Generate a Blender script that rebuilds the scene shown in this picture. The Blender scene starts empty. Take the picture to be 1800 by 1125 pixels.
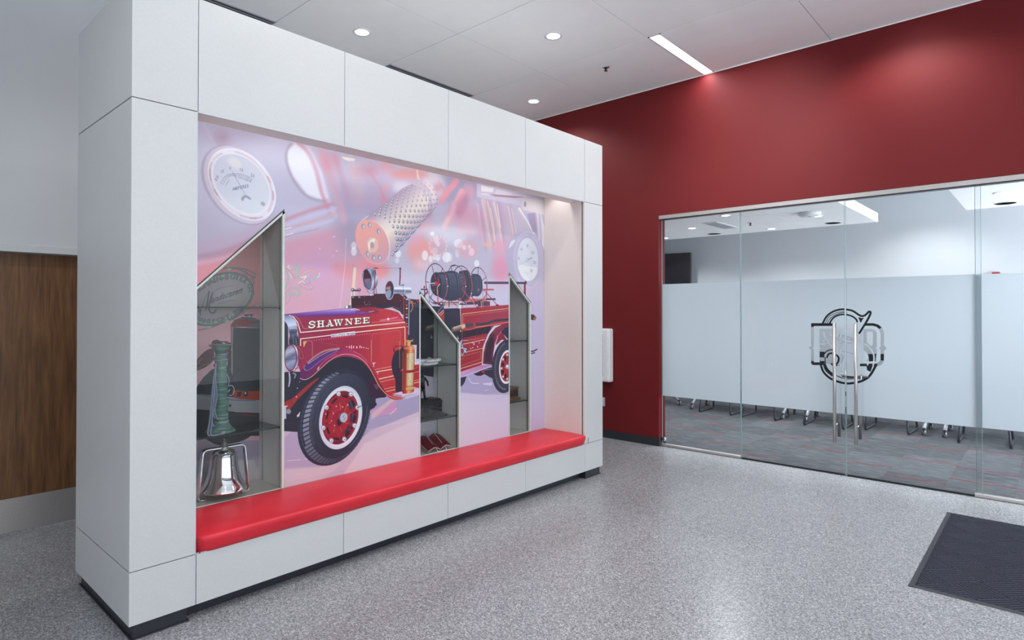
import bpy, math, random
import numpy as np
from mathutils import Vector, Matrix
PI = math.pi
random.seed(7)
SC = bpy.context.scene
COL = SC.collection

# ------------------------------------------------------------------ camera
cd = bpy.data.cameras.new('camera'); cam = bpy.data.objects.new('camera', cd); COL.objects.link(cam)
cd.sensor_width = 36; cd.lens = 1068.86 / 1800 * 36
cd.shift_x = (900 - 888.84) / 1800; cd.shift_y = (537.03 - 562.5) / 1800
cam.location = (0, 0, 1.63)
cam.rotation_euler = (PI / 2 + math.radians(0.519), 0, math.radians(42.068))
cd.clip_start = 0.05
SC.camera = cam
# ------------------------------------------------------------------ view, world, lights
SC.view_settings.view_transform = 'Standard'; SC.view_settings.look = 'None'
SC.view_settings.gamma = 1; SC.view_settings.use_curve_mapping = False
SC.view_settings.exposure = -0.25
SC.cycles.max_bounces = 8; SC.cycles.diffuse_bounces = 4; SC.cycles.glossy_bounces = 4
SC.cycles.transparent_max_bounces = 16; SC.cycles.caustics_reflective = False; SC.cycles.caustics_refractive = False
SC.cycles.sample_clamp_indirect = 4
w = bpy.data.worlds.new('world'); SC.world = w; w.use_nodes = True
w.node_tree.nodes['Background'].inputs[0].default_value = (0.80, 0.89, 1.0, 1)
w.node_tree.nodes['Background'].inputs[1].default_value = 0.75
def area(name, loc, rot, sx, sy, power, col=(1, 1, 1), spread=PI):
    l = bpy.data.lights.new(name, 'AREA'); l.shape = 'RECTANGLE'; l.size = sx; l.size_y = sy
    l.energy = power; l.color = col; l.spread = spread
    o = bpy.data.objects.new(name, l); COL.objects.link(o); o.location = loc; o.rotation_euler = rot
    return o
DAY = (0.88, 0.945, 1.0)
area('window_daylight', (3.95, 1.8, 1.9), (0, PI / 2 + .42, 0), 3.4, 8.5, 215, DAY)          # glazed wall to the right of the camera
area('entrance_daylight', (2.05, -3.3, 1.9), (PI / 2 + .22, 0, .18), 4.8, 3.4, 125, (0.95, 0.97, 1.0))  # entrance glazing behind the camera
area('meeting_room_fill', (3.0, 9.0, 1.5), (0, PI / 2 + .75, 0), 2.6, 3.6, 420, (0.86, 0.92, 1.0))  # added soft fill from out of view, tilted up to brighten the ceiling rafts
ZC = 4.347
LOBBY_LAMPS = [(-4.99, 3.44), (-3.655, 4.753), (-4.99, 6.07), (-2.31, 4.753), (-0.97, 6.07), (-2.31, 2.13), (-0.97, 3.44), (-3.655, 2.13), (0.37, 4.753), (0.37, 0.81), (-2.31, -0.5)]
LOBBY_WATT, CLOUD_WATT, COVE_WATT = 24, 26, 1.6
CLOUD_LAMPS = [(-4.10, 8.785), (-5.0, 9.66), (-3.22, 7.91), (-3.22, 9.66), (-2.335, 8.785), (-0.415, 8.37), (0.47, 7.91), (-5.0, 7.91)]
COVE_LAMPS = [4.72]

# ------------------------------------------------------------------ mesh helpers
class MB:
    def __init__(s): s.v, s.f, s.sm = [], [], []
    def add(s, vs, fs, smooth=False):
        n = len(s.v); s.v += [tuple(p) for p in vs]; s.f += [tuple(i + n for i in f) for f in fs]; s.sm += [smooth] * len(fs)
        return s
    def box(s, a, b, M=None):
        (x0, y0, z0), (x1, y1, z1) = a, b
        vs = [(x0, y0, z0), (x1, y0, z0), (x1, y1, z0), (x0, y1, z0), (x0, y0, z1), (x1, y0, z1), (x1, y1, z1), (x0, y1, z1)]
        if M: vs = [M @ Vector(v) for v in vs]
        return s.add(vs, [(0, 3, 2, 1), (4, 5, 6, 7), (0, 1, 5, 4), (1, 2, 6, 5), (2, 3, 7, 6), (3, 0, 4, 7)])
    def prism(s, pts, axis, a, b):
        # pts: polygon in the two other axes, extruded along axis from a to b
        def P(p, t): q = list(p); q.insert(axis, t); return q
        n = len(pts); vs = [P(p, a) for p in pts] + [P(p, b) for p in pts]
        fs = [tuple(range(n)), tuple(range(2 * n - 1, n - 1, -1))] + [((i + 1) % n, i, i + n, (i + 1) % n + n) for i in range(n)]
        return s.add(vs, fs)
    def lathe(s, prof, c=(0, 0, 0), n=32, M=None, wob=None):
        vs = []
        for r, z in prof:
            for k in range(n):
                t = 2 * PI * k / n; rr = r * (1 + (wob(k, z) if wob else 0))
                v = Vector((rr * math.cos(t), rr * math.sin(t), z)); vs.append((M @ v if M else v) + Vector(c))
        fs = [(i * n + k, i * n + (k + 1) % n, (i + 1) * n + (k + 1) % n, (i + 1) * n + k) for i in range(len(prof) - 1) for k in range(n)]
        s.add(vs, fs, True)
        if prof[0][0] > 1e-6: s.add(vs[:n], [tuple(range(n - 1, -1, -1))])
        if prof[-1][0] > 1e-6: s.add(vs[-n:], [tuple(range(n))])
        return s
    def tube(s, path, r, n=8, closed=False, cap=True, sx=1.0):
        P = [Vector(p) for p in path]; N = len(P); vs = []; up = None
        for i, p in enumerate(P):
            a = P[(i - 1) % N] if (closed or i) else P[0]; b = P[(i + 1) % N] if (closed or i < N - 1) else P[-1]
            t = (b - a).normalized()
            if up is None:
                up = Vector((0, 0, 1)) if abs(t.z) < .9 else Vector((1, 0, 0))
            up = (up - t * up.dot(t)).normalized(); sd = t.cross(up)
            rr = r[i] if isinstance(r, (list, tuple)) else r
            for k in range(n):
                q = 2 * PI * (k + .5) / n
                vs.append(p + up * rr * math.sin(q) + sd * rr * sx * math.cos(q))
        m = N if closed else N - 1
        fs = [(i * n + k, i * n + (k + 1) % n, ((i + 1) % N) * n + (k + 1) % n, ((i + 1) % N) * n + k) for i in range(m) for k in range(n)]
        s.add(vs, fs, True)
        if cap and not closed:
            s.add(vs[:n], [tuple(range(n - 1, -1, -1))]); s.add(vs[-n:], [tuple(range(n))])
        return s
    def ball(s, c, r, n=12, sc=(1, 1, 1)):
        pr = [(r * math.sin(PI * i / (n // 2)), -r * math.cos(PI * i / (n // 2))) for i in range(n // 2 + 1)]
        m = n // 2 + 1; vs = [(c[0] + a * math.cos(2 * PI * k / n) * sc[0], c[1] + a * math.sin(2 * PI * k / n) * sc[1], c[2] + z * sc[2]) for a, z in pr for k in range(n)]
        return s.add(vs, [(i * n + k, i * n + (k + 1) % n, (i + 1) * n + (k + 1) % n, (i + 1) * n + k) for i in range(m - 1) for k in range(n)], True)
    def mesh(s, name):
        me = bpy.data.meshes.new(name); me.from_pydata(s.v, [], s.f); me.polygons.foreach_set('use_smooth', s.sm); me.validate(); me.update()
        return me
    def build(s, name, mat, parent=None, bevel=0, kind=None, subsurf=0, fix=True):
        me = s.mesh(name)
        if fix:
            import bmesh
            bm = bmesh.new(); bm.from_mesh(me)
            bmesh.ops.remove_doubles(bm, verts=bm.verts, dist=1e-6); bmesh.ops.recalc_face_normals(bm, faces=bm.faces)
            bm.to_mesh(me); bm.free()
        o = bpy.data.objects.new(name, me); COL.objects.link(o)
        if mat: me.materials.append(mat)
        if parent:
            o.parent = parent; o.matrix_parent_inverse = Matrix.Translation(parent.location).inverted() if parent.type == 'EMPTY' and not parent.parent else Matrix.Identity(4)
        if bevel:
            b = o.modifiers.new('bevel', 'BEVEL'); b.width = bevel; b.segments = 2; b.limit_method = 'ANGLE'; b.angle_limit = math.radians(40)
        if kind: o['kind'] = kind
        return o
def bx(*ab):
    return MB().box(*ab)
def fillet(pts, r, n=4):
    # round the corners of an open polyline
    P = [Vector(p) for p in pts]; o = [P[0]]
    for a, b, c in zip(P, P[1:], P[2:]):
        u = (a - b); v = (c - b); k = min(r, u.length * .49, v.length * .49); p0 = b + u.normalized() * k; p1 = b + v.normalized() * k
        for i in range(n + 1):
            t = i / n; o.append(p0 * (1 - t) ** 2 + b * 2 * t * (1 - t) + p1 * t * t)
    return o + [P[-1]]
def tag(o, label=None, cat=None, group=None, kind=None):
    if label: o['label'] = label
    if cat: o['category'] = cat
    if group: o['group'] = group
    if kind: o['kind'] = kind
    return o
def thing(name, loc, label=None, cat=None, group=None, kind=None):
    o = bpy.data.objects.new(name, None); COL.objects.link(o); o.location = loc; o.empty_display_size = .1
    return tag(o, label, cat, group, kind)
def copy_tree(o, parent=None):
    c = o.copy(); COL.objects.link(c); c.parent = parent
    for ch in list(o.children): copy_tree(ch, c)
    return c

# ------------------------------------------------------------------ materials
def lin(c): return tuple((x / 255 / 12.92 if x / 255 <= .04045 else ((x / 255 + .055) / 1.055) ** 2.4) for x in c)
class NT:
    def __init__(s, name):
        s.m = bpy.data.materials.new(name); s.m.use_nodes = True; s.t = s.m.node_tree; s.t.nodes.clear()
        s.out = s.n('ShaderNodeOutputMaterial')
    def n(s, k, **kw):
        nd = s.t.nodes.new(k)
        for a, b in kw.items():
            if a.startswith('i_'):
                q = a[2:]; q = int(q) if q.isdigit() else q.replace('_', ' ')
                nd.inputs[q].default_value = b
            else: setattr(nd, a, b)
        return nd
    def l(s, a, b): s.t.links.new(a, b)
    def bsdf(s, col=(.5, .5, .5), rough=.5, metal=0, **kw):
        b = s.n('ShaderNodeBsdfPrincipled'); b.inputs['Base Color'].default_value = (*col, 1); b.inputs['Roughness'].default_value = rough; b.inputs['Metallic'].default_value = metal
        for k, v in kw.items(): b.inputs[k.replace('_', ' ')].default_value = v
        s.l(b.outputs[0], s.out.inputs[0]); return b
    def coords(s, sc=(1, 1, 1), kind='Object'):
        tc = s.n('ShaderNodeTexCoord'); mp = s.n('ShaderNodeMapping'); mp.inputs['Scale'].default_value = sc
        s.l(tc.outputs[kind], mp.inputs[0]); return mp.outputs[0]
    def noise(s, co, scale, detail=2, rough=.5):
        q = s.n('ShaderNodeTexNoise'); q.inputs['Scale'].default_value = scale; q.inputs['Detail'].default_value = detail; q.inputs['Roughness'].default_value = rough
        if co: s.l(co, q.inputs['Vector'])
        return q.outputs['Fac']
    def ramp(s, f, stops):
        r = s.n('ShaderNodeValToRGB'); s.l(f, r.inputs[0]); e = r.color_ramp.elements
        while len(e) < len(stops): e.new(.5)
        for q, (p, c) in zip(e, stops): q.position = p; q.color = (*c, 1)
        return r.outputs[0]
    def bump(s, h, b, strength=.2, dist=.002):
        q = s.n('ShaderNodeBump'); q.inputs['Strength'].default_value = strength; q.inputs['Distance'].default_value = dist
        s.l(h, q.inputs['Height']); s.l(q.outputs[0], b.inputs['Normal'])
    def math(s, op, a, b=None):
        q = s.n('ShaderNodeMath', operation=op)
        for i, x in enumerate((a, b)):
            if x is None: continue
            if isinstance(x, (int, float)): q.inputs[i].default_value = x
            else: s.l(x, q.inputs[i])
        return q.outputs[0]
def plain(name, rgb, rough=.5, metal=0, var=.04, scale=30, bump=0, **kw):
    t = NT(name); c = lin(rgb); b = t.bsdf(c, rough, metal, **kw)
    f = t.noise(t.coords(), scale, 3)
    t.l(t.ramp(f, [(.3, tuple(x * (1 - var) for x in c)), (.7, tuple(min(1, x * (1 + var)) for x in c))]), b.inputs['Base Color'])
    if bump: t.bump(f, b, bump)
    return t.m
def linen(name, rgb, rough=.5):
    # laminate with a fine woven look: two crossed stretched noises
    t = NT(name); c = lin(rgb); b = t.bsdf(c, rough)
    a = t.noise(t.coords((60, 60, 900)), 1, 2); d = t.noise(t.coords((700, 700, 50)), 1, 2)
    e = t.noise(t.coords(), 3, 3)
    f = t.math('ADD', t.math('MULTIPLY', t.math('ADD', a, d), .42), t.math('MULTIPLY', e, .16))
    t.l(t.ramp(f, [(.3, tuple(x * .90 for x in c)), (.7, tuple(min(1, x * 1.06) for x in c))]), b.inputs['Base Color'])
    return t.m
def sheet_glass(name, tint=(.93, .97, .96), refl=1.0, rough=0.0):
    # thin pane: clear transmission plus a Fresnel mirror
    t = NT(name); tr = t.n('ShaderNodeBsdfTransparent'); tr.inputs[0].default_value = (*tint, 1)
    gl = t.n('ShaderNodeBsdfGlossy'); gl.inputs['Roughness'].default_value = rough
    fr = t.n('ShaderNodeLayerWeight'); fr.inputs[0].default_value = .30
    mx = t.n('ShaderNodeMixShader'); t.l(t.math('MULTIPLY', fr.outputs['Fresnel'], refl), mx.inputs[0]); t.l(tr.outputs[0], mx.inputs[1]); t.l(gl.outputs[0], mx.inputs[2])
    t.l(mx.outputs[0], t.out.inputs[0]); return t.m
def emitter(name, rgb, s):
    t = NT(name); e = t.n('ShaderNodeEmission'); e.inputs[0].default_value = (*rgb, 1); e.inputs[1].default_value = s; t.l(e.outputs[0], t.out.inputs[0]); return t.m

M = {}
M['laminate'] = linen('light_grey_linen_laminate', (203, 205, 206), .45)
M['laminate_inner'] = linen('warm_grey_linen_laminate', (226, 218, 212), .5)
M['edge'] = plain('satin_aluminium_edge', (206, 210, 216), .35, .4)
M['gap'] = plain('dark_joint', (60, 60, 68), .8)
M['core'] = plain('grey_core_board', (120, 120, 124), .8)
M['kick'] = plain('black_rubber_base', (40, 42, 50), .38, var=.1)
M['ceiling'] = plain('white_ceiling_panel', (248, 248, 249), .7, var=.015, scale=4)
M['plenum'] = plain('dark_plenum', (50, 50, 52), .9)
M['wall_grey'] = plain('grey_wall_paint', (194, 197, 200), .7, var=.015, scale=3)
M['wall_blue_grey'] = plain('cool_grey_wall_paint', (196, 202, 208), .7, var=.01, scale=3)
M['red'] = plain('dark_red_wall_paint', (104, 24, 27), .6, var=.02, scale=2, Specular_IOR_Level=.25)
M['white_metal'] = plain('white_enamel', (232, 233, 236), .35)
M['chrome'] = plain('polished_chrome', (225, 228, 232), .06, 1, var=.01)
M['steel'] = plain('brushed_stainless_steel', (196, 192, 190), .36, .85, var=.05, scale=80)
M['dark_steel'] = plain('dark_grey_steel_tube', (58, 62, 72), .3, .6)
M['silver'] = plain('silver_painted_leg', (168, 172, 180), .35, .6)
M['black'] = plain('black_plastic', (26, 27, 32), .4)
M['frame_green'] = plain('pale_grey_green_metal_frame', (206, 216, 210), .35, 0)
M['case_inner'] = plain('grey_green_case_lining', (240, 245, 240), .55, var=.02)
M['case_floor'] = plain('pale_case_floor', (226, 230, 220), .5, var=.02)
M['glass'] = sheet_glass('clear_glass', (.93, .965, .96))
M['case_glass'] = sheet_glass('display_case_glass', (.965, .98, .975), .8)
M['glass_edge'] = plain('green_glass_edge', (26, 52, 50), .5, var=.05)
M['glass_edge_pale'] = plain('pale_green_glass_edge', (130, 156, 158), .3, var=.03)
M['lamp'] = emitter('lamp_glow', (1, .98, .95), 14)
M['lamp_linear'] = emitter('linear_lamp_glow', (.97, .98, 1), 6)

# floor: poured flooring with fine light and dark chips
t = NT('speckled_grey_flooring'); b = t.bsdf(lin((150, 151, 154)), .27); co = t.coords()
vo = t.n('ShaderNodeTexVoronoi'); vo.inputs['Scale'].default_value = 165; t.l(co, vo.inputs['Vector'])
sp = t.n('ShaderNodeSeparateColor'); t.l(vo.outputs['Color'], sp.inputs[0])
base = t.ramp(sp.outputs[0], [(.0, lin((98, 100, 106))), (.18, lin((129, 131, 135))), (.45, lin((147, 148, 151))), (.75, lin((161, 163, 166))), (1, lin((200, 202, 206)))])
big = t.noise(co, 1.2, 3); mx = t.n('ShaderNodeMix', data_type='RGBA', blend_type='MULTIPLY'); mx.inputs[0].default_value = .25
t.l(base, mx.inputs[6]); t.l(t.ramp(big, [(.3, (.85, .85, .86)), (.7, (1, 1, 1))]), mx.inputs[7]); t.l(mx.outputs[2], b.inputs['Base Color'])
M['floor'] = t.m
# meeting-room carpet
t = NT('streaky_grey_carpet'); b = t.bsdf(lin((95, 98, 104)), .95)
oi = t.n('ShaderNodeObjectInfo')
tc = t.n('ShaderNodeTexCoord'); va = t.n('ShaderNodeVectorMath', operation='ADD'); t.l(tc.outputs['Object'], va.inputs[0]); t.l(oi.outputs['Location'], va.inputs[1])
mp = t.n('ShaderNodeMapping'); mp.inputs['Scale'].default_value = (5, 150, 1); t.l(va.outputs[0], mp.inputs[0])
f = t.noise(mp.outputs[0], 1, 4, .7); f2 = t.math('ADD', f, t.math('MULTIPLY', t.math('SUBTRACT', oi.outputs['Random'], .5), .05))
t.l(t.ramp(f2, [(.34, lin((34, 37, 42))), (.5, lin((74, 77, 82))), (.66, lin((130, 134, 140)))]), b.inputs['Base Color']); t.bump(f, b, .3, .003)
M['carpet'] = t.m
M['carpet_red'] = plain('red_carpet_yarn', (176, 30, 52), .95, var=.15, scale=120)
# walnut door veneer
t = NT('walnut_veneer'); b = t.bsdf(lin((90, 60, 36)), .4)
f = t.noise(t.coords((9, 9, .7)), 3, 5, .6); g = t.noise(t.coords((60, 60, 3)), 2, 3)
t.l(t.ramp(t.math('ADD', t.math('MULTIPLY', f, .7), t.math('MULTIPLY', g, .3)), [(.3, lin((66, 42, 24))), (.5, lin((104, 70, 40))), (.7, lin((130, 92, 56)))]), b.inputs['Base Color'])
M['walnut'] = t.m
# red vinyl
t = NT('red_vinyl'); b = t.bsdf(lin((206, 44, 56)), .42)
f = t.noise(t.coords((2, 1, 2)), 3, 3); g = t.noise(t.coords(), 260, 2)
t.l(t.ramp(f, [(.3, lin((208, 34, 50))), (.7, lin((224, 44, 60)))]), b.inputs['Base Color']); t.bump(g, b, .12, .001)
M['vinyl'] = t.m
M['mat_rubber'] = plain('dark_grey_mat_rubber', (54, 54, 62), .5, var=.05)
M['mat_pile'] = plain('charcoal_ribbed_mat_pile', (56, 60, 74), .95, var=.5, scale=240)
M['green_glass'] = None
t = NT('sea_green_ribbed_glass'); b = t.bsdf(lin((120, 178, 158)), .22); f = t.noise(t.coords((1, 1, 14)), 9, 4)
b.inputs['Transmission Weight'].default_value = .15; b.inputs['IOR'].default_value = 1.3
t.l(t.ramp(f, [(.3, lin((84, 118, 110))), (.55, lin((120, 156, 147))), (.8, lin((176, 202, 194)))]), b.inputs['Base Color']); t.bump(t.noise(t.coords((1, 1, 40)), 8, 3), b, .6, .004)
M['green_glass'] = t.m
t = NT('grey_blue_twisted_cord'); b = t.bsdf(lin((132, 148, 176)), .8)
wv = t.n('ShaderNodeTexWave', wave_type='BANDS', bands_direction='DIAGONAL'); wv.inputs['Scale'].default_value = 90; t.l(t.coords(), wv.inputs['Vector'])
t.l(t.ramp(wv.outputs['Fac'], [(.2, lin((70, 84, 112))), (.7, lin((176, 190, 214)))]), b.inputs['Base Color']); M['cord'] = t.m
M['brass'] = plain('aged_brass', (170, 140, 96), .3, .9)
M['bronze'] = plain('dark_bronze', (52, 48, 50), .45, .5, var=.4, scale=40, bump=.4)
M['cotton'] = plain('white_cotton', (226, 228, 232), .9, bump=.3)
M['book_red'] = plain('dark_red_book_cloth', (96, 22, 40), .6)
M['paper'] = plain('book_paper', (226, 222, 214), .8)
M['wood_box'] = plain('brown_stained_wood', (112, 82, 62), .45, var=.25, scale=25)
M['crystal'] = plain('clear_crystal', (226, 232, 236), .1, 0, Transmission_Weight=.5)
M['white_top'] = plain('white_table_top', (214, 212, 208), .4)
M['tv'] = plain('black_screen', (22, 24, 32), .25)
M['navy_fabric'] = plain('black_chair_shell', (34, 36, 44), .6)
# perforated shelf standard: rows of small dark slots
t = NT('slotted_shelf_standard'); b = t.bsdf(lin((190, 196, 190)), .4, .2)
tc = t.n('ShaderNodeTexCoord'); sx = t.n('ShaderNodeSeparateXYZ'); t.l(tc.outputs['Object'], sx.inputs[0])
fz = t.math('FRACT', t.math('MULTIPLY', sx.outputs[2], 56)); fx = t.math('LESS_THAN', t.math('ABSOLUTE', sx.outputs[0]), .0026)
hole = t.math('MULTIPLY', t.math('LESS_THAN', fz, .5), fx); mx = t.n('ShaderNodeMix', data_type='RGBA')
t.l(hole, mx.inputs[0]); mx.inputs[6].default_value = (*lin((190, 196, 190)), 1); mx.inputs[7].default_value = (*lin((44, 48, 46)), 1); t.l(mx.outputs[2], b.inputs['Base Color'])
M['standard'] = t.m
M['mat_backing'] = plain('black_mat_backing', (22, 22, 28), .9)

# ------------------------------------------------------------------ painter for the flat prints
# ---- software painter for flat print (mural, glass film): draws polygons, strokes and letters into a numpy canvas
class Canvas:
    def __init__(s, y0, y1, z0, z1, ppm, base, alpha=1.0):
        s.y0, s.z1, s.p = y0, z1, ppm
        s.w, s.h = int((y1 - y0) * ppm), int((z1 - z0) * ppm)
        s.a = np.zeros((s.h, s.w, 4), np.float32); s.a[:] = [base[0] / 255, base[1] / 255, base[2] / 255, alpha]
    def px(s, pts):
        p = np.asarray(pts, float).reshape(-1, 2)
        return np.stack([(p[:, 0] - s.y0) * s.p, (s.z1 - p[:, 1]) * s.p], 1)
    def fill(s, mask, pts, wgt=1.0):
        H, W = mask.shape; n = len(pts)
        x0, y0 = pts[:, 0], pts[:, 1]; x1, y1 = np.roll(x0, -1), np.roll(y0, -1)
        lo = max(0, int(np.floor(y0.min()))); hi = min(H, int(np.ceil(y0.max())) + 1)
        SS = 3
        for r in range(lo, hi):
            for k in range(SS):
                yy = r + (k + .5) / SS
                c = (y0 <= yy) != (y1 <= yy)
                if not c.any(): continue
                xs = np.sort(x0[c] + (yy - y0[c]) * (x1[c] - x0[c]) / (y1[c] - y0[c]))
                for a, b in zip(xs[::2], xs[1::2]):
                    a = max(a, 0.0); b = min(b, float(W))
                    if b <= a: continue
                    ia, ib = int(a), int(b)
                    if ia == ib: mask[r, ia] += (b - a) * wgt / SS
                    else:
                        mask[r, ia] += (ia + 1 - a) * wgt / SS
                        mask[r, ia + 1:ib] += wgt / SS
                        if ib < W: mask[r, ib] += (b - ib) * wgt / SS
    def blur(s, m, r):
        for ax in (0, 1):
            for _ in range(3):
                k = max(1, int(r * .6)); n = m.shape[ax]
                pad = [(0, 0), (0, 0)]; pad[ax] = (k + 1, k)
                c = np.cumsum(np.pad(m, pad, mode='edge' if s.edge else 'constant'), axis=ax)
                m = (np.take(c, range(2 * k + 1, 2 * k + 1 + n), ax) - np.take(c, range(0, n), ax)) / (2 * k + 1)
        return m
    edge = False
    def comp(s, box, m, col, al):
        x0, y0, x1, y1 = box
        m = np.clip(m, 0, 1) * al
        d = s.a[y0:y1, x0:x1]
        m = m[..., None]
        if al < 0: d[..., 3:] *= 1 + m          # negative opacity cuts the film away
        else:
            d[..., :3] = d[..., :3] * (1 - m) + col * m
            d[..., 3:] = d[..., 3:] * (1 - m) + m
    def colour(s, box, col):
        # col: (r,g,b) or [(y,z),(y,z),(r,g,b),(r,g,b)...] a gradient between two points
        if not isinstance(col, list): return np.array(col, np.float32) / 255
        a, b = s.px([col[0], col[1]]); st = np.array(col[2:], np.float32) / 255
        x0, y0, x1, y1 = box
        yy, xx = np.mgrid[y0:y1, x0:x1]
        d = b - a; t = ((xx - a[0]) * d[0] + (yy - a[1]) * d[1]) / (d @ d)
        t = np.clip(t, 0, 1) * (len(st) - 1); q = np.linspace(0, len(st) - 1, len(st))
        return np.stack([np.interp(t, q, st[:, c]) for c in range(3)], -1)
    def box(s, p, m):
        return (max(0, int(p[:, 0].min() - m)), max(0, int(p[:, 1].min() - m)),
                min(s.w, int(p[:, 0].max() + m) + 2), min(s.h, int(p[:, 1].max() + m) + 2))
    def poly(s, pts, col, al=1.0, bl=0.0):
        p = s.px(pts); b = bl * s.p; bx = s.box(p, 3 * b + 1)
        if bx[2] <= bx[0] or bx[3] <= bx[1]: return
        f = 1
        if b > 9: f = 4
        m = np.zeros(((bx[3] - bx[1]) // f + 1, (bx[2] - bx[0]) // f + 1), np.float32)
        s.fill(m, (p - [bx[0], bx[1]]) / f)
        if b > .4: m = s.blur(m, b / f)
        if f > 1:
            yi = (np.arange(bx[3] - bx[1]) + .5) / f - .5; xi = (np.arange(bx[2] - bx[0]) + .5) / f - .5
            def lerp(a, i, ax):
                i = np.clip(i, 0, a.shape[ax] - 1.001); j = i.astype(int); w = i - j
                w = w[:, None] if ax == 0 else w[None, :]
                return np.take(a, j, ax) * (1 - w) + np.take(a, j + 1, ax) * w
            if min(m.shape) > 1: m = lerp(lerp(m, yi, 0), xi, 1)
            else: return
        else: m = m[:bx[3] - bx[1], :bx[2] - bx[0]]
        s.comp(bx, m, s.colour(bx, col), al)
    def stroke(s, pts, w, col, al=1.0, bl=0.0):
        p = s.px(pts); w = w * s.p / 2; b = bl * s.p; bx = s.box(p, w + 3 * b + 2)
        if bx[2] <= bx[0] or bx[3] <= bx[1]: return
        m = np.zeros((bx[3] - bx[1], bx[2] - bx[0]), np.float32)
        for q0, q1 in zip(p[:-1], p[1:]):
            sb = s.box(np.array([q0, q1]), w + 2)
            if sb[2] <= sb[0] or sb[3] <= sb[1]: continue
            yy, xx = np.mgrid[sb[1]:sb[3], sb[0]:sb[2]]; xx = xx + .5; yy = yy + .5
            d = q1 - q0; L = d @ d + 1e-9
            t = np.clip(((xx - q0[0]) * d[0] + (yy - q0[1]) * d[1]) / L, 0, 1)
            dist = np.hypot(xx - q0[0] - t * d[0], yy - q0[1] - t * d[1])
            v = m[sb[1] - bx[1]:sb[3] - bx[1], sb[0] - bx[0]:sb[2] - bx[0]]
            np.maximum(v, np.clip(w - dist + .5, 0, min(1, 2 * w + .1)), out=v)
        if b > .4: m = s.blur(m, b)
        s.comp(bx, m, s.colour(bx, col), al)
    def letters(s, text, place, col, al=1.0, fat=0.0):
        # place: list of (origin, x-axis, y-axis) one per character, unit = one em
        for ch, (o, ex, ey) in zip(text.replace(' ', ''), place):
            tris = glyph(ch, fat)
            q = [(o[0] + ex[0] * x + ey[0] * y, o[1] + ex[1] * x + ey[1] * y) for t in tris for x, y in t]
            if not q: continue
            p = s.px(q); bx = s.box(p, 2)
            if bx[2] <= bx[0] or bx[3] <= bx[1]: continue
            m = np.zeros((bx[3] - bx[1], bx[2] - bx[0]), np.float32)
            for i in range(0, len(p), 3): s.fill(m, p[i:i + 3] - [bx[0], bx[1]])
            s.comp(bx, m, np.array(col, np.float32) / 255, al)
    def image(s, name):
        im = bpy.data.images.new(name, s.w, s.h, alpha=True)
        im.colorspace_settings.name = 'sRGB'
        im.pixels.foreach_set(np.ascontiguousarray(np.clip(s.a[::-1], 0, 1)).ravel())
        im.pack()
        return im
_gl = {}
def glyph(ch, fat=0.0):
    k = (ch, fat)
    if k not in _gl:
        cu = bpy.data.curves.new('letter', 'FONT'); cu.body = ch; cu.size = 1; cu.offset = fat
        cu.resolution_u = 3
        o = bpy.data.objects.new('letter', cu); me = o.to_mesh(); me.calc_loop_triangles()
        v = [(q.co.x, q.co.y) for q in me.vertices]
        _gl[k] = [[v[i] for i in t.vertices] for t in me.loop_triangles]
        o.to_mesh_clear(); bpy.data.objects.remove(o); bpy.data.curves.remove(cu)
    return _gl[k]
def run_art(cv, cmds, U=1000.0):
    # cmds hold integers in units of 1 mm on the print's own plane
    pr = lambda f: [(f[i] / U, f[i + 1] / U) for i in range(0, len(f), 2)]
    def g(f):
        if f[0] == 'e':                          # ellipse or arc: centre, two half axes, angles, count
            cx, cy, ux, uy, vx, vy, t0, t1, n = f[1:]
            ts = np.radians(np.linspace(t0, t1, n, endpoint=(t1 - t0) != 360))
            ts = np.append(ts, ts[0]) if t1 - t0 == 360 else ts
            return [((cx + ux * math.cos(t) + vx * math.sin(t)) / U, (cy + uy * math.cos(t) + vy * math.sin(t)) / U) for t in ts]
        if f[0] in ('s', 'c'):                   # smooth curve through the points, open or closed
            p = [np.array(q) for q in pr(f[1:])]; N = len(p); closed = f[0] == 'c'; o = []
            for i in range(N if closed else N - 1):
                at = lambda j: p[j % N] if closed else p[max(0, min(N - 1, j))]
                a, b, c, d = at(i - 1), at(i), at(i + 1), at(i + 2)
                for k in range(4):
                    t = k / 4; o.append(.5 * ((2 * b) + (c - a) * t + (2 * a - 5 * b + 4 * c - d) * t * t + (3 * b - a - 3 * c + d) * t ** 3))
            return o + ([] if closed else [p[-1]])
        return pr(f)
    def gc(c): return c if isinstance(c, tuple) else [(c[0][0] / U, c[0][1] / U), (c[1][0] / U, c[1][1] / U)] + c[2:]
    for c in cmds:
        c = list(c)
        if c[0] == 'P': c += [1, 0][len(c) - 3:]
        if c[0] == 'S': c += [1, 0][len(c) - 4:]
        if c[0] == 'P': cv.poly(g(c[1]), gc(c[2]), c[3], c[4])
        elif c[0] == 'S': cv.stroke(g(c[1]), c[2] / U, gc(c[3]), c[4], c[5])
        elif c[0] == 'T':
            pl = []
            for f in c[2]: q = [(y / 4, z / 4) for y, z in pr(f)]; pl.append((q[0], (q[1][0] - q[0][0], q[1][1] - q[0][1]), (q[2][0] - q[0][0], q[2][1] - q[0][1])))
            cv.letters(c[1], pl, c[3], c[4], c[5])
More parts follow.
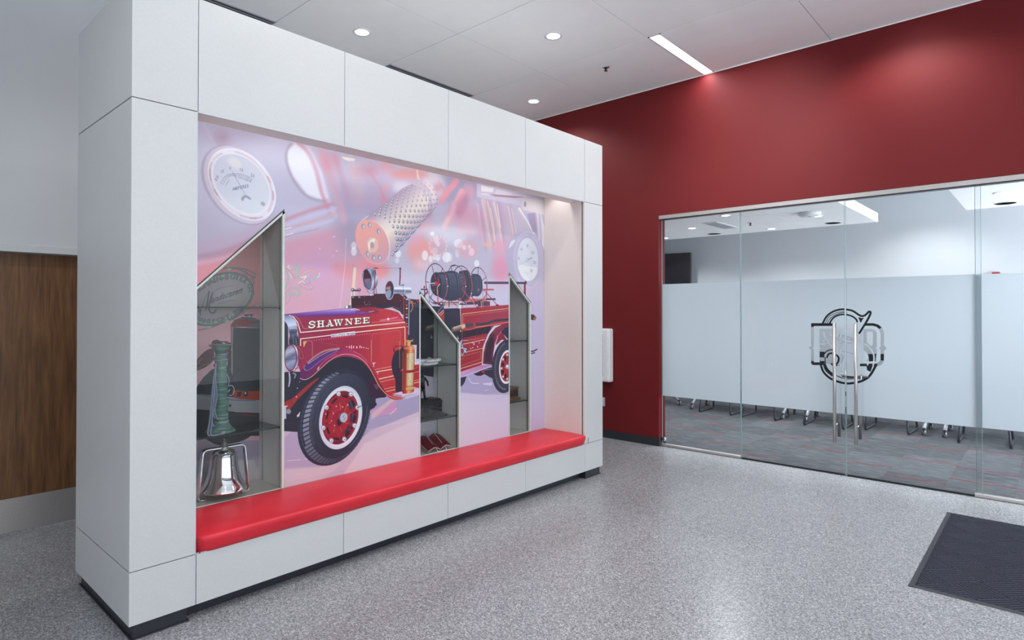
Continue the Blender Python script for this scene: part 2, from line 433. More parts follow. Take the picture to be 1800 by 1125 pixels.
# prints: shapes in millimetres on the print's own plane; P = filled shape, S = line, T = letters
ART_MAIN = [('P',['e',1810,2541,599,103,1,-221,0,360,16],(214,214,233),.7,.146),
('P',['e',1674,2788,285,64,0,-94,0,360,16],(180,172,196),.8,.061),
('P',['e',1632,2714,56,12,0,-50,0,360,16],(165,130,150),.55,.036),
('S',[1501,2819,1650,2549],18,(205,200,220),.4,.013),
('P',['e',1987,2361,440,59,1,-172,0,360,16],(196,196,220),.8,.109),
('P',['e',2316,2506,315,48,1,-243,0,360,16],(196,192,214),.7,.097),
('P',[1465,2032,1741,2135,2050,2304,2051,2118,1778,2021,1465,1894],(196,172,196),.8,.036),
('P',[1465,1922,1600,1972,1816,2079,1816,1913,1670,1798,1466,1653],(224,140,150),.85,.032),
('S',['s',1481,1957,1670,2013,1853,2108,2051,2203],22,(176,140,165),.8,.018),
('S',['s',1482,1916,1670,1970,1853,2064],18,(215,190,215),.7,.013),
('P',[2031,2097,2308,2189,2691,2347,2795,1965,2693,1573,2032,1579],(212,158,180),.95,.032),
('P',[2031,1924,2591,2081,2693,1573,2032,1579],(206,166,190),.8,.063),
('P',['e',2311,1940,157,8,0,-121,0,360,16],(205,160,200),.6,.073),
('P',['e',2172,1696,171,2,0,-86,0,360,16],(212,160,178),.6,.061),
('P',['e',2618,2253,169,17,1,-221,0,360,16],(155,155,182),.8,.085),
('P',['e',2555,2415,215,28,0,-93,0,360,16],(170,166,194),.7,.061),
('P',['e',2798,2403,211,26,0,-114,0,360,16],(190,182,206),.6,.073),
('P',['e',2694,1917,153,7,0,-129,0,360,16],(224,150,160),.6,.055),
('P',['e',2519,1929,109,-29,-20,-48,0,360,16],(222,140,150),.6,.043),
('P',['e',2823,1945,117,6,0,-62,0,360,16],(236,130,132),.75,.036),
('P',['e',3032,2568,511,73,1,-182,0,360,16],(182,160,190),.6,.097),
('P',[2069,2732,2132,2784,2240,2766,2329,2630,2389,2443,2330,2419,2219,2443,2112,2553,2070,2643],(238,240,250),.95,.013),
('S',['s',2098,2777,2061,2700,2082,2587,2154,2481,2241,2423,2362,2415],16,(165,150,172),.7,.009),
('S',['s',2149,2788,2227,2740,2289,2623,2334,2468,2399,2346],29,(206,150,170),.8,.013),
('S',['s',2218,2778,2298,2624,2376,2453,2446,2319],33,(220,205,225),.6,.018),
('S',['s',2329,2760,2398,2600,2483,2406,2512,2305],66,(216,170,188),.75,.022),
('S',['s',2444,2753,2492,2616,2551,2457],42,(206,150,172),.7,.022),
('P',['e',2389,2701,74,13,0,-74,0,360,16],(212,140,155),.5,.036),
('P',[2492,2762,2609,2767,2604,2749,2550,2739,2506,2748],(250,240,225),.9,.004),
('P',['e',2630,2604,68,23,34,-128,0,360,16],(226,206,206),.8,.043),
('P',['e',2630,2468,30,4,0,-60,0,360,16],(226,170,175),.7,.024),
('P',['e',2901,2764,55,10,0,-36,0,360,16],(240,140,140),.8,.024),
('P',['e',2838,2717,161,28,0,-44,0,360,16],(205,140,160),.6,.036),
('S',[2852,2551,2918,2614],35,(244,150,145),.85,.009),
('P',['e',2869,2501,43,6,0,-44,0,360,16],(232,140,150),.7,.018),
('S',['s',2042,2241,2219,2324,2422,2406],24,(202,150,170),.85,.009),
('S',['s',2042,2206,2219,2284,2446,2376],20,(206,198,232),.9,.009),
('S',['s',2043,2179,2220,2245,2446,2335],16,(216,170,180),.8,.007),
('S',['s',2043,2156,2198,2207,2422,2287],20,(208,200,232),.8,.009),
('S',[2051,2184,2100,2201],5,(250,250,255),.9),
('S',[2051,2142,2113,2163],5,(250,245,250),.8),
('S',[2043,2129,2308,2214],5,(200,130,150),.7,.003),
('P',['e',3642,2696,407,61,0,-129,0,360,16],(150,144,176),.8,.055),
('P',['e',3021,2422,339,41,0,-73,0,360,16],(160,150,180),.4,.055),
('P',['e',3371,2665,139,21,0,-143,0,360,16],(232,220,224),.8,.049),
('S',['s',3433,2732,3564,2586,3551,2398],15,(190,150,160),.5,.009),
('S',['s',3472,2573,3537,2651,3651,2767],59,(232,150,160),.85,.013),
('S',['s',3511,2354,3597,2477,3713,2666],84,(238,172,180),.85,.013),
('S',[3498,2353,3631,2525],39,(236,225,235),.6,.013),
('P',['e',3798,2689,85,12,0,-81,0,360,16],(226,160,175),.6,.03),
('P',['e',3771,2422,155,17,0,-142,0,360,16],(224,162,180),.65,.055),
('P',['e',4104,2511,231,27,0,-212,0,360,16],(190,168,195),.7,.073),
('P',['e',3249,2116,145,10,0,-131,0,360,16],(238,156,152),.8,.043),
('P',['e',3321,2325,99,10,0,-66,0,360,16],(222,160,176),.5,.036),
('P',['e',3176,2218,83,7,0,-56,0,360,16],(225,170,200),.5,.036),
('P',['e',3435,2264,128,12,0,-68,0,360,16],(212,212,230),.6,.043),
('P',['e',3633,2258,149,13,0,-50,0,360,16],(222,222,236),.7,.036),
('P',[3382,2561,3446,2628,3485,2575,3421,2489],(200,160,185),.5,.013),
('P',['e',2975,2686,502,82,0,-108,0,360,16],(214,204,222),.5,.073),
('P',['e',2695,2520,255,37,0,-129,0,360,16],(176,160,188),.5,.061),
('P',['e',3130,2739,199,33,0,-42,0,360,16],(236,140,130),.6,.03),
('P',['e',2691,2692,133,23,0,-43,0,360,16],(196,130,150),.45,.036),
('S',['s',2731,2699,2836,2584,2880,2493],22,(206,140,160),.5,.013),
('P',['e',3047,2616,91,14,0,-46,0,360,16],(240,240,246),.5,.03),
('P',['e',3716,2506,208,25,0,-80,0,360,16],(206,150,176),.5,.043),
('P',['e',3950,2415,89,9,0,-135,0,360,16],(214,160,180),.6,.036),
('S',['s',3927,2645,3971,2417,4016,2187],36,(190,150,178),.45,.009),
('S',['s',3986,2653,4031,2424,4077,2191],37,(236,196,196),.45,.009),
('S',['s',4046,2662,4092,2430,4139,2196],37,(196,152,184),.45,.009),
('S',['s',4123,2672,4170,2438,4217,2202],37,(232,190,190),.45,.009),
('S',['s',4185,2681,4233,2445,4281,2207],38,(182,150,186),.45,.009),
('S',['s',4265,2692,4313,2454,4362,2213],39,(226,176,186),.45,.009),
('S',['s',4346,2703,4396,2462,4446,2219],38,(198,156,186),.45,.009),
('S',['s',4463,2719,4514,2475,4565,2228],39,(214,176,196),.45,.009),
('S',['s',4688,2750,4742,2499,4797,2245],40,(176,156,188),.45,.009),
('P',['e',3575,2326,399,39,0,-49,0,360,16],(238,238,246),.45,.036),
('P',['e',3713,2566,65,-9,-52,-111,0,360,16],(176,110,140),.45,.03),
('P',['e',3320,2458,43,5,0,-57,0,360,16],(206,110,120),.5,.024),
('P',['e',3434,2674,64,10,0,-39,0,360,16],(190,110,130),.5,.024),
('P',['e',3223,2353,60,6,0,-37,0,360,16],(236,150,140),.6,.024),
('P',[3898,2786,4591,2764,4890,2777,4890,2625,4531,2616,4514,2659,3898,2662],(206,198,214),.85,.009),
('P',[3956,2774,4123,2773,4108,2734,3956,2722],(240,235,238),.9,.003),
('P',[4154,2772,4379,2768,4363,2738,4139,2722],(222,214,226),.9,.003),
('S',['s',3956,2696,4217,2723,4591,2764],9,(235,222,232),.9,.002),
('P',[4046,2709,4379,2740,4591,2759,4421,2724,4139,2701],(160,115,135),.8,.003),
('P',[4531,2734,4890,2765,4890,2614,4531,2627],(214,206,210),.95,.003),
('P',['e',4574,2683,19,2,0,-28,0,360,28],(150,140,165),.9),
('S',['s',3964,2640,4016,2474,4077,2271],20,(226,196,190),.9,.004),
('S',['s',4039,2640,4092,2457,4154,2250],16,(238,206,176),.9,.004),
('S',['s',4077,2581,4123,2407,4123,2274],11,(246,214,180),.9,.004),
('S',['s',4123,2635,4201,2415,4249,2204],27,(226,206,206),.9,.004),
('S',[4170,2625,4217,2417],11,(252,226,180),.9,.004),
('S',[4322,2623,4396,2380],22,(224,200,196),.9,.004),
('S',['s',4371,2618,4429,2427,4446,2374],9,(252,214,160),.9,.004),
('S',['s',4446,2628,4548,2534,4635,2431],8,(235,190,170),.9,.004),
('S',['s',3912,2592,3949,2389,3986,2237],31,(212,180,198),.9,.004),
('S',['s',4488,2628,4617,2514,4706,2409],28,(232,234,244),.9,.004),
('S',[4522,2626,4670,2474],6,(140,140,165),.7,.001),
('P',[4600,2591,4724,2617,4760,2414,4688,2419],(160,148,182),.8,.004),
('S',[4769,2617,4797,2360],34,(222,212,218),.8,.004),
('P',[4815,2651,4880,2484,4880,2251,4843,2306],(232,230,238),.8,.004),
('P',['e',4047,2242,61,5,0,-21,0,360,16],(240,180,165),.8,.012),
('P',['e',4154,2229,47,4,0,-16,0,360,16],(244,180,165),.7,.012),
('P',['e',4218,2148,111,8,0,-161,0,360,16],(232,160,185),.8,.043),
('P',['e',4338,2184,82,6,0,-163,0,360,16],(212,170,200),.6,.036),
('P',[3013,2022,4379,2214,4889,2135,4889,1553,3014,1570],(196,190,212),.6,.063),
('P',['e',4218,2014,127,6,0,-139,0,360,16],(226,150,180),.8,.049),
('P',['e',4431,1695,418,3,0,-121,0,360,16],(196,196,224),.6,.061),
('P',['e',4637,1781,176,3,0,-339,0,360,16],(198,180,206),.6,.061),
('S',[4760,2242,4733,1897],14,(226,180,180),.7,.004),
('P',['e',4770,1496,127,-2,0,-287,0,360,16],(190,186,214),.7,.049),
('P',['e',3217,1988,60,3,0,-38,0,360,16],(240,165,165),.5,.03),
('P',['e',3278,2015,98,5,0,-47,0,360,16],(238,226,232),.4,.036),
('P',['e',2601,2116,25,2,0,-30,0,360,14],(242,244,250),.5,.002),
('P',['e',2601,2074,25,2,0,-34,0,360,14],(242,244,250),.6,.002),
('P',['e',3013,2085,28,2,0,-32,0,360,14],(242,244,250),.75,.002),
('P',['e',3002,2030,22,2,0,-23,0,360,14],(242,244,250),.5,.002),
('P',['e',3370,2278,25,2,0,-19,0,360,14],(242,244,250),.9,.002),
('P',['e',3415,2234,32,3,0,-34,0,360,14],(242,244,250),.9,.002),
('P',['e',3434,2197,22,2,0,-22,0,360,14],(242,244,250),.9,.002),
('P',['e',3396,2136,38,3,0,-29,0,360,14],(242,244,250),.45,.002),
('P',['e',3290,2091,34,2,0,-42,0,360,14],(242,244,250),.75,.002),
('P',['e',3352,2066,25,2,0,-29,0,360,14],(242,244,250),.7,.002),
('P',['e',3396,2084,19,1,0,-26,0,360,14],(242,244,250),.75,.002),
('P',['e',3434,2081,26,2,0,-29,0,360,14],(242,244,250),.75,.002),
('P',['e',3531,2092,49,4,0,-46,0,360,14],(242,244,250),.75,.002),
('P',['e',3564,2094,40,3,0,-39,0,360,14],(242,244,250),.4,.002),
('P',['e',3672,2221,55,5,0,-40,0,360,14],(242,244,250),.7,.002),
('P',['e',3741,2192,28,2,0,-23,0,360,14],(242,244,250),.9,.002),
('P',['e',3804,2202,23,2,0,-20,0,360,14],(242,244,250),.8,.002),
('P',['e',3833,2158,36,3,0,-36,0,360,14],(242,244,250),.85,.002),
('P',['e',3898,2060,33,2,0,-31,0,360,14],(242,244,250),.8,.002),
('P',['e',3658,2136,27,2,0,-40,0,360,14],(242,244,250),.4,.002),
('P',['e',3435,2178,109,9,0,-96,0,360,20],(232,160,170),.35,.009),
('P',['e',3784,2180,141,11,0,-86,0,360,20],(235,160,170),.4,.009),
('P',['e',3531,2190,14,1,0,-15,0,360,14],(242,244,250),.3,.002),
('P',['e',3523,2156,14,1,0,-15,0,360,14],(242,244,250),.3,.002),
('P',['e',3499,2126,14,1,0,-15,0,360,14],(242,244,250),.3,.002),
('P',['e',3464,2106,14,1,0,-14,0,360,14],(242,244,250),.3,.002),
('P',['e',3424,2100,14,1,0,-14,0,360,14],(242,244,250),.3,.002),
('P',['e',3386,2108,14,1,0,-14,0,360,14],(242,244,250),.3,.002),
('P',['e',3357,2129,14,1,0,-14,0,360,14],(242,244,250),.3,.002),
('P',['e',3341,2158,14,1,0,-14,0,360,14],(242,244,250),.3,.002),
('P',['e',3341,2192,14,1,0,-14,0,360,14],(242,244,250),.3,.002),
('P',['e',3357,2224,14,1,0,-14,0,360,14],(242,244,250),.3,.002),
('P',['e',3386,2249,14,1,0,-14,0,360,14],(242,244,250),.3,.002),
('P',['e',3424,2263,14,1,0,-14,0,360,14],(242,244,250),.3,.002),
('P',['e',3463,2263,14,1,0,-14,0,360,14],(242,244,250),.3,.002),
('P',['e',3499,2249,14,1,0,-15,0,360,14],(242,244,250),.3,.002),
('P',['e',3523,2223,15,1,0,-15,0,360,14],(242,244,250),.3,.002),
('P',['e',2432,2168,6,1,0,-5,0,360,14],(242,244,250),.75,.002),
('P',['e',2456,2067,6,0,0,-5,0,360,14],(242,244,250),.75,.002),
('P',['e',2318,2073,5,0,0,-4,0,360,14],(242,244,250),.75,.002),
('P',['e',2428,2028,4,0,0,-3,0,360,14],(242,244,250),.75,.002),
('S',['s',2532,2161,2523,1951,2481,1637],4,(232,214,200),.8),
('P',[2596,1955,2626,1956,2607,1658,2558,1654,2582,1827],(232,206,186),.9,.003),
('S',['s',2596,1976,2577,1785,2553,1658],4,(150,145,170),.7,.002),
('S',[2631,1965,2611,1807],4,(150,145,170),.6,.002),
('P',[2659,2295,2746,2366,2926,2512,3058,2615,3156,2665,3268,2623,3315,2526,3305,2428,3137,2253,3021,2142,2899,2012,2927,2127,2880,2244,2772,2322],[(2852,2435),(3040,2182),(176,158,180),(206,190,198),(232,218,210),(238,226,214),(216,196,196),(196,172,184)],.97,.004),
('P',[3217,2702,3320,2647,3352,2547,3341,2449,3299,2428,3310,2541,3258,2629,3156,2661],(206,186,196),.7,.006),
('P',[3278,2736,3383,2672,3416,2580,3383,2519,3357,2588,3320,2663],(232,214,214),.7,.008),
('S',['s',3217,2694,3320,2655,3357,2571,3368,2468],4,(176,150,166),.7,.003),
('S',['s',3310,2613,3320,2550,3310,2461],11,(246,246,250),.8,.005),
('S',[3206,2780,3217,2718],20,(240,220,200),.8,.004),
('S',['s',2772,2322,2862,2272,2917,2194,2931,2113,2913,2028],5,(246,238,236),.9,.001),
('S',['s',2634,2263,2659,2298,2728,2353],6,(232,234,244),.8,.003),
('P',['e',2790,2373,5,3,1,-16,0,360,8],(108,116,144),.9),
('P',['e',2788,2377,7,3,2,-6,0,360,6],(248,250,252),.85),
('P',['e',2835,2375,5,3,2,-16,0,360,8],(108,116,144),.9),
('P',['e',2832,2379,8,3,2,-6,0,360,6],(248,250,252),.85),
('P',['e',2882,2362,6,3,3,-16,0,360,8],(108,116,144),.9),
('P',['e',2879,2366,7,3,2,-6,0,360,6],(248,250,252),.85),
('P',['e',2926,2335,8,3,4,-16,0,360,8],(108,116,144),.9),
('P',['e',2923,2339,7,2,2,-6,0,360,6],(248,250,252),.85),
('P',['e',2963,2297,11,3,4,-16,0,360,8],(108,116,144),.9),
('P',['e',2960,2300,8,2,2,-6,0,360,6],(248,250,252),.85),
('P',['e',2990,2250,14,4,5,-16,0,360,8],(108,116,144),.9),
('P',['e',2987,2253,8,2,2,-6,0,360,6],(248,250,252),.85),
('P',['e',3003,2199,16,4,5,-16,0,360,8],(108,116,144),.9),
('P',['e',3000,2203,8,2,2,-6,0,360,6],(248,250,252),.85),
('P',['e',3002,2150,16,4,5,-16,0,360,8],(108,116,144),.9),
('P',['e',2999,2154,8,2,2,-6,0,360,6],(248,250,252),.85),
('P',['e',2986,2107,15,4,4,-16,0,360,8],(108,116,144),.9),
('P',['e',2983,2111,8,2,2,-6,0,360,6],(248,250,252),.85),
('P',['e',2957,2074,13,3,4,-16,0,360,8],(140,140,168),.9),
('P',['e',2954,2078,7,2,2,-6,0,360,6],(248,250,252),.85),
('P',['e',2840,2398,5,3,2,-16,0,360,8],(108,116,144),.8714285714285714,.001),
('P',['e',2837,2402,7,3,2,-5,0,360,6],(248,250,252),.85,.001),
('P',['e',2886,2393,5,3,2,-16,0,360,8],(108,116,144),.8714285714285714,.001),
('P',['e',2884,2397,8,3,2,-5,0,360,6],(248,250,252),.85,.001),
('P',['e',2932,2373,6,3,4,-16,0,360,8],(108,116,144),.8714285714285714,.001),
('P',['e',2930,2377,7,2,2,-6,0,360,6],(248,250,252),.85,.001),
('P',['e',2974,2341,10,3,4,-16,0,360,8],(108,116,144),.8714285714285714,.001),
('P',['e',2971,2344,8,3,2,-5,0,360,6],(248,250,252),.85,.001),
('P',['e',3006,2298,13,4,4,-16,0,360,8],(108,116,144),.8714285714285714,.001),
('P',['e',3003,2302,8,2,2,-6,0,360,6],(248,250,252),.85,.001),
('P',['e',3026,2250,15,4,5,-16,0,360,8],(108,116,144),.8714285714285714,.001),
('P',['e',3024,2253,8,2,2,-6,0,360,6],(248,250,252),.85,.001),
('P',['e',3032,2200,16,4,5,-16,0,360,8],(108,116,144),.8714285714285714,.001),
('P',['e',3030,2204,8,2,2,-6,0,360,6],(248,250,252),.85,.001),
('P',['e',3024,2154,16,4,4,-16,0,360,8],(108,116,144),.8714285714285714,.001),
('P',['e',3021,2158,8,2,2,-6,0,360,6],(248,250,252),.85,.001),
('P',['e',3001,2117,14,4,4,-16,0,360,8],(108,116,144),.8714285714285714,.001),
('P',['e',2998,2120,7,2,2,-6,0,360,6],(248,250,252),.85,.001),
('P',['e',2966,2091,11,3,4,-16,0,360,8],(140,140,168),.8714285714285714,.001),
('P',['e',2964,2094,7,2,2,-6,0,360,6],(248,250,252),.85,.001),
('P',['e',2846,2418,5,3,1,-15,0,360,8],(108,116,144),.8428571428571429,.001),
('P',['e',2843,2422,7,2,2,-5,0,360,6],(248,250,252),.85,.001),
('P',['e',2891,2420,5,3,2,-15,0,360,8],(108,116,144),.8428571428571429,.001),
('P',['e',2888,2424,7,3,2,-5,0,360,6],(248,250,252),.85,.001),
('P',['e',2938,2408,5,3,3,-15,0,360,8],(108,116,144),.8428571428571429,.001),
('P',['e',2935,2411,7,3,2,-5,0,360,6],(248,250,252),.85,.001),
('P',['e',2982,2382,8,3,4,-15,0,360,8],(108,116,144),.8428571428571429,.001),
('P',['e',2979,2385,7,3,2,-5,0,360,6],(248,250,252),.85,.001),
('P',['e',3020,2344,11,4,5,-16,0,360,8],(108,116,144),.8428571428571429,.001),
('P',['e',3017,2348,7,2,2,-6,0,360,6],(248,250,252),.85,.001),
('P',['e',3046,2299,14,4,5,-15,0,360,8],(108,116,144),.8428571428571429,.001),
('P',['e',3044,2303,7,3,2,-5,0,360,6],(248,250,252),.85,.001),
('P',['e',3060,2250,15,4,5,-16,0,360,8],(108,116,144),.8428571428571429,.001),
('P',['e',3057,2254,7,2,2,-6,0,360,6],(248,250,252),.85,.001),
('P',['e',3058,2202,16,4,5,-16,0,360,8],(108,116,144),.8428571428571429,.001),
('P',['e',3055,2206,8,3,2,-5,0,360,6],(248,250,252),.85,.001),
('P',['e',3042,2161,15,4,4,-16,0,360,8],(108,116,144),.8428571428571429,.001),
('P',['e',3039,2165,8,2,2,-6,0,360,6],(248,250,252),.85,.001),
('P',['e',3013,2130,13,4,4,-16,0,360,8],(140,140,168),.8428571428571429,.001),
('P',['e',3011,2133,7,2,2,-6,0,360,6],(248,250,252),.85,.001),
('P',['e',2896,2444,5,3,1,-15,0,360,8],(108,116,144),.8142857142857143,.001),
('P',['e',2894,2448,7,2,2,-5,0,360,6],(248,250,252),.85,.001),
('P',['e',2943,2439,5,3,3,-15,0,360,8],(108,116,144),.8142857142857143,.001),
('P',['e',2940,2443,7,2,2,-5,0,360,6],(248,250,252),.85,.001),
('P',['e',2989,2420,6,3,3,-15,0,360,8],(108,116,144),.8142857142857143,.001),
('P',['e',2986,2424,7,2,2,-5,0,360,6],(248,250,252),.85,.001),
('P',['e',3030,2388,9,3,4,-15,0,360,8],(108,116,144),.8142857142857143,.001),
('P',['e',3028,2392,7,2,2,-5,0,360,6],(248,250,252),.85,.001),
('P',['e',3063,2347,12,4,5,-15,0,360,8],(108,116,144),.8142857142857143,.001),
('P',['e',3060,2351,7,2,2,-5,0,360,6],(248,250,252),.85,.001),
('P',['e',3083,2300,14,4,5,-15,0,360,8],(108,116,144),.8142857142857143,.001),
('P',['e',3081,2304,7,2,2,-5,0,360,6],(248,250,252),.85,.001),
('P',['e',3089,2252,16,4,5,-15,0,360,8],(108,116,144),.8142857142857143,.001),
('P',['e',3087,2256,7,2,2,-6,0,360,6],(248,250,252),.85,.001),
('P',['e',3081,2208,15,4,4,-15,0,360,8],(108,116,144),.8142857142857143,.001),
('P',['e',3078,2212,7,2,2,-5,0,360,6],(248,250,252),.85,.001),
('P',['e',3058,2172,13,3,4,-15,0,360,8],(108,116,144),.8142857142857143,.001),
('P',['e',3055,2175,7,2,2,-5,0,360,6],(248,250,252),.85,.001),
('P',['e',3023,2146,11,3,4,-15,0,360,8],(140,140,168),.8142857142857143,.001),
('P',['e',3021,2150,7,2,2,-6,0,360,6],(248,250,252),.85,.001),
('P',['e',2903,2464,5,3,2,-14,0,360,8],(108,116,144),.7857142857142857,.001),
('P',['e',2900,2468,7,2,2,-5,0,360,6],(248,250,252),.85,.001),
('P',['e',2948,2466,5,3,2,-14,0,360,8],(108,116,144),.7857142857142857,.001),
('P',['e',2945,2470,7,3,2,-5,0,360,6],(248,250,252),.85,.001),
('P',['e',2995,2454,5,3,3,-14,0,360,8],(108,116,144),.7857142857142857,.001),
('P',['e',2992,2458,7,2,2,-5,0,360,6],(248,250,252),.85,.001),
('P',['e',3039,2429,7,4,4,-14,0,360,8],(108,116,144),.7857142857142857,.001),
('P',['e',3037,2433,7,2,2,-5,0,360,6],(248,250,252),.85,.001),
('P',['e',3077,2393,11,4,4,-14,0,360,8],(108,116,144),.7857142857142857,.001),
('P',['e',3074,2397,7,3,2,-5,0,360,6],(248,250,252),.85,.001),
('P',['e',3104,2349,13,4,5,-14,0,360,8],(108,116,144),.7857142857142857,.001),
('P',['e',3101,2353,7,2,2,-5,0,360,6],(248,250,252),.85,.001),
('P',['e',3117,2302,14,4,5,-14,0,360,8],(108,116,144),.7857142857142857,.001),
('P',['e',3114,2306,7,2,2,-5,0,360,6],(248,250,252),.85,.001),
('P',['e',3116,2256,15,4,5,-14,0,360,8],(108,116,144),.7857142857142857,.001),
('P',['e',3113,2260,7,2,2,-5,0,360,6],(248,250,252),.85,.001),
('P',['e',3100,2216,14,4,5,-15,0,360,8],(108,116,144),.7857142857142857,.001),
('P',['e',3097,2220,7,2,2,-5,0,360,6],(248,250,252),.85,.001),
('P',['e',3071,2185,12,4,4,-14,0,360,8],(140,140,168),.7857142857142857,.001),
('P',['e',3068,2189,7,2,2,-5,0,360,6],(248,250,252),.85,.001),
('P',['e',2954,2490,5,3,2,-13,0,360,8],(108,116,144),.7571428571428571,.001),
('P',['e',2951,2494,6,3,2,-5,0,360,6],(248,250,252),.85,.001),
('P',['e',3000,2486,5,3,3,-13,0,360,8],(108,116,144),.7571428571428571,.001),
('P',['e',2998,2489,7,2,2,-5,0,360,6],(248,250,252),.85,.001),
('P',['e',3046,2467,6,3,4,-14,0,360,8],(108,116,144),.7571428571428571,.001),
('P',['e',3044,2471,7,3,2,-5,0,360,6],(248,250,252),.85,.001),
('P',['e',3088,2437,9,3,4,-14,0,360,8],(108,116,144),.7571428571428571,.001),
('P',['e',3085,2441,7,2,2,-5,0,360,6],(248,250,252),.85,.001),
('P',['e',3121,2397,12,4,5,-14,0,360,8],(108,116,144),.7571428571428571,.001),
('P',['e',3118,2401,7,2,2,-5,0,360,6],(248,250,252),.85,.001),
('P',['e',3141,2352,14,4,5,-14,0,360,8],(108,116,144),.7571428571428571,.001),
('P',['e',3139,2356,7,2,2,-5,0,360,6],(248,250,252),.85,.001),
('P',['e',3148,2306,14,4,5,-14,0,360,8],(108,116,144),.7571428571428571,.001),
('P',['e',3145,2310,7,2,2,-5,0,360,6],(248,250,252),.85,.001),
('P',['e',3139,2263,14,4,5,-14,0,360,8],(108,116,144),.7571428571428571,.001),
('P',['e',3136,2267,7,2,2,-5,0,360,6],(248,250,252),.85,.001),
('P',['e',3116,2227,13,4,4,-14,0,360,8],(108,116,144),.7571428571428571,.001),
('P',['e',3113,2231,7,2,2,-5,0,360,6],(248,250,252),.85,.001),
('P',['e',3081,2203,10,3,3,-14,0,360,8],(140,140,168),.7571428571428571,.001),
('P',['e',3078,2207,7,2,2,-5,0,360,6],(248,250,252),.85,.001),
('P',['e',2961,2511,5,3,2,-13,0,360,8],(108,116,144),.7285714285714286,.001),
('P',['e',2958,2515,6,3,2,-5,0,360,6],(248,250,252),.85,.001),
('P',['e',3006,2513,5,3,2,-13,0,360,8],(108,116,144),.7285714285714286,.001),
('P',['e',3004,2517,6,3,2,-5,0,360,6],(248,250,252),.85,.001),
('P',['e',3053,2502,5,3,3,-13,0,360,8],(108,116,144),.7285714285714286,.001),
('P',['e',3051,2505,6,3,2,-5,0,360,6],(248,250,252),.85,.001),
('P',['e',3098,2478,7,3,4,-13,0,360,8],(108,116,144),.7285714285714286,.001),
('P',['e',3095,2481,6,3,2,-5,0,360,6],(248,250,252),.85,.001),
('P',['e',3135,2443,10,4,5,-13,0,360,8],(108,116,144),.7285714285714286,.001),
('P',['e',3133,2447,6,2,2,-5,0,360,6],(248,250,252),.85,.001),
('P',['e',3162,2401,13,4,5,-13,0,360,8],(108,116,144),.7285714285714286,.001),
('P',['e',3159,2404,7,3,2,-5,0,360,6],(248,250,252),.85,.001),
('P',['e',3176,2355,14,4,5,-14,0,360,8],(108,116,144),.7285714285714286,.001),
('P',['e',3173,2359,7,2,2,-5,0,360,6],(248,250,252),.85,.001),
('P',['e',3174,2311,14,4,5,-13,0,360,8],(108,116,144),.7285714285714286,.001),
('P',['e',3171,2315,7,2,2,-5,0,360,6],(248,250,252),.85,.001),
('P',['e',3158,2272,13,4,5,-13,0,360,8],(108,116,144),.7285714285714286,.001),
('P',['e',3155,2276,7,2,2,-5,0,360,6],(248,250,252),.85,.001),
('P',['e',3129,2242,11,3,4,-14,0,360,8],(140,140,168),.7285714285714286,.001),
('P',['e',3126,2246,7,2,2,-5,0,360,6],(248,250,252),.85,.001),
('P',['e',3012,2538,4,3,2,-13,0,360,8],(108,116,144),.7,.001),
('P',['e',3010,2541,6,2,2,-5,0,360,6],(248,250,252),.85,.001),
('P',['e',3059,2533,4,3,3,-13,0,360,8],(108,116,144),.7,.001),
('P',['e',3056,2537,6,3,2,-5,0,360,6],(248,250,252),.85,.001),
('P',['e',3106,2516,5,3,4,-13,0,360,8],(108,116,144),.7,.001),
('P',['e',3103,2519,6,2,2,-5,0,360,6],(248,250,252),.85,.001),
('P',['e',3147,2486,8,4,4,-13,0,360,8],(108,116,144),.7,.001),
('P',['e',3144,2490,7,2,2,-5,0,360,6],(248,250,252),.85,.001),
('P',['e',3180,2448,11,4,5,-13,0,360,8],(108,116,144),.7,.001),
('P',['e',3177,2452,6,2,2,-5,0,360,6],(248,250,252),.85,.001),
('P',['e',3200,2405,13,4,5,-13,0,360,8],(108,116,144),.7,.001),
('P',['e',3198,2408,6,3,2,-5,0,360,6],(248,250,252),.85,.001),
('P',['e',3207,2360,14,4,5,-13,0,360,8],(108,116,144),.7,.001),
('P',['e',3204,2364,7,3,2,-5,0,360,6],(248,250,252),.85,.001),
('P',['e',3198,2318,13,4,5,-13,0,360,8],(108,116,144),.7,.001),
('P',['e',3195,2322,7,2,2,-5,0,360,6],(248,250,252),.85,.001),
('P',['e',3175,2284,12,4,4,-13,0,360,8],(108,116,144),.7,.001),
('P',['e',3172,2288,7,2,2,-5,0,360,6],(248,250,252),.85,.001),
('P',['e',3140,2261,10,3,4,-13,0,360,8],(140,140,168),.7,.001),
('P',['e',3137,2265,6,3,2,-5,0,360,6],(248,250,252),.85,.001),
('P',['e',3020,2559,4,3,2,-13,0,360,8],(108,116,144),.6714285714285715,.001),
('P',['e',3017,2562,6,3,2,-4,0,360,6],(248,250,252),.85,.001),
('P',['e',3065,2561,4,3,2,-12,0,360,8],(108,116,144),.6714285714285715,.001),
('P',['e',3063,2564,6,3,2,-4,0,360,6],(248,250,252),.85,.001),
('P',['e',3112,2550,4,3,4,-13,0,360,8],(108,116,144),.6714285714285715,.001),
('P',['e',3110,2554,6,3,2,-4,0,360,6],(248,250,252),.85,.001),
('P',['e',3157,2527,7,3,4,-12,0,360,8],(108,116,144),.6714285714285715,.001),
('P',['e',3154,2531,6,3,2,-5,0,360,6],(248,250,252),.85,.001),
('P',['e',3195,2493,10,4,5,-13,0,360,8],(108,116,144),.6714285714285715,.001),
('P',['e',3192,2497,6,2,2,-5,0,360,6],(248,250,252),.85,.001),
('P',['e',3222,2453,12,4,5,-12,0,360,8],(108,116,144),.6714285714285715,.001),
('P',['e',3219,2457,6,3,2,-5,0,360,6],(248,250,252),.85,.001),
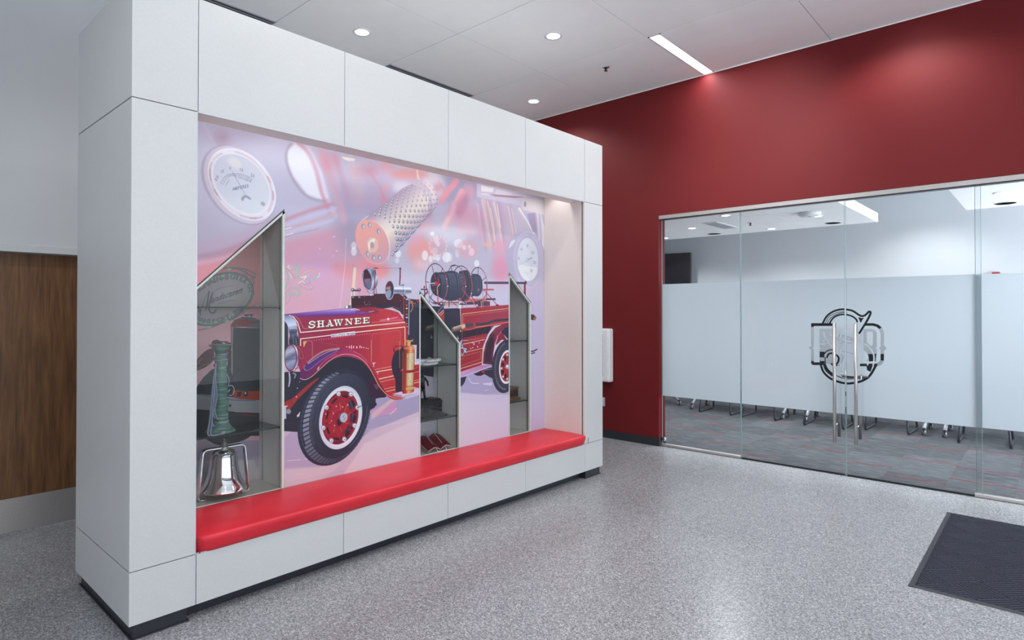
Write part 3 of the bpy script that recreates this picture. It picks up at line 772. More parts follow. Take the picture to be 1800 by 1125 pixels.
('P',['e',3235,2409,13,4,5,-12,0,360,8],(108,116,144),.6714285714285715,.001),
('P',['e',3232,2413,6,2,2,-5,0,360,6],(248,250,252),.85,.001),
('P',['e',3234,2366,13,4,5,-13,0,360,8],(108,116,144),.6714285714285715,.001),
('P',['e',3231,2370,6,2,2,-5,0,360,6],(248,250,252),.85,.001),
('P',['e',3218,2328,12,4,5,-13,0,360,8],(108,116,144),.6714285714285715,.001),
('P',['e',3215,2333,6,3,2,-5,0,360,6],(248,250,252),.85,.001),
('P',['e',3189,2300,11,4,4,-13,0,360,8],(140,140,168),.6714285714285715,.001),
('P',['e',3186,2304,6,2,2,-5,0,360,6],(248,250,252),.85,.001),
('P',['e',3072,2586,4,3,2,-12,0,360,8],(108,116,144),.6428571428571428,.001),
('P',['e',3069,2589,6,3,2,-4,0,360,6],(248,250,252),.85,.001),
('P',['e',3119,2581,4,3,3,-12,0,360,8],(108,116,144),.6428571428571428,.001),
('P',['e',3116,2585,6,2,2,-4,0,360,6],(248,250,252),.85,.001),
('P',['e',3165,2565,5,3,4,-12,0,360,8],(108,116,144),.6428571428571428,.001),
('P',['e',3163,2568,6,3,2,-4,0,360,6],(248,250,252),.85,.001),
('P',['e',3207,2537,8,4,4,-12,0,360,8],(108,116,144),.6428571428571428,.001),
('P',['e',3204,2540,6,3,2,-4,0,360,6],(248,250,252),.85,.001),
('P',['e',3240,2500,10,4,5,-12,0,360,8],(108,116,144),.6428571428571428,.001),
('P',['e',3237,2504,6,3,2,-4,0,360,6],(248,250,252),.85,.001),
('P',['e',3261,2458,12,4,5,-12,0,360,8],(108,116,144),.6428571428571428,.001),
('P',['e',3258,2462,6,3,2,-4,0,360,6],(248,250,252),.85,.001),
('P',['e',3267,2415,13,4,5,-12,0,360,8],(108,116,144),.6428571428571428,.001),
('P',['e',3264,2419,6,3,2,-4,0,360,6],(248,250,252),.85,.001),
('P',['e',3258,2375,12,4,5,-12,0,360,8],(108,116,144),.6428571428571428,.001),
('P',['e',3255,2379,6,2,2,-5,0,360,6],(248,250,252),.85,.001),
('P',['e',3235,2342,11,4,4,-12,0,360,8],(108,116,144),.6428571428571428,.001),
('P',['e',3232,2346,6,2,2,-5,0,360,6],(248,250,252),.85,.001),
('P',['e',3200,2320,9,3,4,-12,0,360,8],(140,140,168),.6428571428571428,.001),
('P',['e',3197,2324,6,2,2,-4,0,360,6],(248,250,252),.85,.001),
('P',['e',3080,2607,4,3,2,-12,0,360,8],(108,116,144),.6142857142857143,.002),
('P',['e',3077,2611,6,2,2,-4,0,360,6],(248,250,252),.85,.002),
('P',['e',3125,2610,4,3,2,-12,0,360,8],(108,116,144),.6142857142857143,.002),
('P',['e',3123,2613,6,2,2,-4,0,360,6],(248,250,252),.85,.002),
('P',['e',3173,2599,4,3,3,-11,0,360,8],(108,116,144),.6142857142857143,.002),
('P',['e',3170,2603,6,2,2,-4,0,360,6],(248,250,252),.85,.002),
('P',['e',3218,2577,6,3,4,-11,0,360,8],(108,116,144),.6142857142857143,.002),
('P',['e',3215,2581,6,2,2,-4,0,360,6],(248,250,252),.85,.002),
('P',['e',3256,2545,9,4,5,-12,0,360,8],(108,116,144),.6142857142857143,.002),
('P',['e',3253,2549,6,2,2,-4,0,360,6],(248,250,252),.85,.002),
('P',['e',3283,2506,11,4,5,-12,0,360,8],(108,116,144),.6142857142857143,.002),
('P',['e',3280,2510,6,2,2,-4,0,360,6],(248,250,252),.85,.002),
('P',['e',3296,2464,12,4,5,-12,0,360,8],(108,116,144),.6142857142857143,.002),
('P',['e',3293,2468,6,2,2,-4,0,360,6],(248,250,252),.85,.002),
('P',['e',3295,2423,13,4,5,-12,0,360,8],(108,116,144),.6142857142857143,.002),
('P',['e',3292,2426,6,2,2,-4,0,360,6],(248,250,252),.85,.002),
('P',['e',3278,2387,12,4,5,-12,0,360,8],(108,116,144),.6142857142857143,.002),
('P',['e',3275,2391,6,2,2,-4,0,360,6],(248,250,252),.85,.002),
('P',['e',3249,2359,10,3,4,-12,0,360,8],(140,140,168),.6142857142857143,.002),
('P',['e',3246,2363,6,2,2,-4,0,360,6],(248,250,252),.85,.002),
('P',['e',3133,2635,4,3,2,-11,0,360,8],(108,116,144),.5857142857142857,.002),
('P',['e',3130,2638,6,3,2,-4,0,360,6],(248,250,252),.85,.002),
('P',['e',3180,2631,4,3,3,-11,0,360,8],(108,116,144),.5857142857142857,.002),
('P',['e',3177,2634,6,3,2,-4,0,360,6],(248,250,252),.85,.002),
('P',['e',3226,2615,4,3,4,-11,0,360,8],(108,116,144),.5857142857142857,.002),
('P',['e',3223,2618,6,3,2,-4,0,360,6],(248,250,252),.85,.002),
('P',['e',3268,2588,7,3,5,-11,0,360,8],(108,116,144),.5857142857142857,.002),
('P',['e',3265,2592,6,2,2,-4,0,360,6],(248,250,252),.85,.002),
('P',['e',3301,2553,10,4,5,-11,0,360,8],(108,116,144),.5857142857142857,.002),
('P',['e',3298,2557,6,2,2,-4,0,360,6],(248,250,252),.85,.002),
('P',['e',3322,2513,11,4,5,-11,0,360,8],(108,116,144),.5857142857142857,.002),
('P',['e',3319,2517,6,2,2,-4,0,360,6],(248,250,252),.85,.002),
('P',['e',3328,2471,12,4,5,-11,0,360,8],(108,116,144),.5857142857142857,.002),
('P',['e',3325,2475,6,2,2,-4,0,360,6],(248,250,252),.85,.002),
('P',['e',3319,2433,12,4,5,-11,0,360,8],(108,116,144),.5857142857142857,.002),
('P',['e',3316,2437,6,2,2,-4,0,360,6],(248,250,252),.85,.002),
('P',['e',3296,2401,11,4,4,-11,0,360,8],(108,116,144),.5857142857142857,.002),
('P',['e',3293,2405,6,2,2,-4,0,360,6],(248,250,252),.85,.002),
('P',['e',3262,2379,8,4,4,-11,0,360,8],(140,140,168),.5857142857142857,.002),
('P',['e',3258,2383,6,2,2,-4,0,360,6],(248,250,252),.85,.002),
('P',['e',3141,2657,4,3,2,-11,0,360,8],(108,116,144),.5571428571428572,.002),
('P',['e',3138,2660,5,3,2,-4,0,360,6],(248,250,252),.85,.002),
('P',['e',3187,2659,4,3,2,-11,0,360,8],(108,116,144),.5571428571428572,.002),
('P',['e',3184,2663,5,3,2,-4,0,360,6],(248,250,252),.85,.002),
('P',['e',3234,2649,4,3,4,-11,0,360,8],(108,116,144),.5571428571428572,.002),
('P',['e',3232,2653,5,3,2,-4,0,360,6],(248,250,252),.85,.002),
('P',['e',3279,2628,6,3,4,-11,0,360,8],(108,116,144),.5571428571428572,.002),
('P',['e',3276,2632,6,2,2,-4,0,360,6],(248,250,252),.85,.002),
('P',['e',3317,2597,8,4,5,-10,0,360,8],(108,116,144),.5571428571428572,.002),
('P',['e',3314,2601,5,2,2,-4,0,360,6],(248,250,252),.85,.002),
('P',['e',3344,2560,10,4,5,-11,0,360,8],(108,116,144),.5571428571428572,.002),
('P',['e',3341,2564,6,3,2,-4,0,360,6],(248,250,252),.85,.002),
('P',['e',3358,2520,11,4,5,-11,0,360,8],(108,116,144),.5571428571428572,.002),
('P',['e',3355,2524,6,2,2,-4,0,360,6],(248,250,252),.85,.002),
('P',['e',3356,2480,11,4,5,-11,0,360,8],(108,116,144),.5571428571428572,.002),
('P',['e',3353,2484,6,2,2,-3,0,360,6],(248,250,252),.85,.002),
('P',['e',3340,2446,11,4,5,-11,0,360,8],(108,116,144),.5571428571428572,.002),
('P',['e',3337,2450,5,2,2,-4,0,360,6],(248,250,252),.85,.002),
('P',['e',3311,2419,9,4,4,-11,0,360,8],(140,140,168),.5571428571428572,.002),
('P',['e',3308,2423,5,2,2,-3,0,360,6],(248,250,252),.85,.002),
('P',['e',3194,2685,4,3,2,-10,0,360,8],(108,116,144),.5285714285714286,.002),
('P',['e',3192,2688,5,2,2,-3,0,360,6],(248,250,252),.85,.002),
('P',['e',3242,2681,4,3,3,-10,0,360,8],(108,116,144),.5285714285714286,.002),
('P',['e',3239,2685,5,3,2,-3,0,360,6],(248,250,252),.85,.002),
('P',['e',3288,2666,4,3,4,-10,0,360,8],(108,116,144),.5285714285714286,.002),
('P',['e',3286,2669,5,2,2,-3,0,360,6],(248,250,252),.85,.002),
('P',['e',3331,2640,7,3,5,-10,0,360,8],(108,116,144),.5285714285714286,.002),
('P',['e',3328,2644,5,3,2,-4,0,360,6],(248,250,252),.85,.002),
('P',['e',3364,2607,9,4,5,-10,0,360,8],(108,116,144),.5285714285714286,.002),
('P',['e',3361,2610,5,2,2,-3,0,360,6],(248,250,252),.85,.002),
('P',['e',3384,2568,10,4,5,-10,0,360,8],(108,116,144),.5285714285714286,.002),
('P',['e',3381,2572,5,3,2,-4,0,360,6],(248,250,252),.85,.002),
('P',['e',3390,2529,11,4,5,-10,0,360,8],(108,116,144),.5285714285714286,.002),
('P',['e',3387,2532,5,3,2,-4,0,360,6],(248,250,252),.85,.002),
('P',['e',3381,2492,11,4,5,-10,0,360,8],(108,116,144),.5285714285714286,.002),
('P',['e',3378,2496,5,3,2,-4,0,360,6],(248,250,252),.85,.002),
('P',['e',3358,2461,10,4,4,-10,0,360,8],(108,116,144),.5285714285714286,.002),
('P',['e',3355,2465,5,2,2,-4,0,360,6],(248,250,252),.85,.002),
('P',['e',3323,2440,8,4,4,-10,0,360,8],(140,140,168),.5285714285714286,.002),
('P',['e',3320,2444,5,2,2,-4,0,360,6],(248,250,252),.85,.002),
('P',['e',3204,2707,4,3,1,-9,0,360,8],(108,116,144),.5,.002),
('P',['e',3201,2711,5,2,2,-3,0,360,6],(248,250,252),.85,.002),
('P',['e',3250,2710,4,3,3,-9,0,360,8],(108,116,144),.5,.002),
('P',['e',3247,2713,5,2,2,-3,0,360,6],(248,250,252),.85,.002),
('P',['e',3297,2700,4,3,4,-10,0,360,8],(108,116,144),.5,.002),
('P',['e',3294,2704,5,3,2,-3,0,360,6],(248,250,252),.85,.002),
('P',['e',3342,2680,5,3,4,-10,0,360,8],(108,116,144),.5,.002),
('P',['e',3339,2684,5,3,2,-3,0,360,6],(248,250,252),.85,.002),
('P',['e',3380,2651,8,4,5,-9,0,360,8],(108,116,144),.5,.002),
('P',['e',3377,2655,5,3,2,-3,0,360,6],(248,250,252),.85,.002),
('P',['e',3407,2615,10,4,5,-10,0,360,8],(108,116,144),.5,.002),
('P',['e',3404,2619,5,2,2,-3,0,360,6],(248,250,252),.85,.002),
('P',['e',3421,2577,10,4,5,-10,0,360,8],(108,116,144),.5,.002),
('P',['e',3418,2581,5,3,2,-3,0,360,6],(248,250,252),.85,.002),
('P',['e',3420,2539,11,4,6,-10,0,360,8],(108,116,144),.5,.002),
('P',['e',3416,2543,5,2,2,-3,0,360,6],(248,250,252),.85,.002),
('P',['e',3403,2506,10,4,5,-10,0,360,8],(108,116,144),.5,.002),
('P',['e',3400,2510,5,3,2,-3,0,360,6],(248,250,252),.85,.002),
('P',['e',3374,2480,9,4,4,-10,0,360,8],(140,140,168),.5,.002),
('P',['e',3370,2484,5,2,2,-3,0,360,6],(248,250,252),.85,.002),
('P',['e',2769,2159,156,-35,0,-163,0,360,28],[(2659,2295),(2853,2017),(238,168,160),(228,164,160),(208,160,176)],1,.001),
('S',['e',2767,2161,159,-37,1,-165,-80,110,28],3,(240,214,208),.9,.001),
('P',['e',2683,2268,17,-2,0,-20,0,360,28],(140,150,176),.9,.001),
('P',['e',2688,2266,7,-1,0,-13,0,360,28],(232,236,244),.8,.001),
('P',['e',2741,2287,17,-2,0,-20,0,360,28],(140,150,176),.9,.001),
('P',['e',2746,2285,7,-1,0,-13,0,360,28],(232,236,244),.8,.001),
('P',['e',2824,2246,18,-2,0,-20,0,360,28],(140,150,176),.9,.001),
('P',['e',2828,2243,7,-2,0,-13,0,360,28],(232,236,244),.8,.001),
('P',['e',2722,2064,18,-2,0,-20,0,360,28],(140,150,176),.9,.001),
('P',['e',2726,2061,7,-2,0,-13,0,360,28],(232,236,244),.8,.001),
('P',['e',2780,2039,18,-3,0,-20,0,360,28],(140,150,176),.9,.001),
('P',['e',2784,2036,7,-2,0,-13,0,360,28],(232,236,244),.8,.001),
('P',['e',2833,2043,18,-3,0,-20,0,360,28],(140,150,176),.9,.001),
('P',['e',2837,2041,7,-2,0,-13,0,360,28],(232,236,244),.8,.001),
('P',[2713,2155,2746,2194,2790,2191,2817,2171,2822,2119,2799,2084,2746,2073,2733,2061,2737,2098],(226,190,178),1,.001),
('P',[2733,2156,2759,2180,2795,2187,2786,2161,2746,2121,2737,2076,2724,2134],(246,232,218),.95,.001),
('P',['e',2764,2133,18,-2,0,-26,0,360,28],(180,150,160),.9,.001),
('S',['e',2764,2166,62,-9,1,-63,-150,-20,28],2,(236,190,180),.7,.001),
('P',['e',1748,2433,243,-57,1,-241,0,360,28],(168,156,178),.55,.005),
('P',['e',1755,2437,232,-54,1,-236,0,360,28],(222,212,226),.8,.001),
('P',['e',1769,2442,221,-52,1,-218,0,360,28],(232,232,244),1,.001),
('S',['e',1769,2442,217,-51,1,-214,0,360,40],5,(250,250,255),.9,.001),
('S',['e',1756,2433,207,-42,2,-207,-100,30,28],14,(214,184,200),.5,.002),
('S',['e',1757,2435,198,-53,0,-194,60,230,28],11,(196,160,180),.55,.002),
('S',['e',1758,2440,214,-45,4,-207,-60,-40,8],8,(240,244,250),.8,.001),
('S',['e',1788,2600,190,-187,23,-132,-35,-25,8],8,(205,150,165),.8,.001),
('S',['e',1707,2401,264,-9,0,-214,-10,5,8],8,(190,150,175),.8,.001),
('S',['e',1777,2419,207,-62,-18,-181,95,130,8],8,(250,250,255),.8,.001),
('S',['e',1749,2367,191,-109,6,-155,140,150,8],7,(160,150,175),.8,.001),
('S',['e',1739,2434,179,-56,3,-194,165,185,8],8,(190,160,180),.8,.001),
('S',['e',1766,2453,203,-36,8,-194,200,240,8],8,(245,240,245),.8,.001),
('S',['e',1772,2435,206,-52,-13,-198,50,75,8],8,(200,160,180),.8,.001),
('S',['e',1763,2444,190,-44,1,-185,0,360,40],3,(250,248,252),.9,.001),
('P',['e',1761,2447,183,-41,1,-177,0,360,28],[(1680,2615),(1844,2270),(212,216,230),(216,222,234),(222,230,238)],1,.001),
('P',['e',1712,2573,42,-8,0,-32,0,360,28],(240,236,232),.6,.011),
('S',['s',1624,2432,1649,2473,1675,2494,1702,2502,1734,2509,1766,2508,1799,2501,1826,2488],2,(150,152,176),.9),
('S',['s',1640,2423,1662,2462,1686,2483,1710,2490,1739,2494,1769,2491,1796,2483,1822,2475],1,(150,152,176),.9),
('S',[1624,2432,1640,2423],3,(150,152,176),.8),
('S',[1628,2440,1644,2430],2,(150,152,176),.8),
('S',[1635,2451,1650,2441],3,(150,152,176),.8),
('S',[1642,2463,1656,2452],2,(150,152,176),.8),
('S',[1649,2473,1662,2462],3,(150,152,176),.8),
('S',[1656,2480,1668,2468],2,(150,152,176),.8),
('S',[1662,2485,1674,2474],3,(150,152,176),.8),
('S',[1669,2490,1680,2479],3,(150,152,176),.8),
('S',[1675,2494,1686,2483],3,(150,152,176),.8),
('S',[1682,2497,1692,2486],3,(150,152,176),.8),
('S',[1688,2499,1697,2487],2,(150,152,176),.8),
('S',[1695,2501,1703,2489],3,(150,152,176),.8),
('S',[1702,2502,1710,2490],3,(150,152,176),.8),
('S',[1709,2504,1717,2491],2,(150,152,176),.8),
('S',[1717,2506,1724,2492],2,(150,152,176),.8),
('S',[1725,2508,1731,2493],2,(150,152,176),.8),
('S',[1734,2509,1739,2494],3,(150,152,176),.8),
('S',[1742,2509,1746,2494],3,(150,152,176),.8),
('S',[1750,2509,1754,2493],3,(150,152,176),.8),
('S',[1758,2509,1761,2492],2,(150,152,176),.8),
('S',[1766,2508,1769,2491],3,(150,152,176),.8),
('S',[1774,2507,1776,2489],2,(150,152,176),.8),
('S',[1783,2505,1783,2487],2,(150,152,176),.8),
('S',[1791,2504,1789,2485],3,(150,152,176),.8),
('S',[1799,2501,1796,2483],3,(150,152,176),.8),
('S',[1806,2498,1803,2481],3,(150,152,176),.8),
('S',[1814,2494,1811,2478],2,(150,152,176),.8),
('S',[1821,2491,1817,2476],2,(150,152,176),.8),
('S',[1826,2488,1822,2475],3,(150,152,176),.8),
('S',[1696,2517,1783,2378],4,(165,166,190),.95),
('S',[1708,2503,1718,2486],11,(165,166,190),.8),
('P',['c',1758,2340,1756,2356,1772,2374,1799,2375,1821,2357,1810,2353,1788,2363,1775,2356,1769,2339],(160,162,188),.95),
('P',['e',1899,2337,15,0,2,-14,0,360,28],(176,176,196),.9),
('T','20',[[6388,9740,6448,9856,6328,9808],[6424,9812,6488,9928,6364,9876]],(146,148,176),1,.02),
('T','10',[[6496,9956,6576,10004,6476,10064],[6544,9984,6624,10028,6524,10092]],(146,148,176),1,.02),
('T','0',[[6712,10096,6792,10108,6712,10208]],(146,148,176),1,.02),
('T','10',[[6968,10112,7052,10100,6980,10228],[7016,10104,7100,10092,7032,10220]],(146,148,176),1,.02),
('T','20',[[7256,10020,7344,9996,7280,10140],[7308,10004,7396,9980,7332,10124]],(146,148,176),1,.02),
('T','AMPERES',[[6796,9576,6884,9608,6796,9692],[6856,9596,6940,9628,6856,9716],[6932,9624,7020,9656,6932,9744],[6992,9644,7076,9676,6988,9764],[7048,9668,7136,9700,7048,9788],[7108,9688,7196,9720,7108,9808],[7168,9712,7256,9744,7168,9832]],(138,140,170),1,.03),
('T','CHARGE',[[6608,9640,6636,9684,6608,9708],[6628,9672,6656,9716,6628,9740],[6648,9700,6676,9748,6648,9772],[6668,9732,6696,9780,6664,9804],[6684,9764,6712,9808,6684,9836],[6704,9796,6732,9840,6704,9864]],(146,148,176),.9,.02),
('T','DISCHARGE',[[6944,9920,7004,9912,6944,9980],[6988,9912,7048,9904,6984,9972],[7004,9912,7064,9900,7004,9972],[7044,9904,7104,9892,7044,9964],[7088,9896,7148,9884,7088,9956],[7128,9888,7188,9876,7128,9948],[7168,9880,7232,9868,7168,9940],[7212,9872,7272,9860,7212,9932],[7252,9864,7312,9852,7252,9924]],(146,148,176),.9,.02),
('P',['e',4539,2130,248,-4,0,-271,0,360,28],(184,178,204),.85,.002),
('P',[4327,2224,4360,2296,4418,2323,4427,2308,4389,2267,4346,2235],(226,226,240),.9,.001),
('P',['e',4629,2139,229,1,0,-282,0,360,28],(190,184,210),1,.001),
('S',['e',4628,2139,225,1,0,-279,0,360,28],5,(212,212,232),.8,.001),
('S',['e',4614,2140,192,3,0,-245,100,270,28],6,(214,214,234),.7,.002),
('S',['e',4613,2133,205,8,0,-254,290,380,28],5,(222,222,240),.7,.002),
('S',[4447,1953,4495,1916],3,(250,250,255),.8,.001),
('P',['e',4617,2140,162,2,0,-214,0,360,28],[(4615,2096),(4615,2057),(214,220,232),(214,220,232),(228,232,238)],1,.001),
('P',[4461,2088,4775,2066,4759,2005,4718,1957,4656,1929,4585,1936,4515,1981,4471,2037],(234,237,240),.9,.001),
('S',['s',4466,2070,4595,2124,4682,2163],3,(160,160,185),.9),
('S',[4635,2143,4676,2162],14,(160,160,185),.8),
('S',['e',4610,2135,16,1,0,-17,0,360,28],5,(160,160,185),.9),
('T','40',[[17844,8516,17964,8512,17844,8684],[17912,8512,18028,8508,17912,8680]],(160,166,192),.9,.03),
('T','60',[[18012,8888,18132,8884,18012,9056],[18080,8884,18200,8884,18080,9056]],(160,166,192),.9,.03),
('T','80',[[18380,9044,18500,9044,18380,9216],[18448,9040,18572,9040,18448,9212]],(160,166,192),.9,.03),
('T','100',[[18656,8804,18780,8800,18656,8976],[18728,8800,18852,8800,18728,8972],[18796,8796,18920,8796,18796,8972]],(160,166,192),.9,.03),
('T','120',[[18768,8416,18892,8412,18768,8592],[18836,8412,18964,8408,18836,8588],[18908,8408,19032,8404,18908,8584]],(160,166,192),.9,.03),
('T','30',[[18624,8068,18748,8064,18624,8240],[18692,8064,18816,8060,18692,8236]],(160,166,192),.9,.03),
('S',[4563,2011,4635,2005],6,(200,202,214),.7,.001),
('S',[4573,1993,4623,1989],5,(200,202,214),.7,.001),
('S',[4668,2332,4663,2319],3,(170,175,198),.7),
('S',[4690,2319,4684,2307],3,(170,175,198),.7),
('S',[4710,2302,4702,2291],3,(170,175,198),.7),
('S',[4728,2281,4719,2271],3,(170,175,198),.7),
('S',[4743,2256,4733,2248],3,(170,175,198),.7),
('S',[4755,2229,4744,2222],3,(170,175,198),.7),
('S',[4764,2198,4752,2194],3,(170,175,198),.7),
('S',[4769,2167,4756,2164],3,(170,175,198),.7),
('S',[4770,2135,4757,2134],3,(170,175,198),.7),
('S',[4767,2103,4755,2104],3,(170,175,198),.7),
('S',[4760,2071,4749,2075],3,(170,175,198),.7),
('S',[4750,2042,4739,2048],3,(170,175,198),.7),
('S',[4737,2015,4727,2023],3,(170,175,198),.7),
('P',[2033,1349,4907,1552,4905,-424,1472,416,1470,828,2055,1040],[(2498,744),(4379,575),(196,178,196),(206,196,214),(206,204,224)]),
('P',[2695,629,3249,759,4907,1086,4905,-424,2314,209],[(2596,309),(4379,902),(214,198,208),(208,204,220),(200,198,222)],1,.009),
('P',[2056,771,2181,870,2694,972,3249,1007,3249,810,3016,767,2746,716,2498,578,2313,515,2056,556],[(2139,564),(3249,913),(176,160,190),(162,156,188),(160,156,190)],1,.003),
('P',[2056,564,2313,531,2498,516,2314,410,2057,418],(208,192,202),.8,.009),
('P',[2735,873,2999,931,2999,823,2787,823],(196,146,186),1,.002),
('P',[2761,848,2960,948,2999,940,2819,828,2761,801],(206,178,186),.95,.002),
('S',[2761,870,2960,971],6,(150,150,185),.8),
('S',[2938,822,2999,859],5,(235,220,225),.9),
('S',[2077,614,2173,604],4,(225,215,220),.9),
('S',[2208,602,2247,599],4,(225,215,220),.9),
('S',['s',2077,452,2225,460,2595,460],3,(190,150,160),.5,.002),
('S',[3249,759,2736,726],3,(222,218,232),.8),
('P',[3673,1116,4217,1131,4379,793,4338,830,3987,866,3687,916],(166,160,196),1,.002),
('P',[3673,918,3987,871,4379,848,4379,750,3673,828],(196,192,214),.4,.009),
('S',['s',3798,1037,3834,988,3928,975],8,(212,208,226),.9),
('P',[3972,971,4108,969,4093,939,3987,959],(212,208,226),.9),
('S',[3994,901,4055,906],4,(220,216,232),.9),
('P',[4635,1555,4879,1553,4878,392,4634,395],[(4760,1554),(4759,524),(186,178,206),(190,184,210),(190,186,216)],.8,.013),
('P',[3214,1675,3688,1663,3698,1167,3689,1026,3197,1133],(36,34,52)),
('P',[3425,1601,3507,1649,3507,1538,3452,1566],(170,46,58)),
('S',[3429,1594,3498,1638],4,(236,228,196)),
('S',[3443,1581,3503,1621],3,(236,228,196)),
('P',[3502,1659,3688,1658,3698,1514,3640,1431,3503,1549],(40,38,58)),
('S',['s',3516,1607,3654,1605,3654,1529],1,(120,50,60),.8),
('P',[3679,1210,3708,1358,3698,1649,3693,1656,4344,1690,4640,1712,4640,1483,4344,1512,4124,1492,4047,1419,3983,1311,3973,1186,3962,1139,3696,1096],[(3708,1379),(4338,1605),(150,34,52),(158,40,62),(164,52,78)]),
('P',[4080,1628,4338,1651,4338,1558,3848,1526,3807,1520],(150,52,76),.7,.005),
('P',[3640,1431,3708,1450,3728,1450,4069,1490,4091,1486,4047,1419,3848,1395,3708,1372,3679,1366],(38,26,46)),
('P',[3708,1365,3728,1393,4037,1427,4015,1368,3983,1311,3973,1252,3708,1223],(150,36,56),.8),
('S',[3747,1413,3757,1428],3,(190,70,80),.8),
('S',[3869,1377,3910,1452],2,(190,70,80),.8),
('S',[3957,1381,4005,1465],2,(190,70,80),.8),
('S',[3718,1518,3718,1603,4344,1657],5,(226,202,140),.95),
('S',[3733,1514,3735,1587,4338,1637],3,(196,150,110),.9),
('S',[3716,1450,3716,1379],4,(200,150,100),.9),
('S',[3723,1364,4015,1389],3,(200,160,120),.9),
('S',[3708,1335,4005,1370],5,(236,228,196),.95),
('S',[3703,1298,3973,1324],1,(120,30,45),.8),
('S',[3698,1238,3728,1239,3733,1264,3978,1292,3968,1208,3962,1164],5,(226,202,140),.95),
('S',[3698,1206,3733,1214,3743,1235,3952,1264,3947,1195,3698,1149],3,(206,150,110),.9),
('S',[3698,1125,3960,1164],5,(236,228,196),.95),
('P',['e',3843,1346,8,0,0,-5,0,360,12],(226,200,220),.95),
('P',['e',3864,1341,9,0,0,-5,0,360,12],(226,200,220),.95),
('P',['e',3931,1342,8,0,0,-5,0,360,12],(226,200,220),.95),
('P',['e',3864,1330,9,0,0,-5,0,360,12],(226,200,220),.95),
('P',['e',3823,1296,8,-1,0,-5,0,360,12],(226,200,220),.95),
('P',['e',3848,1302,8,-1,0,-5,0,360,12],(226,200,220),.95),
('P',['e',3910,1310,8,0,0,-5,0,360,12],(226,200,220),.95),
('P',['e',3910,1306,8,0,0,-5,0,360,12],(226,200,220),.95),
('S',['s',3869,1508,4037,1516,4123,1538,4344,1550],20,(44,50,68)),
('S',['s',3910,1518,4037,1528,4123,1547],5,(80,92,116),.7),
('S',['s',3869,1483,4015,1493,4344,1526],7,(206,140,110),.95),
('S',['s',3889,1473,4124,1498,4344,1516],3,(120,30,50),.9),
('P',[3597,1477,3611,1491,3708,1511,3718,1493,3713,1464,3630,1447,3603,1453],[(3649,1494),(3659,1448),(190,176,160),(120,96,80),(60,40,40)]),
('P',['e',3601,1468,13,0,0,-15,0,360,28],(150,110,90)),
('P',['e',3601,1468,6,0,0,-8,0,360,28],(60,30,30)),
('P',[3708,1511,3752,1517,3757,1485,3713,1471],(214,180,150)),
('P',[3752,1517,3858,1523,3863,1494,3757,1485],(60,66,84)),
('P',['e',3869,1501,18,0,0,-28,0,360,28],(150,60,70)),
('S',['s',3728,1473,3807,1466,3889,1482],5,(196,130,100),.9),
('P',['e',3664,1396,13,0,4,-21,0,360,28],(90,92,104)),
('P',['e',3665,1389,9,0,0,-6,0,360,12],(225,220,215)),
('S',['s',3713,1379,3708,1329,3728,1293],11,(66,70,98)),
('S',['s',3713,1379,3708,1329,3728,1293],5,(206,212,232),.95),
('S',[3728,1370,3787,1369],8,(66,70,98)),
('S',[3728,1370,3787,1369],4,(206,212,232),.95),
('S',[3718,1329,3748,1263],21,(66,70,98)),
('S',[3718,1329,3748,1263],9,(206,212,232),.95),
('S',[3708,1308,3767,1291],24,(66,70,98)),
('S',[3708,1308,3767,1291],11,(206,212,232),.95),
('S',[3708,1258,3723,1236],15,(66,70,98)),
('S',[3708,1258,3723,1236],7,(206,212,232),.95),
('S',[3738,1292,3772,1262],17,(66,70,98)),
('S',[3738,1292,3772,1262],8,(206,212,232),.95),
('P',['e',3753,1274,14,-1,0,-10,0,360,12],(150,158,190)),
('P',['e',3753,1275,7,0,0,-5,0,360,12],(240,242,250)),
('P',[3978,1149,3989,1251,4015,1331,4069,1411,4146,1473,4235,1502,4344,1516,4344,1481,4246,1456,4173,1393,4135,1327,4113,1245,4102,1132],[(3973,1296),(4168,1348),(64,20,48),(58,22,50),(40,18,40),(120,36,66)]),
('S',['s',3994,1155,4015,1294,4069,1374,4146,1447,4235,1479],3,(206,110,80),.8),
('S',[4015,1161,4085,1149,4096,1276,4129,1349,4190,1431,4344,1487],3,(176,60,90),.9),
('S',['s',4107,1148,4118,1245,4146,1334,4196,1408,4258,1459,4344,1484],7,(188,70,104),.9),
('P',[4151,1326,4190,1400,4235,1437,4281,1382,4321,1342,4235,1361,4157,1311],(128,32,56)),
('P',[4224,1437,4281,1474,4344,1481,4344,1342,4304,1374],(40,38,58)),
('P',['e',4289,1106,195,25,0,-252,0,360,28],(44,46,66)),
('P',['e',4311,1110,161,21,0,-219,0,360,28],(52,54,74)),
('S',[4284,883,4285,894],6,(190,196,214),.8),
('S',[4270,884,4272,895],6,(190,196,214),.8),
('S',[4256,887,4259,897],5,(190,196,214),.8),
('S',[4242,891,4247,902],6,(190,196,214),.8),
('S',[4229,897,4234,908],6,(190,196,214),.8),
('S',[4216,905,4223,915],5,(190,196,214),.8),
('S',[4204,914,4212,924],6,(190,196,214),.8),
('S',[4193,924,4201,934],6,(190,196,214),.8),
('S',[4182,936,4192,945],5,(190,196,214),.8),
('S',[4172,950,4183,958],5,(190,196,214),.8),
('S',[4164,964,4175,972],6,(190,196,214),.8),
('S',[4156,979,4168,986],5,(190,196,214),.8),
('S',[4150,996,4162,1002],5,(190,196,214),.8),
('S',[4144,1013,4157,1018],5,(190,196,214),.8),
('S',[4140,1031,4153,1035],5,(190,196,214),.8),
('S',[4137,1049,4150,1053],5,(190,196,214),.8),
('S',[4135,1068,4148,1071],5,(190,196,214),.8),
('S',[4135,1087,4148,1089],5,(190,196,214),.8),
('S',[4135,1107,4148,1108],5,(190,196,214),.8),
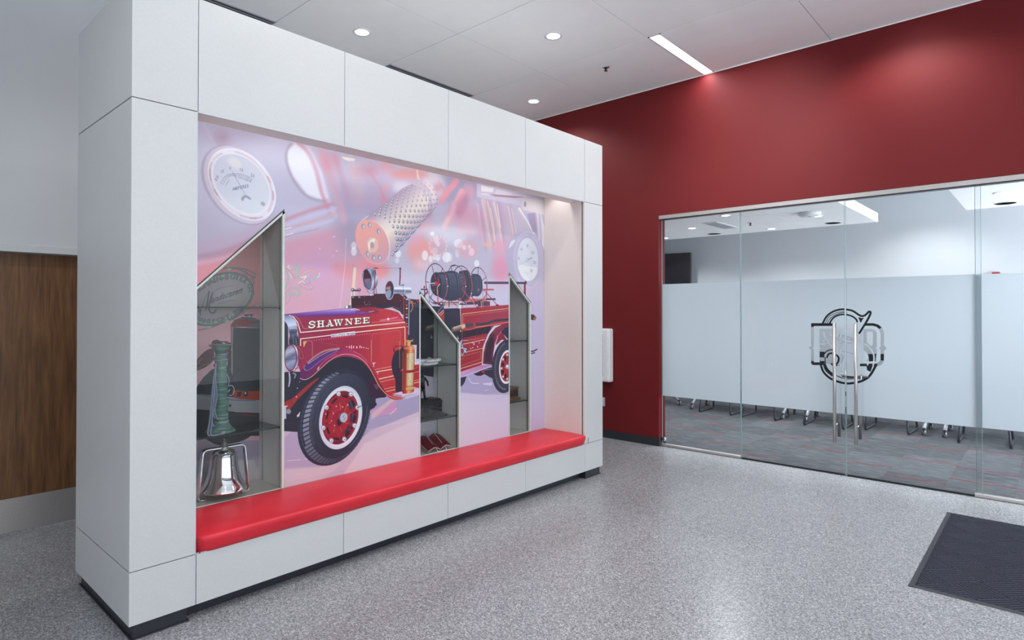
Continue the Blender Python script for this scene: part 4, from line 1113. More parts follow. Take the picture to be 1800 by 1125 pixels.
('S',[4137,1126,4150,1126],5,(190,196,214),.8),
('S',[4140,1145,4153,1145],6,(190,196,214),.8),
('S',[4144,1164,4157,1163],5,(190,196,214),.8),
('S',[4150,1183,4162,1181],6,(190,196,214),.8),
('S',[4156,1201,4168,1198],5,(190,196,214),.8),
('S',[4164,1219,4175,1214],5,(190,196,214),.8),
('S',[4172,1235,4183,1230],5,(190,196,214),.8),
('S',[4182,1251,4191,1245],5,(190,196,214),.8),
('S',[4192,1266,4201,1259],5,(190,196,214),.8),
('S',[4204,1280,4212,1272],5,(190,196,214),.8),
('S',[4216,1292,4223,1284],5,(190,196,214),.8),
('S',[4229,1303,4234,1294],5,(190,196,214),.8),
('S',[4242,1313,4247,1303],5,(190,196,214),.8),
('S',[4256,1321,4259,1311],5,(190,196,214),.8),
('S',[4270,1327,4272,1317],5,(190,196,214),.8),
('P',['e',4307,1098,113,14,0,-160,0,360,28],(222,224,232)),
('P',['e',4309,1098,97,12,0,-137,0,360,28],(150,26,46)),
('P',['e',4375,1070,19,-1,0,-22,0,360,28],(34,20,40)),
('P',['e',4394,1106,14,-1,0,-11,0,360,12],(210,214,226)),
('S',[4310,1098,4394,1106],4,(214,150,90),.6),
('P',['e',4338,1016,19,-1,0,-22,0,360,28],(34,20,40)),
('P',['e',4370,1022,14,-1,0,-11,0,360,12],(210,214,226)),
('S',[4310,1098,4370,1022],4,(214,150,90),.6),
('P',['e',4285,1010,18,-1,0,-21,0,360,28],(34,20,40)),
('P',['e',4310,983,14,-1,0,-11,0,360,12],(210,214,226)),
('S',[4310,1098,4310,983],4,(214,150,90),.6),
('P',['e',4247,1055,18,-1,0,-21,0,360,28],(34,20,40)),
('P',['e',4252,1011,14,-1,0,-11,0,360,12],(210,214,226)),
('S',[4310,1098,4252,1011],4,(214,150,90),.6),
('P',['e',4247,1125,18,-1,0,-21,0,360,28],(34,20,40)),
('P',['e',4228,1090,13,-1,0,-11,0,360,12],(210,214,226)),
('S',[4310,1098,4228,1090],4,(214,150,90),.6),
('P',['e',4283,1180,18,-1,0,-21,0,360,28],(34,20,40)),
('P',['e',4252,1173,14,-1,0,-11,0,360,12],(210,214,226)),
('S',[4310,1098,4252,1173],4,(214,150,90),.6),
('P',['e',4336,1187,19,-1,0,-22,0,360,28],(34,20,40)),
('P',['e',4310,1213,14,-1,0,-11,0,360,12],(210,214,226)),
('S',[4310,1098,4310,1213],3,(214,150,90),.6),
('P',['e',4375,1141,19,-1,0,-22,0,360,28],(34,20,40)),
('P',['e',4370,1186,14,-1,0,-11,0,360,12],(210,214,226)),
('S',[4310,1098,4370,1186],4,(214,150,90),.6),
('P',['e',4313,1100,30,-2,0,-23,0,360,12],(150,160,190)),
('P',['e',4310,1104,14,-1,0,-11,0,360,12],(236,240,250)),
('P',[3696,1096,3962,1141,4102,1129,4069,1117,3697,1045],[(3708,1095),(4080,1120),(196,150,196),(172,120,164)]),
('S',[3697,1048,4091,1120],9,(188,190,216)),
('P',[3697,1046,3768,1051,3753,1009,3728,980,3697,965],(42,44,62)),
('P',[3859,1066,3931,1082,3994,1052,3952,1042,3900,1046],(36,36,54)),
('P',[3931,1086,4091,1111,4102,1006,4058,1024,4005,1051,3952,1059],(44,38,58)),
('P',[3950,1084,3999,1088,4005,1058,3981,1064],(176,30,60)),
('S',[4005,1091,4080,1091],3,(206,206,226),.9),
('P',[3354,1703,4071,1720,4071,1678,3507,1652,3427,1686],(60,50,72),.95),
('P',[3507,1704,3673,1702,3673,1675,3507,1670],(206,160,140),.9,.001),
('P',[3501,1674,3912,1690,3912,1663,3501,1650],(196,186,222),.95),
('P',[3661,1737,4017,1744,4017,1719,3673,1715],(206,86,84),.9),
('P',[4017,1747,4147,1749,4147,1732,4017,1731],(40,42,66)),
('P',[4044,1715,4071,1701,4071,1682,4031,1677],(130,30,60)),
('S',[3769,1716,3769,1660],8,(222,150,70),.95),
('S',[3864,1717,3864,1660],8,(222,150,70),.95),
('S',[3958,1718,3958,1661],9,(222,150,70),.95),
('S',[4004,1889,4448,1903],22,(62,62,92)),
('S',[4011,1897,4448,1911],3,(110,96,130),.8),
('S',[3984,1825,4119,1829],13,(170,70,90)),
('S',[3915,1763,3915,1718],8,(170,176,204),.9),
('S',['e',3926,1873,111,-14,0,-151,-190,100,26],7,[(3892,1873),(4037,1877),(44,34,54),(120,50,76),(200,88,116)]),
('S',[3915,2020,3915,1956],6,(48,36,56)),
('S',[4021,1942,3971,1907],6,(48,36,56)),
('S',[4011,1774,3978,1737],7,(196,84,112)),
('S',['s',3829,1762,3893,1713,3978,1737],7,(60,40,64)),
('P',['c',3828,1947,3847,1962,3892,1964,3931,1956,3964,1921,3974,1866,3971,1820,3945,1782,3912,1763,3860,1765,3829,1771],(48,56,76)),
('S',['s',3844,1948,3865,1903,3867,1844,3855,1781],3,(112,126,160),.7),
('S',['s',3865,1946,3885,1904,3888,1845,3875,1783],3,(112,126,160),.7),
('S',['s',3885,1944,3906,1905,3909,1846,3896,1785],4,(112,126,160),.7),
('S',['s',3906,1942,3927,1906,3930,1846,3917,1787],3,(112,126,160),.7),
('S',['s',3927,1941,3948,1907,3950,1847,3937,1790],3,(112,126,160),.7),
('S',['s',3948,1939,3969,1907,3972,1847,3958,1792],3,(112,126,160),.7),
('P',['e',3922,1821,8,0,0,-15,0,360,28],(180,120,110),.8),
('P',['c',3673,1958,3710,1982,3753,1992,3797,1986,3822,1947,3836,1880,3832,1807,3816,1753,3772,1720,3710,1720,3685,1777],(44,48,68)),
('P',['e',3716,1924,8,0,0,-10,0,360,12],(190,40,90),.85),
('P',['e',3722,1867,9,0,0,-13,0,360,12],(190,40,90),.85),
('P',['e',3744,1877,7,0,0,-10,0,360,12],(190,40,90),.85),
('P',['e',3725,1836,14,0,0,-10,0,360,12],(190,40,90),.85),
('P',['e',3719,1898,6,0,0,-8,0,360,12],(190,40,90),.85),
('S',['s',3765,1980,3797,1955,3809,1924],3,(110,124,156),.7),
('S',['s',3797,1941,3816,1888,3813,1825],3,(100,112,146),.7),
('S',['e',3723,1875,118,-22,0,-150,-150,80,26],7,[(3687,1875),(3841,1880),(44,34,54),(120,50,76),(200,88,116)]),
('S',[3716,2023,3716,1985],8,(150,150,180)),
('S',[3822,1961,3828,1953],10,(200,200,215)),
('P',['c',3364,1902,3398,1941,3438,1957,3518,1966,3553,1975,3613,1978,3667,1962,3704,1920,3722,1867,3719,1813,3698,1760,3661,1726,3554,1718,3484,1734,3438,1753,3387,1771,3356,1813,3351,1855],(46,52,72)),
('P',['e',3421,1857,71,-6,0,-101,0,360,28],(40,40,58)),
('S',['s',3446,1940,3474,1903,3482,1842,3469,1773,3452,1742],4,[(3446,1961),(3446,1729),(128,142,178),(128,142,178),(64,70,94),(46,50,70)],.85),
('S',['s',3462,1941,3489,1903,3497,1842,3485,1773,3468,1742],3,[(3462,1962),(3462,1730),(128,142,178),(128,142,178),(64,70,94),(46,50,70)],.85),
('S',['s',3477,1942,3505,1904,3513,1843,3500,1773,3483,1743],4,[(3477,1962),(3477,1730),(128,142,178),(128,142,178),(64,70,94),(46,50,70)],.85),
('S',['s',3493,1942,3521,1905,3529,1843,3516,1774,3499,1743],3,[(3493,1963),(3493,1730),(128,142,178),(128,142,178),(64,70,94),(46,50,70)],.85),
('S',['s',3540,1957,3568,1919,3576,1845,3564,1775,3546,1744],4,[(3540,1965),(3540,1731),(128,142,178),(128,142,178),(64,70,94),(46,50,70)],.85),
('S',['s',3556,1957,3584,1919,3592,1845,3580,1775,3562,1744],3,[(3556,1966),(3556,1731),(128,142,178),(128,142,178),(64,70,94),(46,50,70)],.85),
('S',['s',3572,1958,3600,1920,3609,1846,3596,1775,3578,1744],4,[(3572,1967),(3572,1731),(128,142,178),(128,142,178),(64,70,94),(46,50,70)],.85),
('S',['s',3588,1959,3616,1921,3625,1846,3612,1776,3594,1745],3,[(3588,1968),(3588,1731),(128,142,178),(128,142,178),(64,70,94),(46,50,70)],.85),
('S',['s',3604,1960,3632,1921,3641,1847,3628,1776,3610,1745],4,[(3604,1968),(3604,1732),(128,142,178),(128,142,178),(64,70,94),(46,50,70)],.85),
('S',['s',3620,1960,3649,1922,3657,1847,3644,1776,3626,1745],3,[(3620,1969),(3620,1732),(60,66,90),(60,66,90),(64,70,94),(46,50,70)],.85),
('S',['s',3636,1961,3665,1923,3674,1848,3660,1777,3642,1745],4,[(3636,1970),(3636,1732),(128,142,178),(128,142,178),(64,70,94),(46,50,70)],.85),
('S',['s',3652,1962,3682,1923,3690,1848,3677,1777,3659,1746],3,[(3652,1971),(3653,1732),(128,142,178),(128,142,178),(64,70,94),(46,50,70)],.85),
('S',['s',3669,1963,3698,1924,3707,1849,3693,1777,3675,1746],4,[(3669,1971),(3669,1732),(128,142,178),(128,142,178),(64,70,94),(46,50,70)],.85),
('S',['s',3685,1963,3715,1925,3723,1849,3710,1778,3691,1746],3,[(3685,1972),(3685,1733),(128,142,178),(128,142,178),(64,70,94),(46,50,70)],.85),
('S',['s',3702,1964,3731,1925,3740,1850,3726,1778,3708,1746],4,[(3702,1973),(3702,1733),(128,142,178),(128,142,178),(64,70,94),(46,50,70)],.85),
('S',['e',3640,1876,119,-17,0,-153,-120,75,26],6,[(3605,1876),(3759,1882),(44,34,54),(120,50,76),(200,88,116)]),
('S',['s',3556,1981,3589,2016,3637,2027],6,(48,36,56)),
('S',[3586,2002,3595,1979],6,(48,36,56)),
('S',['e',3419,1865,122,-19,0,-164,90,450,26],7,[(3382,1864),(3542,1870),(44,34,54),(120,50,76),(200,88,116)]),
('S',['s',3367,2008,3387,1945,3407,1899],6,[(3367,2008),(3407,1899),(48,36,56),(176,60,96)]),
('S',[3486,1997,3469,1958],6,(48,36,56)),
('S',[3301,1872,3334,1870],6,(130,40,70)),
('S',[3489,1851,3542,1844],6,(40,36,54)),
('S',[3373,1775,3351,1732],6,(50,40,58)),
('P',['e',3545,1844,7,0,0,-5,0,360,12],(226,226,236)),
('P',['e',3762,1848,7,0,0,-5,0,360,12],(226,226,236)),
('P',['e',3832,1787,8,0,0,-5,0,360,12],(216,216,228)),
('P',['e',3533,1906,5,0,0,-4,0,360,12],(210,205,220)),
('P',['e',3825,1751,7,0,0,-5,0,360,12],(200,200,216)),
('P',['e',3412,1863,21,1,0,-18,0,360,12],(190,40,56)),
('P',['e',3418,1866,8,0,0,-7,0,360,12],(110,30,50)),
('S',['s',3435,1913,3443,1858,3455,1862],8,(186,44,84)),
('P',['e',3381,1845,16,1,0,-6,0,360,12],(150,60,110)),
('P',['e',3387,1805,8,0,0,-8,0,360,12],(160,50,80)),
('S',['s',3429,1832,3443,1849,3455,1856],6,(226,226,232)),
('S',[3418,1833,3432,1849],4,(60,60,80)),
('S',['s',3333,1702,3334,1829,3340,1852,3359,1860,3398,1861],12,(100,110,140)),
('S',['s',3330,1702,3332,1829,3338,1852,3360,1863,3398,1864],5,(206,212,228)),
('S',[3429,1827,3435,1691],11,(150,44,66)),
('S',[3431,1815,3436,1699],4,(226,120,100)),
('S',[3423,1831,3424,1772],4,(210,196,206)),
('S',['s',3277,1752,3298,1773,3320,1791],14,(150,34,54)),
('S',[3250,1808,3315,1809],10,(36,36,56)),
('P',['e',3283,1828,9,0,0,-11,0,360,12],(130,30,50)),
('S',[3288,1802,3288,1752],11,(50,44,66)),
('S',[3298,1874,3304,1811],5,(120,34,56)),
('S',['s',3345,1719,3370,1699,3410,1686],5,(140,40,100)),
('S',['s',3717,1821,3797,1752,3902,1667],7,(186,70,96)),
('S',['s',3977,1831,4071,1762,4174,1683],8,(160,54,84)),
('P',['e',4171,1685,24,0,0,-7,0,360,12],(120,30,60)),
('P',['e',3912,1663,22,0,0,-6,0,360,12],(120,30,60)),
('S',[3976,1857,3978,1670],7,(136,144,172)),
('S',[4027,1886,4027,1677],8,(130,36,70)),
('S',[3649,1737,3692,1711],7,(150,50,80)),
('S',[3772,1736,3722,1707],8,(150,50,80)),
('S',[3577,1718,3649,1679],7,(150,50,80)),
('S',[3519,1713,3495,1687],7,(150,50,80)),
('P',[3649,1684,3728,1684,3722,1653,3661,1653],[(3649,1670),(3728,1671),(130,130,140),(240,238,230),(120,122,134)]),
('S',['s',3673,1688,3704,1706,3747,1698],9,(190,196,210)),
('P',['e',3688,1706,11,0,0,-8,0,360,12],(214,216,226)),
('P',['e',3469,1695,9,0,0,-7,0,360,12],(206,204,206)),
('P',['e',3492,1693,8,0,0,-6,0,360,12],(150,150,160)),
('S',[3559,1718,3560,1666],9,(34,34,52)),
('S',['s',3427,1605,3455,1644,3501,1674],6,(150,160,200),.9),
('P',[3067,1732,3229,1722,3240,1352,3073,1359],(40,42,60)),
('S',[3072,1712,3224,1714],13,(64,34,60)),
('S',[3103,1692,3192,1693],4,(206,160,120),.9),
('P',['e',3216,1712,11,0,0,-17,0,360,12],(170,30,48)),
('P',[3144,1688,3229,1689,3229,1660,3144,1668],(62,70,94),.6,.002),
('S',['s',3139,1713,3158,1684,3158,1651,3139,1623],7,(214,120,50)),
('S',[3142,1704,3155,1705],14,(206,110,44)),
('P',[2579,1736,2585,1741,2779,1749,2779,1762,3026,1768,3072,1740,3077,1590,3049,1606,3027,1631,2952,1659,2817,1642,2743,1658,2581,1651],[(2581,1739),(3072,1659),(52,16,34),(60,22,40),(66,22,42)]),
('S',[2581,1741,2779,1750],2,(150,158,186),.9),
('P',[2743,1681,2893,1686,3037,1683,3042,1623,2952,1659,2817,1642],(36,34,56),.9),
('S',[3042,1683,3044,1627],4,(140,36,56)),
('P',['e',3036,1712,5,0,0,-4,0,360,12],(196,40,80)),
('P',['e',2699,1738,4,0,0,-3,0,360,12],(180,120,140)),
('P',['e',2695,1699,3,0,0,-3,0,360,12],(200,190,206)),
('P',['e',2699,1690,3,0,0,-2,0,360,12],(200,190,206)),
('P',['e',2738,1700,3,0,0,-2,0,360,12],(200,190,206)),
('P',['e',2708,1677,3,0,0,-3,0,360,12],(200,190,206)),
('P',['e',2726,1681,3,0,0,-3,0,360,12],(200,190,206)),
('P',['e',2746,1682,3,0,0,-3,0,360,12],(200,190,206)),
('S',['s',2625,1663,2715,1667,2808,1664],3,(150,40,70),.8),
('S',['s',2954,1667,3002,1655,3032,1643],4,(206,60,60),.9),
('P',[2525,1668,2577,1674,2577,1651,2525,1649],(92,98,110)),
('P',[2529,1668,2551,1670,2549,1651,2531,1650],(226,232,226)),
('P',['e',2592,1787,15,0,0,-14,0,360,12],(52,58,84)),
('P',['e',2590,1790,7,0,0,-6,0,360,12],(214,218,230)),
('S',[2592,1777,2592,1740],9,(120,126,150)),
('S',[2590,1773,2591,1743],3,(226,228,236)),
('P',['e',2596,1732,15,0,0,-8,0,360,12],(84,70,92)),
('P',['e',2594,1733,5,0,0,-3,0,360,12],(214,206,214)),
('P',['e',2647,1788,15,0,0,-14,0,360,12],(52,58,84)),
('P',['e',2645,1792,6,0,0,-6,0,360,12],(214,218,230)),
('S',[2647,1779,2647,1741],9,(120,126,150)),
('S',[2646,1775,2646,1744],3,(226,228,236)),
('P',['e',2652,1733,15,0,0,-8,0,360,12],(84,70,92)),
('P',['e',2649,1734,5,0,0,-3,0,360,12],(214,206,214)),
('S',[2594,1782,2643,1783],11,(96,60,84)),
('S',[2596,1788,2643,1789],3,(60,70,100)),
('S',[2802,1959,3034,1971],2,(140,110,135),.9),
('P',['c',2674,1863,2674,1901,2692,1940,2728,1955,2770,1952,2798,1930,2814,1899,2818,1868,2810,1829,2784,1797,2747,1781,2719,1792,2692,1818],[(2678,1936),(2817,1829),(70,78,108),(150,164,198),(84,92,124),(190,200,222),(60,64,92)]),
('P',['c',2681,1867,2683,1909,2698,1939,2724,1942,2742,1916,2756,1882,2761,1843,2751,1804,2733,1792,2710,1811,2687,1841],(58,20,44)),
('P',['c',2694,1856,2742,1869,2756,1855,2756,1820,2738,1796,2715,1811],(108,100,136),.95,.001),
('P',[2692,1873,2747,1879,2756,1870,2694,1852],(150,104,126),.8,.001),
('S',['s',2687,1921,2681,1871,2692,1825],4,(206,210,222),.8),
('S',['s',2733,1944,2751,1924,2765,1882,2772,1855],5,(220,228,240),.7,.001),
('S',[2761,1859,2770,1812],5,(196,202,216),.8,.001),
('S',['s',2715,1792,2733,1771,2756,1762,2784,1782],5,(92,98,126)),
('S',[2754,1762,2754,1748],8,(206,210,222)),
('P',['e',2797,1957,21,1,0,-7,0,360,12],(60,56,76)),
('P',['e',2795,1951,14,1,0,-5,0,360,12],(206,210,218)),
('S',['s',2794,1949,2788,1863,2783,1759],7,(122,26,48)),
('S',[2798,1813,2807,1759],5,(130,34,60)),
('P',['e',2761,1849,5,0,0,-5,0,360,12],(190,150,90)),
('S',['s',3034,1969,3031,1885,3027,1840],11,(92,26,48)),
('P',['e',3033,1970,11,1,0,-5,0,360,12],(40,16,30)),
('S',[3039,1913,3035,1873],3,(176,30,56)),
('P',[2966,1818,3016,1820,3026,1836,3067,1845,3087,1830,3144,1823,3147,1774,3093,1767,3077,1756,3037,1764,3016,1767,2967,1770],[(3052,1845),(3052,1756),(72,78,104),(186,196,218),(236,240,248),(92,100,128),(150,158,184),(60,50,72)]),
('S',['s',3077,1838,3083,1805,3077,1761],5,(214,218,230),.9),
('S',['s',3059,1841,3064,1805,3059,1764],3,(70,76,100),.8),
('P',['e',2930,1794,45,4,0,-77,0,360,28],(170,180,210)),
('P',['e',2930,1795,39,4,0,-70,0,360,28],(52,46,62)),
('P',['c',2892,1784,2893,1824,2912,1856,2937,1865,2952,1850,2942,1833,2913,1817],(90,24,50),.9),
('P',[2896,1816,2939,1825,2937,1797,2896,1796],(176,140,120),.9,.001),
('P',['c',2888,1780,2939,1796,2944,1762,2932,1730,2908,1737,2893,1761],(140,150,180),.95),
('S',[2905,1854,2932,1841],3,(190,50,70),.8),
('S',[3067,1756,3073,1481],9,(176,30,50),.95),
('S',['s',3080,1748,3103,1716,3098,1602,3098,1440],18,(58,40,60)),
('P',['e',3100,1724,12,0,0,-6,0,360,12],(214,214,222),.9),
('P',['e',3100,1700,12,0,0,-6,0,360,12],(90,60,80),.9),
('P',['e',3100,1676,12,0,0,-5,0,360,12],(206,120,60),.9),
('P',['e',3100,1651,12,0,0,-6,0,360,12],(214,214,222),.9),
('P',['e',3101,1627,12,0,0,-6,0,360,12],(90,60,80),.9),
('P',['e',3101,1602,12,0,0,-6,0,360,12],(206,120,60),.9),
('P',['e',3101,1578,12,0,0,-6,0,360,12],(214,214,222),.9),
('P',['e',3101,1553,12,0,0,-5,0,360,12],(90,60,80),.9),
('P',['e',3101,1529,12,0,0,-6,0,360,12],(206,120,60),.9),
('P',['e',3101,1505,12,0,0,-5,0,360,12],(214,214,222),.9),
('P',['e',3101,1480,12,0,0,-6,0,360,12],(90,60,80),.9),
('P',['e',3101,1456,13,0,0,-6,0,360,12],(206,120,60),.9),
('S',['s',3126,1725,3124,1602,3122,1439],10,(84,92,120)),
('S',['s',3124,1725,3121,1602,3119,1439],4,(222,226,236)),
('P',['e',3126,1723,14,0,0,-11,0,360,12],(130,138,160)),
('P',[2032,1605,2053,1608,2268,1626,2471,1646,2589,1651,2747,1659,2840,1652,2937,1640,3017,1620,3094,1529,3107,1488,3111,1080,3088,966,2926,967,2691,1068,2635,1214,2472,1336,2318,1330,2173,1202,2139,1313,2158,1395,2146,1534,2101,1587],[(2172,1482),(3081,1336),(142,34,72),(150,34,70),(160,36,62),(184,48,62),(176,44,52)]),
('P',[2053,1605,2268,1624,2471,1644,2606,1650,2707,1640,2758,1606,2690,1602,2471,1593,2268,1586,2148,1587,2106,1596],[(2317,1639),(2318,1581),(170,168,222),(128,96,190),(96,44,130),(130,34,86)],.95,.002),
('P',[2589,1651,2747,1658,2840,1625,2805,1606,2690,1621],(128,34,66),.8,.001),
('S',['s',2622,1621,2690,1634,2770,1628],16,(132,28,66),.8,.002),
('S',['s',2578,1640,2611,1647,2650,1637],5,(222,216,230),.9),
('S',[2735,1623,2781,1630],4,(236,214,226),.9),
('S',['s',2770,1621,2805,1582,2820,1543,2822,1289],1,(90,24,56),.8),
('P',[2829,1562,2925,1576,3017,1590,3068,1539,2925,1546],(206,70,110),.6,.004),
('S',['s',2840,1556,2919,1567,3005,1580],5,(244,190,214),.85,.001),
('P',['e',2917,1567,10,0,0,-8,0,360,12],(255,250,252),.95,.001),
('S',[2917,1591,2917,1541],1,(255,240,246),.8),
('P',[2841,1518,3081,1544,3087,1519,2925,1509],(206,80,110),.5,.004),
('P',[2841,1464,3049,1489,3050,1186,2877,1100,2841,1298],(192,60,66),.5,.008),
('S',['s',2820,1630,2924,1654,2999,1625,3068,1569],2,(220,120,110),.6),
('S',[2087,1599,2120,1587,2150,1552,2172,1482,2368,1494,2820,1523,3081,1541],7,(236,230,204)),
('S',['s',2101,1600,2143,1587,2167,1560,2186,1525,2198,1509,2227,1509],3,(206,160,120),.95),
('S',['s',2761,1542,2925,1552,3068,1559],3,(206,160,130),.9),
('S',[2172,1383,2172,1437,2409,1456],6,(236,230,204)),
('S',[2612,1471,2820,1485,3081,1502,3088,1082],7,(236,230,204)),
('S',['s',2162,1464,2368,1483,2805,1499],1,(100,24,56),.8),
('S',['s',2193,1417,2239,1422,2258,1415,2262,1395,2262,1311],3,(206,160,110),.95),
('P',[2191,1418,2220,1421,2196,1376],(214,180,110),.95),
('S',[2765,1292,2764,1447,2773,1456,3018,1477,3036,1459,3037,1087],2,(214,160,130),.9),
('P',['e',2276,1423,4,0,0,-3,0,360,12],(226,120,160),.9),
('P',['e',2295,1425,4,0,0,-3,0,360,12],(226,120,160),.9),
('P',['e',2314,1426,4,0,0,-4,0,360,12],(226,120,160),.9),
('P',['e',2333,1427,4,0,0,-4,0,360,12],(226,120,160),.9),
('P',['e',2352,1429,4,0,0,-4,0,360,12],(226,120,160),.9),
('P',['e',2371,1430,4,0,0,-3,0,360,12],(226,120,160),.9),
('P',['e',2390,1432,4,0,0,-4,0,360,12],(226,120,160),.9),
('P',['e',2410,1433,4,0,0,-4,0,360,12],(226,120,160),.9),
('P',['e',2430,1435,4,0,0,-4,0,360,12],(226,120,160),.9),
('P',['e',2449,1436,4,0,0,-4,0,360,12],(226,120,160),.9),
('P',['e',2469,1438,4,0,0,-4,0,360,12],(226,120,160),.9),
('P',['e',2489,1439,4,0,0,-4,0,360,12],(226,120,160),.9),
('P',['e',2509,1440,4,0,0,-4,0,360,12],(226,120,160),.9),
('P',['e',2530,1442,4,0,0,-4,0,360,12],(226,120,160),.9),
('P',['e',2550,1443,4,0,0,-4,0,360,12],(226,120,160),.9),
('P',['e',2571,1445,4,0,0,-4,0,360,12],(226,120,160),.9),
('P',['e',2592,1447,4,0,0,-4,0,360,12],(226,120,160),.9),
('P',['e',2612,1448,4,0,0,-4,0,360,12],(226,120,160),.9),
('P',['e',2633,1450,4,0,0,-4,0,360,12],(226,120,160),.9),
('P',['e',2655,1451,4,0,0,-4,0,360,12],(226,120,160),.9),
('P',['e',2676,1453,4,0,0,-4,0,360,12],(226,120,160),.9),
('P',['e',2697,1454,5,0,0,-4,0,360,12],(226,120,160),.9),
('P',['e',2719,1456,5,0,0,-4,0,360,12],(226,120,160),.9),
('P',['e',2741,1458,5,0,0,-4,0,360,12],(226,120,160),.9),
('S',[2298,1411,2298,1340],3,(110,22,52),.55,.001),
('S',[2315,1412,2315,1340],3,(110,22,52),.55,.001),
('S',[2331,1414,2331,1340],3,(110,22,52),.55,.001),
('S',[2348,1415,2348,1340],3,(110,22,52),.55,.001),
('S',[2364,1416,2365,1340],3,(110,22,52),.55,.001),
('S',[2381,1417,2381,1340],2,(110,22,52),.55,.001),
('S',[2398,1418,2398,1340],2,(110,22,52),.55,.001),
('S',[2415,1420,2415,1340],2,(110,22,52),.55,.001),
('S',[2432,1421,2432,1340],2,(110,22,52),.55,.001),
('S',[2449,1422,2450,1341],3,(110,22,52),.55,.001),
('S',[2467,1423,2467,1341],3,(110,22,52),.55,.001),
('S',[2484,1425,2484,1341],3,(110,22,52),.55,.001),
('S',[2501,1426,2502,1341],3,(110,22,52),.55,.001),
('S',[2519,1427,2519,1341],3,(110,22,52),.55,.001),
('S',[2537,1428,2537,1341],3,(110,22,52),.55,.001),
('S',[2555,1430,2555,1341],3,(110,22,52),.55,.001),
('S',[2572,1431,2573,1341],3,(110,22,52),.55,.001),
('S',[2590,1432,2591,1341],3,(110,22,52),.55,.001),
('S',[2609,1433,2609,1341],3,(110,22,52),.55,.001),
('S',[2627,1435,2627,1341],2,(110,22,52),.55,.001),
('S',[2645,1436,2645,1341],2,(110,22,52),.55,.001),
('S',[2664,1437,2664,1342],3,(110,22,52),.55,.001),
('S',[2682,1439,2682,1342],3,(110,22,52),.55,.001),
('S',[2701,1440,2701,1342],3,(110,22,52),.55,.001),
('S',[2720,1441,2720,1342],3,(110,22,52),.55,.001),
('S',[2739,1443,2739,1342],3,(110,22,52),.55,.001),
('S',[2758,1444,2758,1342],3,(110,22,52),.55,.001),
('P',['e',2338,1403,4,0,0,-3,0,360,12],(214,100,120),.6),
('P',['e',2361,1399,4,0,0,-3,0,360,12],(214,100,120),.6),
('P',['e',2384,1395,4,0,0,-3,0,360,12],(214,100,120),.6),
('P',['e',2407,1391,4,0,0,-3,0,360,12],(214,100,120),.6),
('P',['e',2430,1387,4,0,0,-3,0,360,12],(214,100,120),.6),
('P',['e',2454,1383,4,0,0,-3,0,360,12],(214,100,120),.6),
('P',['e',2477,1378,4,0,0,-3,0,360,12],(214,100,120),.6),
('P',['e',2501,1374,4,0,0,-3,0,360,12],(214,100,120),.6),
('P',['e',2525,1370,4,0,0,-3,0,360,12],(214,100,120),.6),
('P',['e',2549,1366,4,0,0,-3,0,360,12],(214,100,120),.6),
('P',['e',2574,1362,4,0,0,-3,0,360,12],(214,100,120),.6),
('P',['e',2598,1358,4,0,0,-3,0,360,12],(214,100,120),.6),
('P',['e',2623,1354,4,0,0,-3,0,360,12],(214,100,120),.6),
('P',['e',2648,1350,4,0,0,-3,0,360,12],(214,100,120),.6),
('P',['e',2673,1346,4,0,0,-3,0,360,12],(214,100,120),.6),
('P',['e',2699,1342,4,0,0,-3,0,360,12],(214,100,120),.6),
('P',['e',2541,1367,4,0,0,-5,0,360,12],(252,226,236),.9),
('P',['e',2563,1364,4,0,0,-11,0,360,12],(252,226,236),.9),
('P',['e',2582,1363,4,0,0,-16,0,360,12],(252,226,236),.9),
('P',['e',2601,1362,4,0,0,-11,0,360,12],(252,226,236),.9),
('P',['e',2629,1359,5,0,0,-10,0,360,12],(252,226,236),.9),
('P',['e',2656,1362,4,0,0,-12,0,360,12],(252,226,236),.9),
('P',['e',2671,1358,4,0,0,-7,0,360,12],(252,226,236),.9),
('P',['e',2690,1354,5,0,0,-4,0,360,12],(252,226,236),.9),
('P',['e',2713,1349,5,0,0,-4,0,360,12],(252,226,236),.9),
('P',['e',2730,1345,4,0,0,-4,0,360,12],(252,226,236),.9),
('S',[2285,1543,2282,1545,2278,1548,2274,1551,2270,1552,2265,1553,2260,1552,2255,1551,2251,1550,2247,1548,2245,1545,2243,1542,2242,1540,2244,1538,2247,1536,2251,1534,2255,1533,2259,1532,2264,1531,2269,1531,2273,1529,2277,1528,2280,1525,2283,1523,2284,1521,2282,1518,2280,1515,2276,1513,2272,1511,2268,1510,2262,1509,2257,1509,2252,1509,2248,1511,2245,1514,2242,1516,2240,1518],10,(34,52,80)),
('S',[2286,1553,2286,1540],6,(34,52,80)),
('S',[2239,1509,2239,1522],6,(34,52,80)),
('S',[2316,1514,2315,1553],14,(34,52,80)),
('S',[2348,1516,2348,1554],13,(34,52,80)),
('S',[2304,1554,2328,1555],8,(34,52,80)),
('S',[2336,1555,2359,1556],7,(34,52,80)),
('S',[2304,1512,2328,1514],8,(34,52,80)),
('S',[2336,1514,2359,1516],8,(34,52,80)),
('S',[2316,1534,2348,1536],8,(34,52,80)),
('S',[2386,1517,2404,1559],6,(34,52,80)),
('S',[2403,1559,2423,1519],13,(34,52,80)),
('S',[2391,1529,2416,1530],8,(34,52,80)),
('S',[2374,1516,2395,1518],8,(34,52,80)),
('S',[2410,1518,2435,1520],8,(34,52,80)),
('S',[2398,1559,2409,1559],8,(34,52,80)),
('S',[2447,1561,2460,1521],12,(34,52,80)),
('S',[2460,1521,2475,1558],6,(34,52,80)),
('S',[2472,1562,2489,1523],12,(34,52,80)),
('S',[2489,1523,2505,1561],5,(34,52,80)),
('S',[2436,1560,2459,1561],8,(34,52,80)),
('S',[2466,1562,2484,1563],8,(34,52,80)),
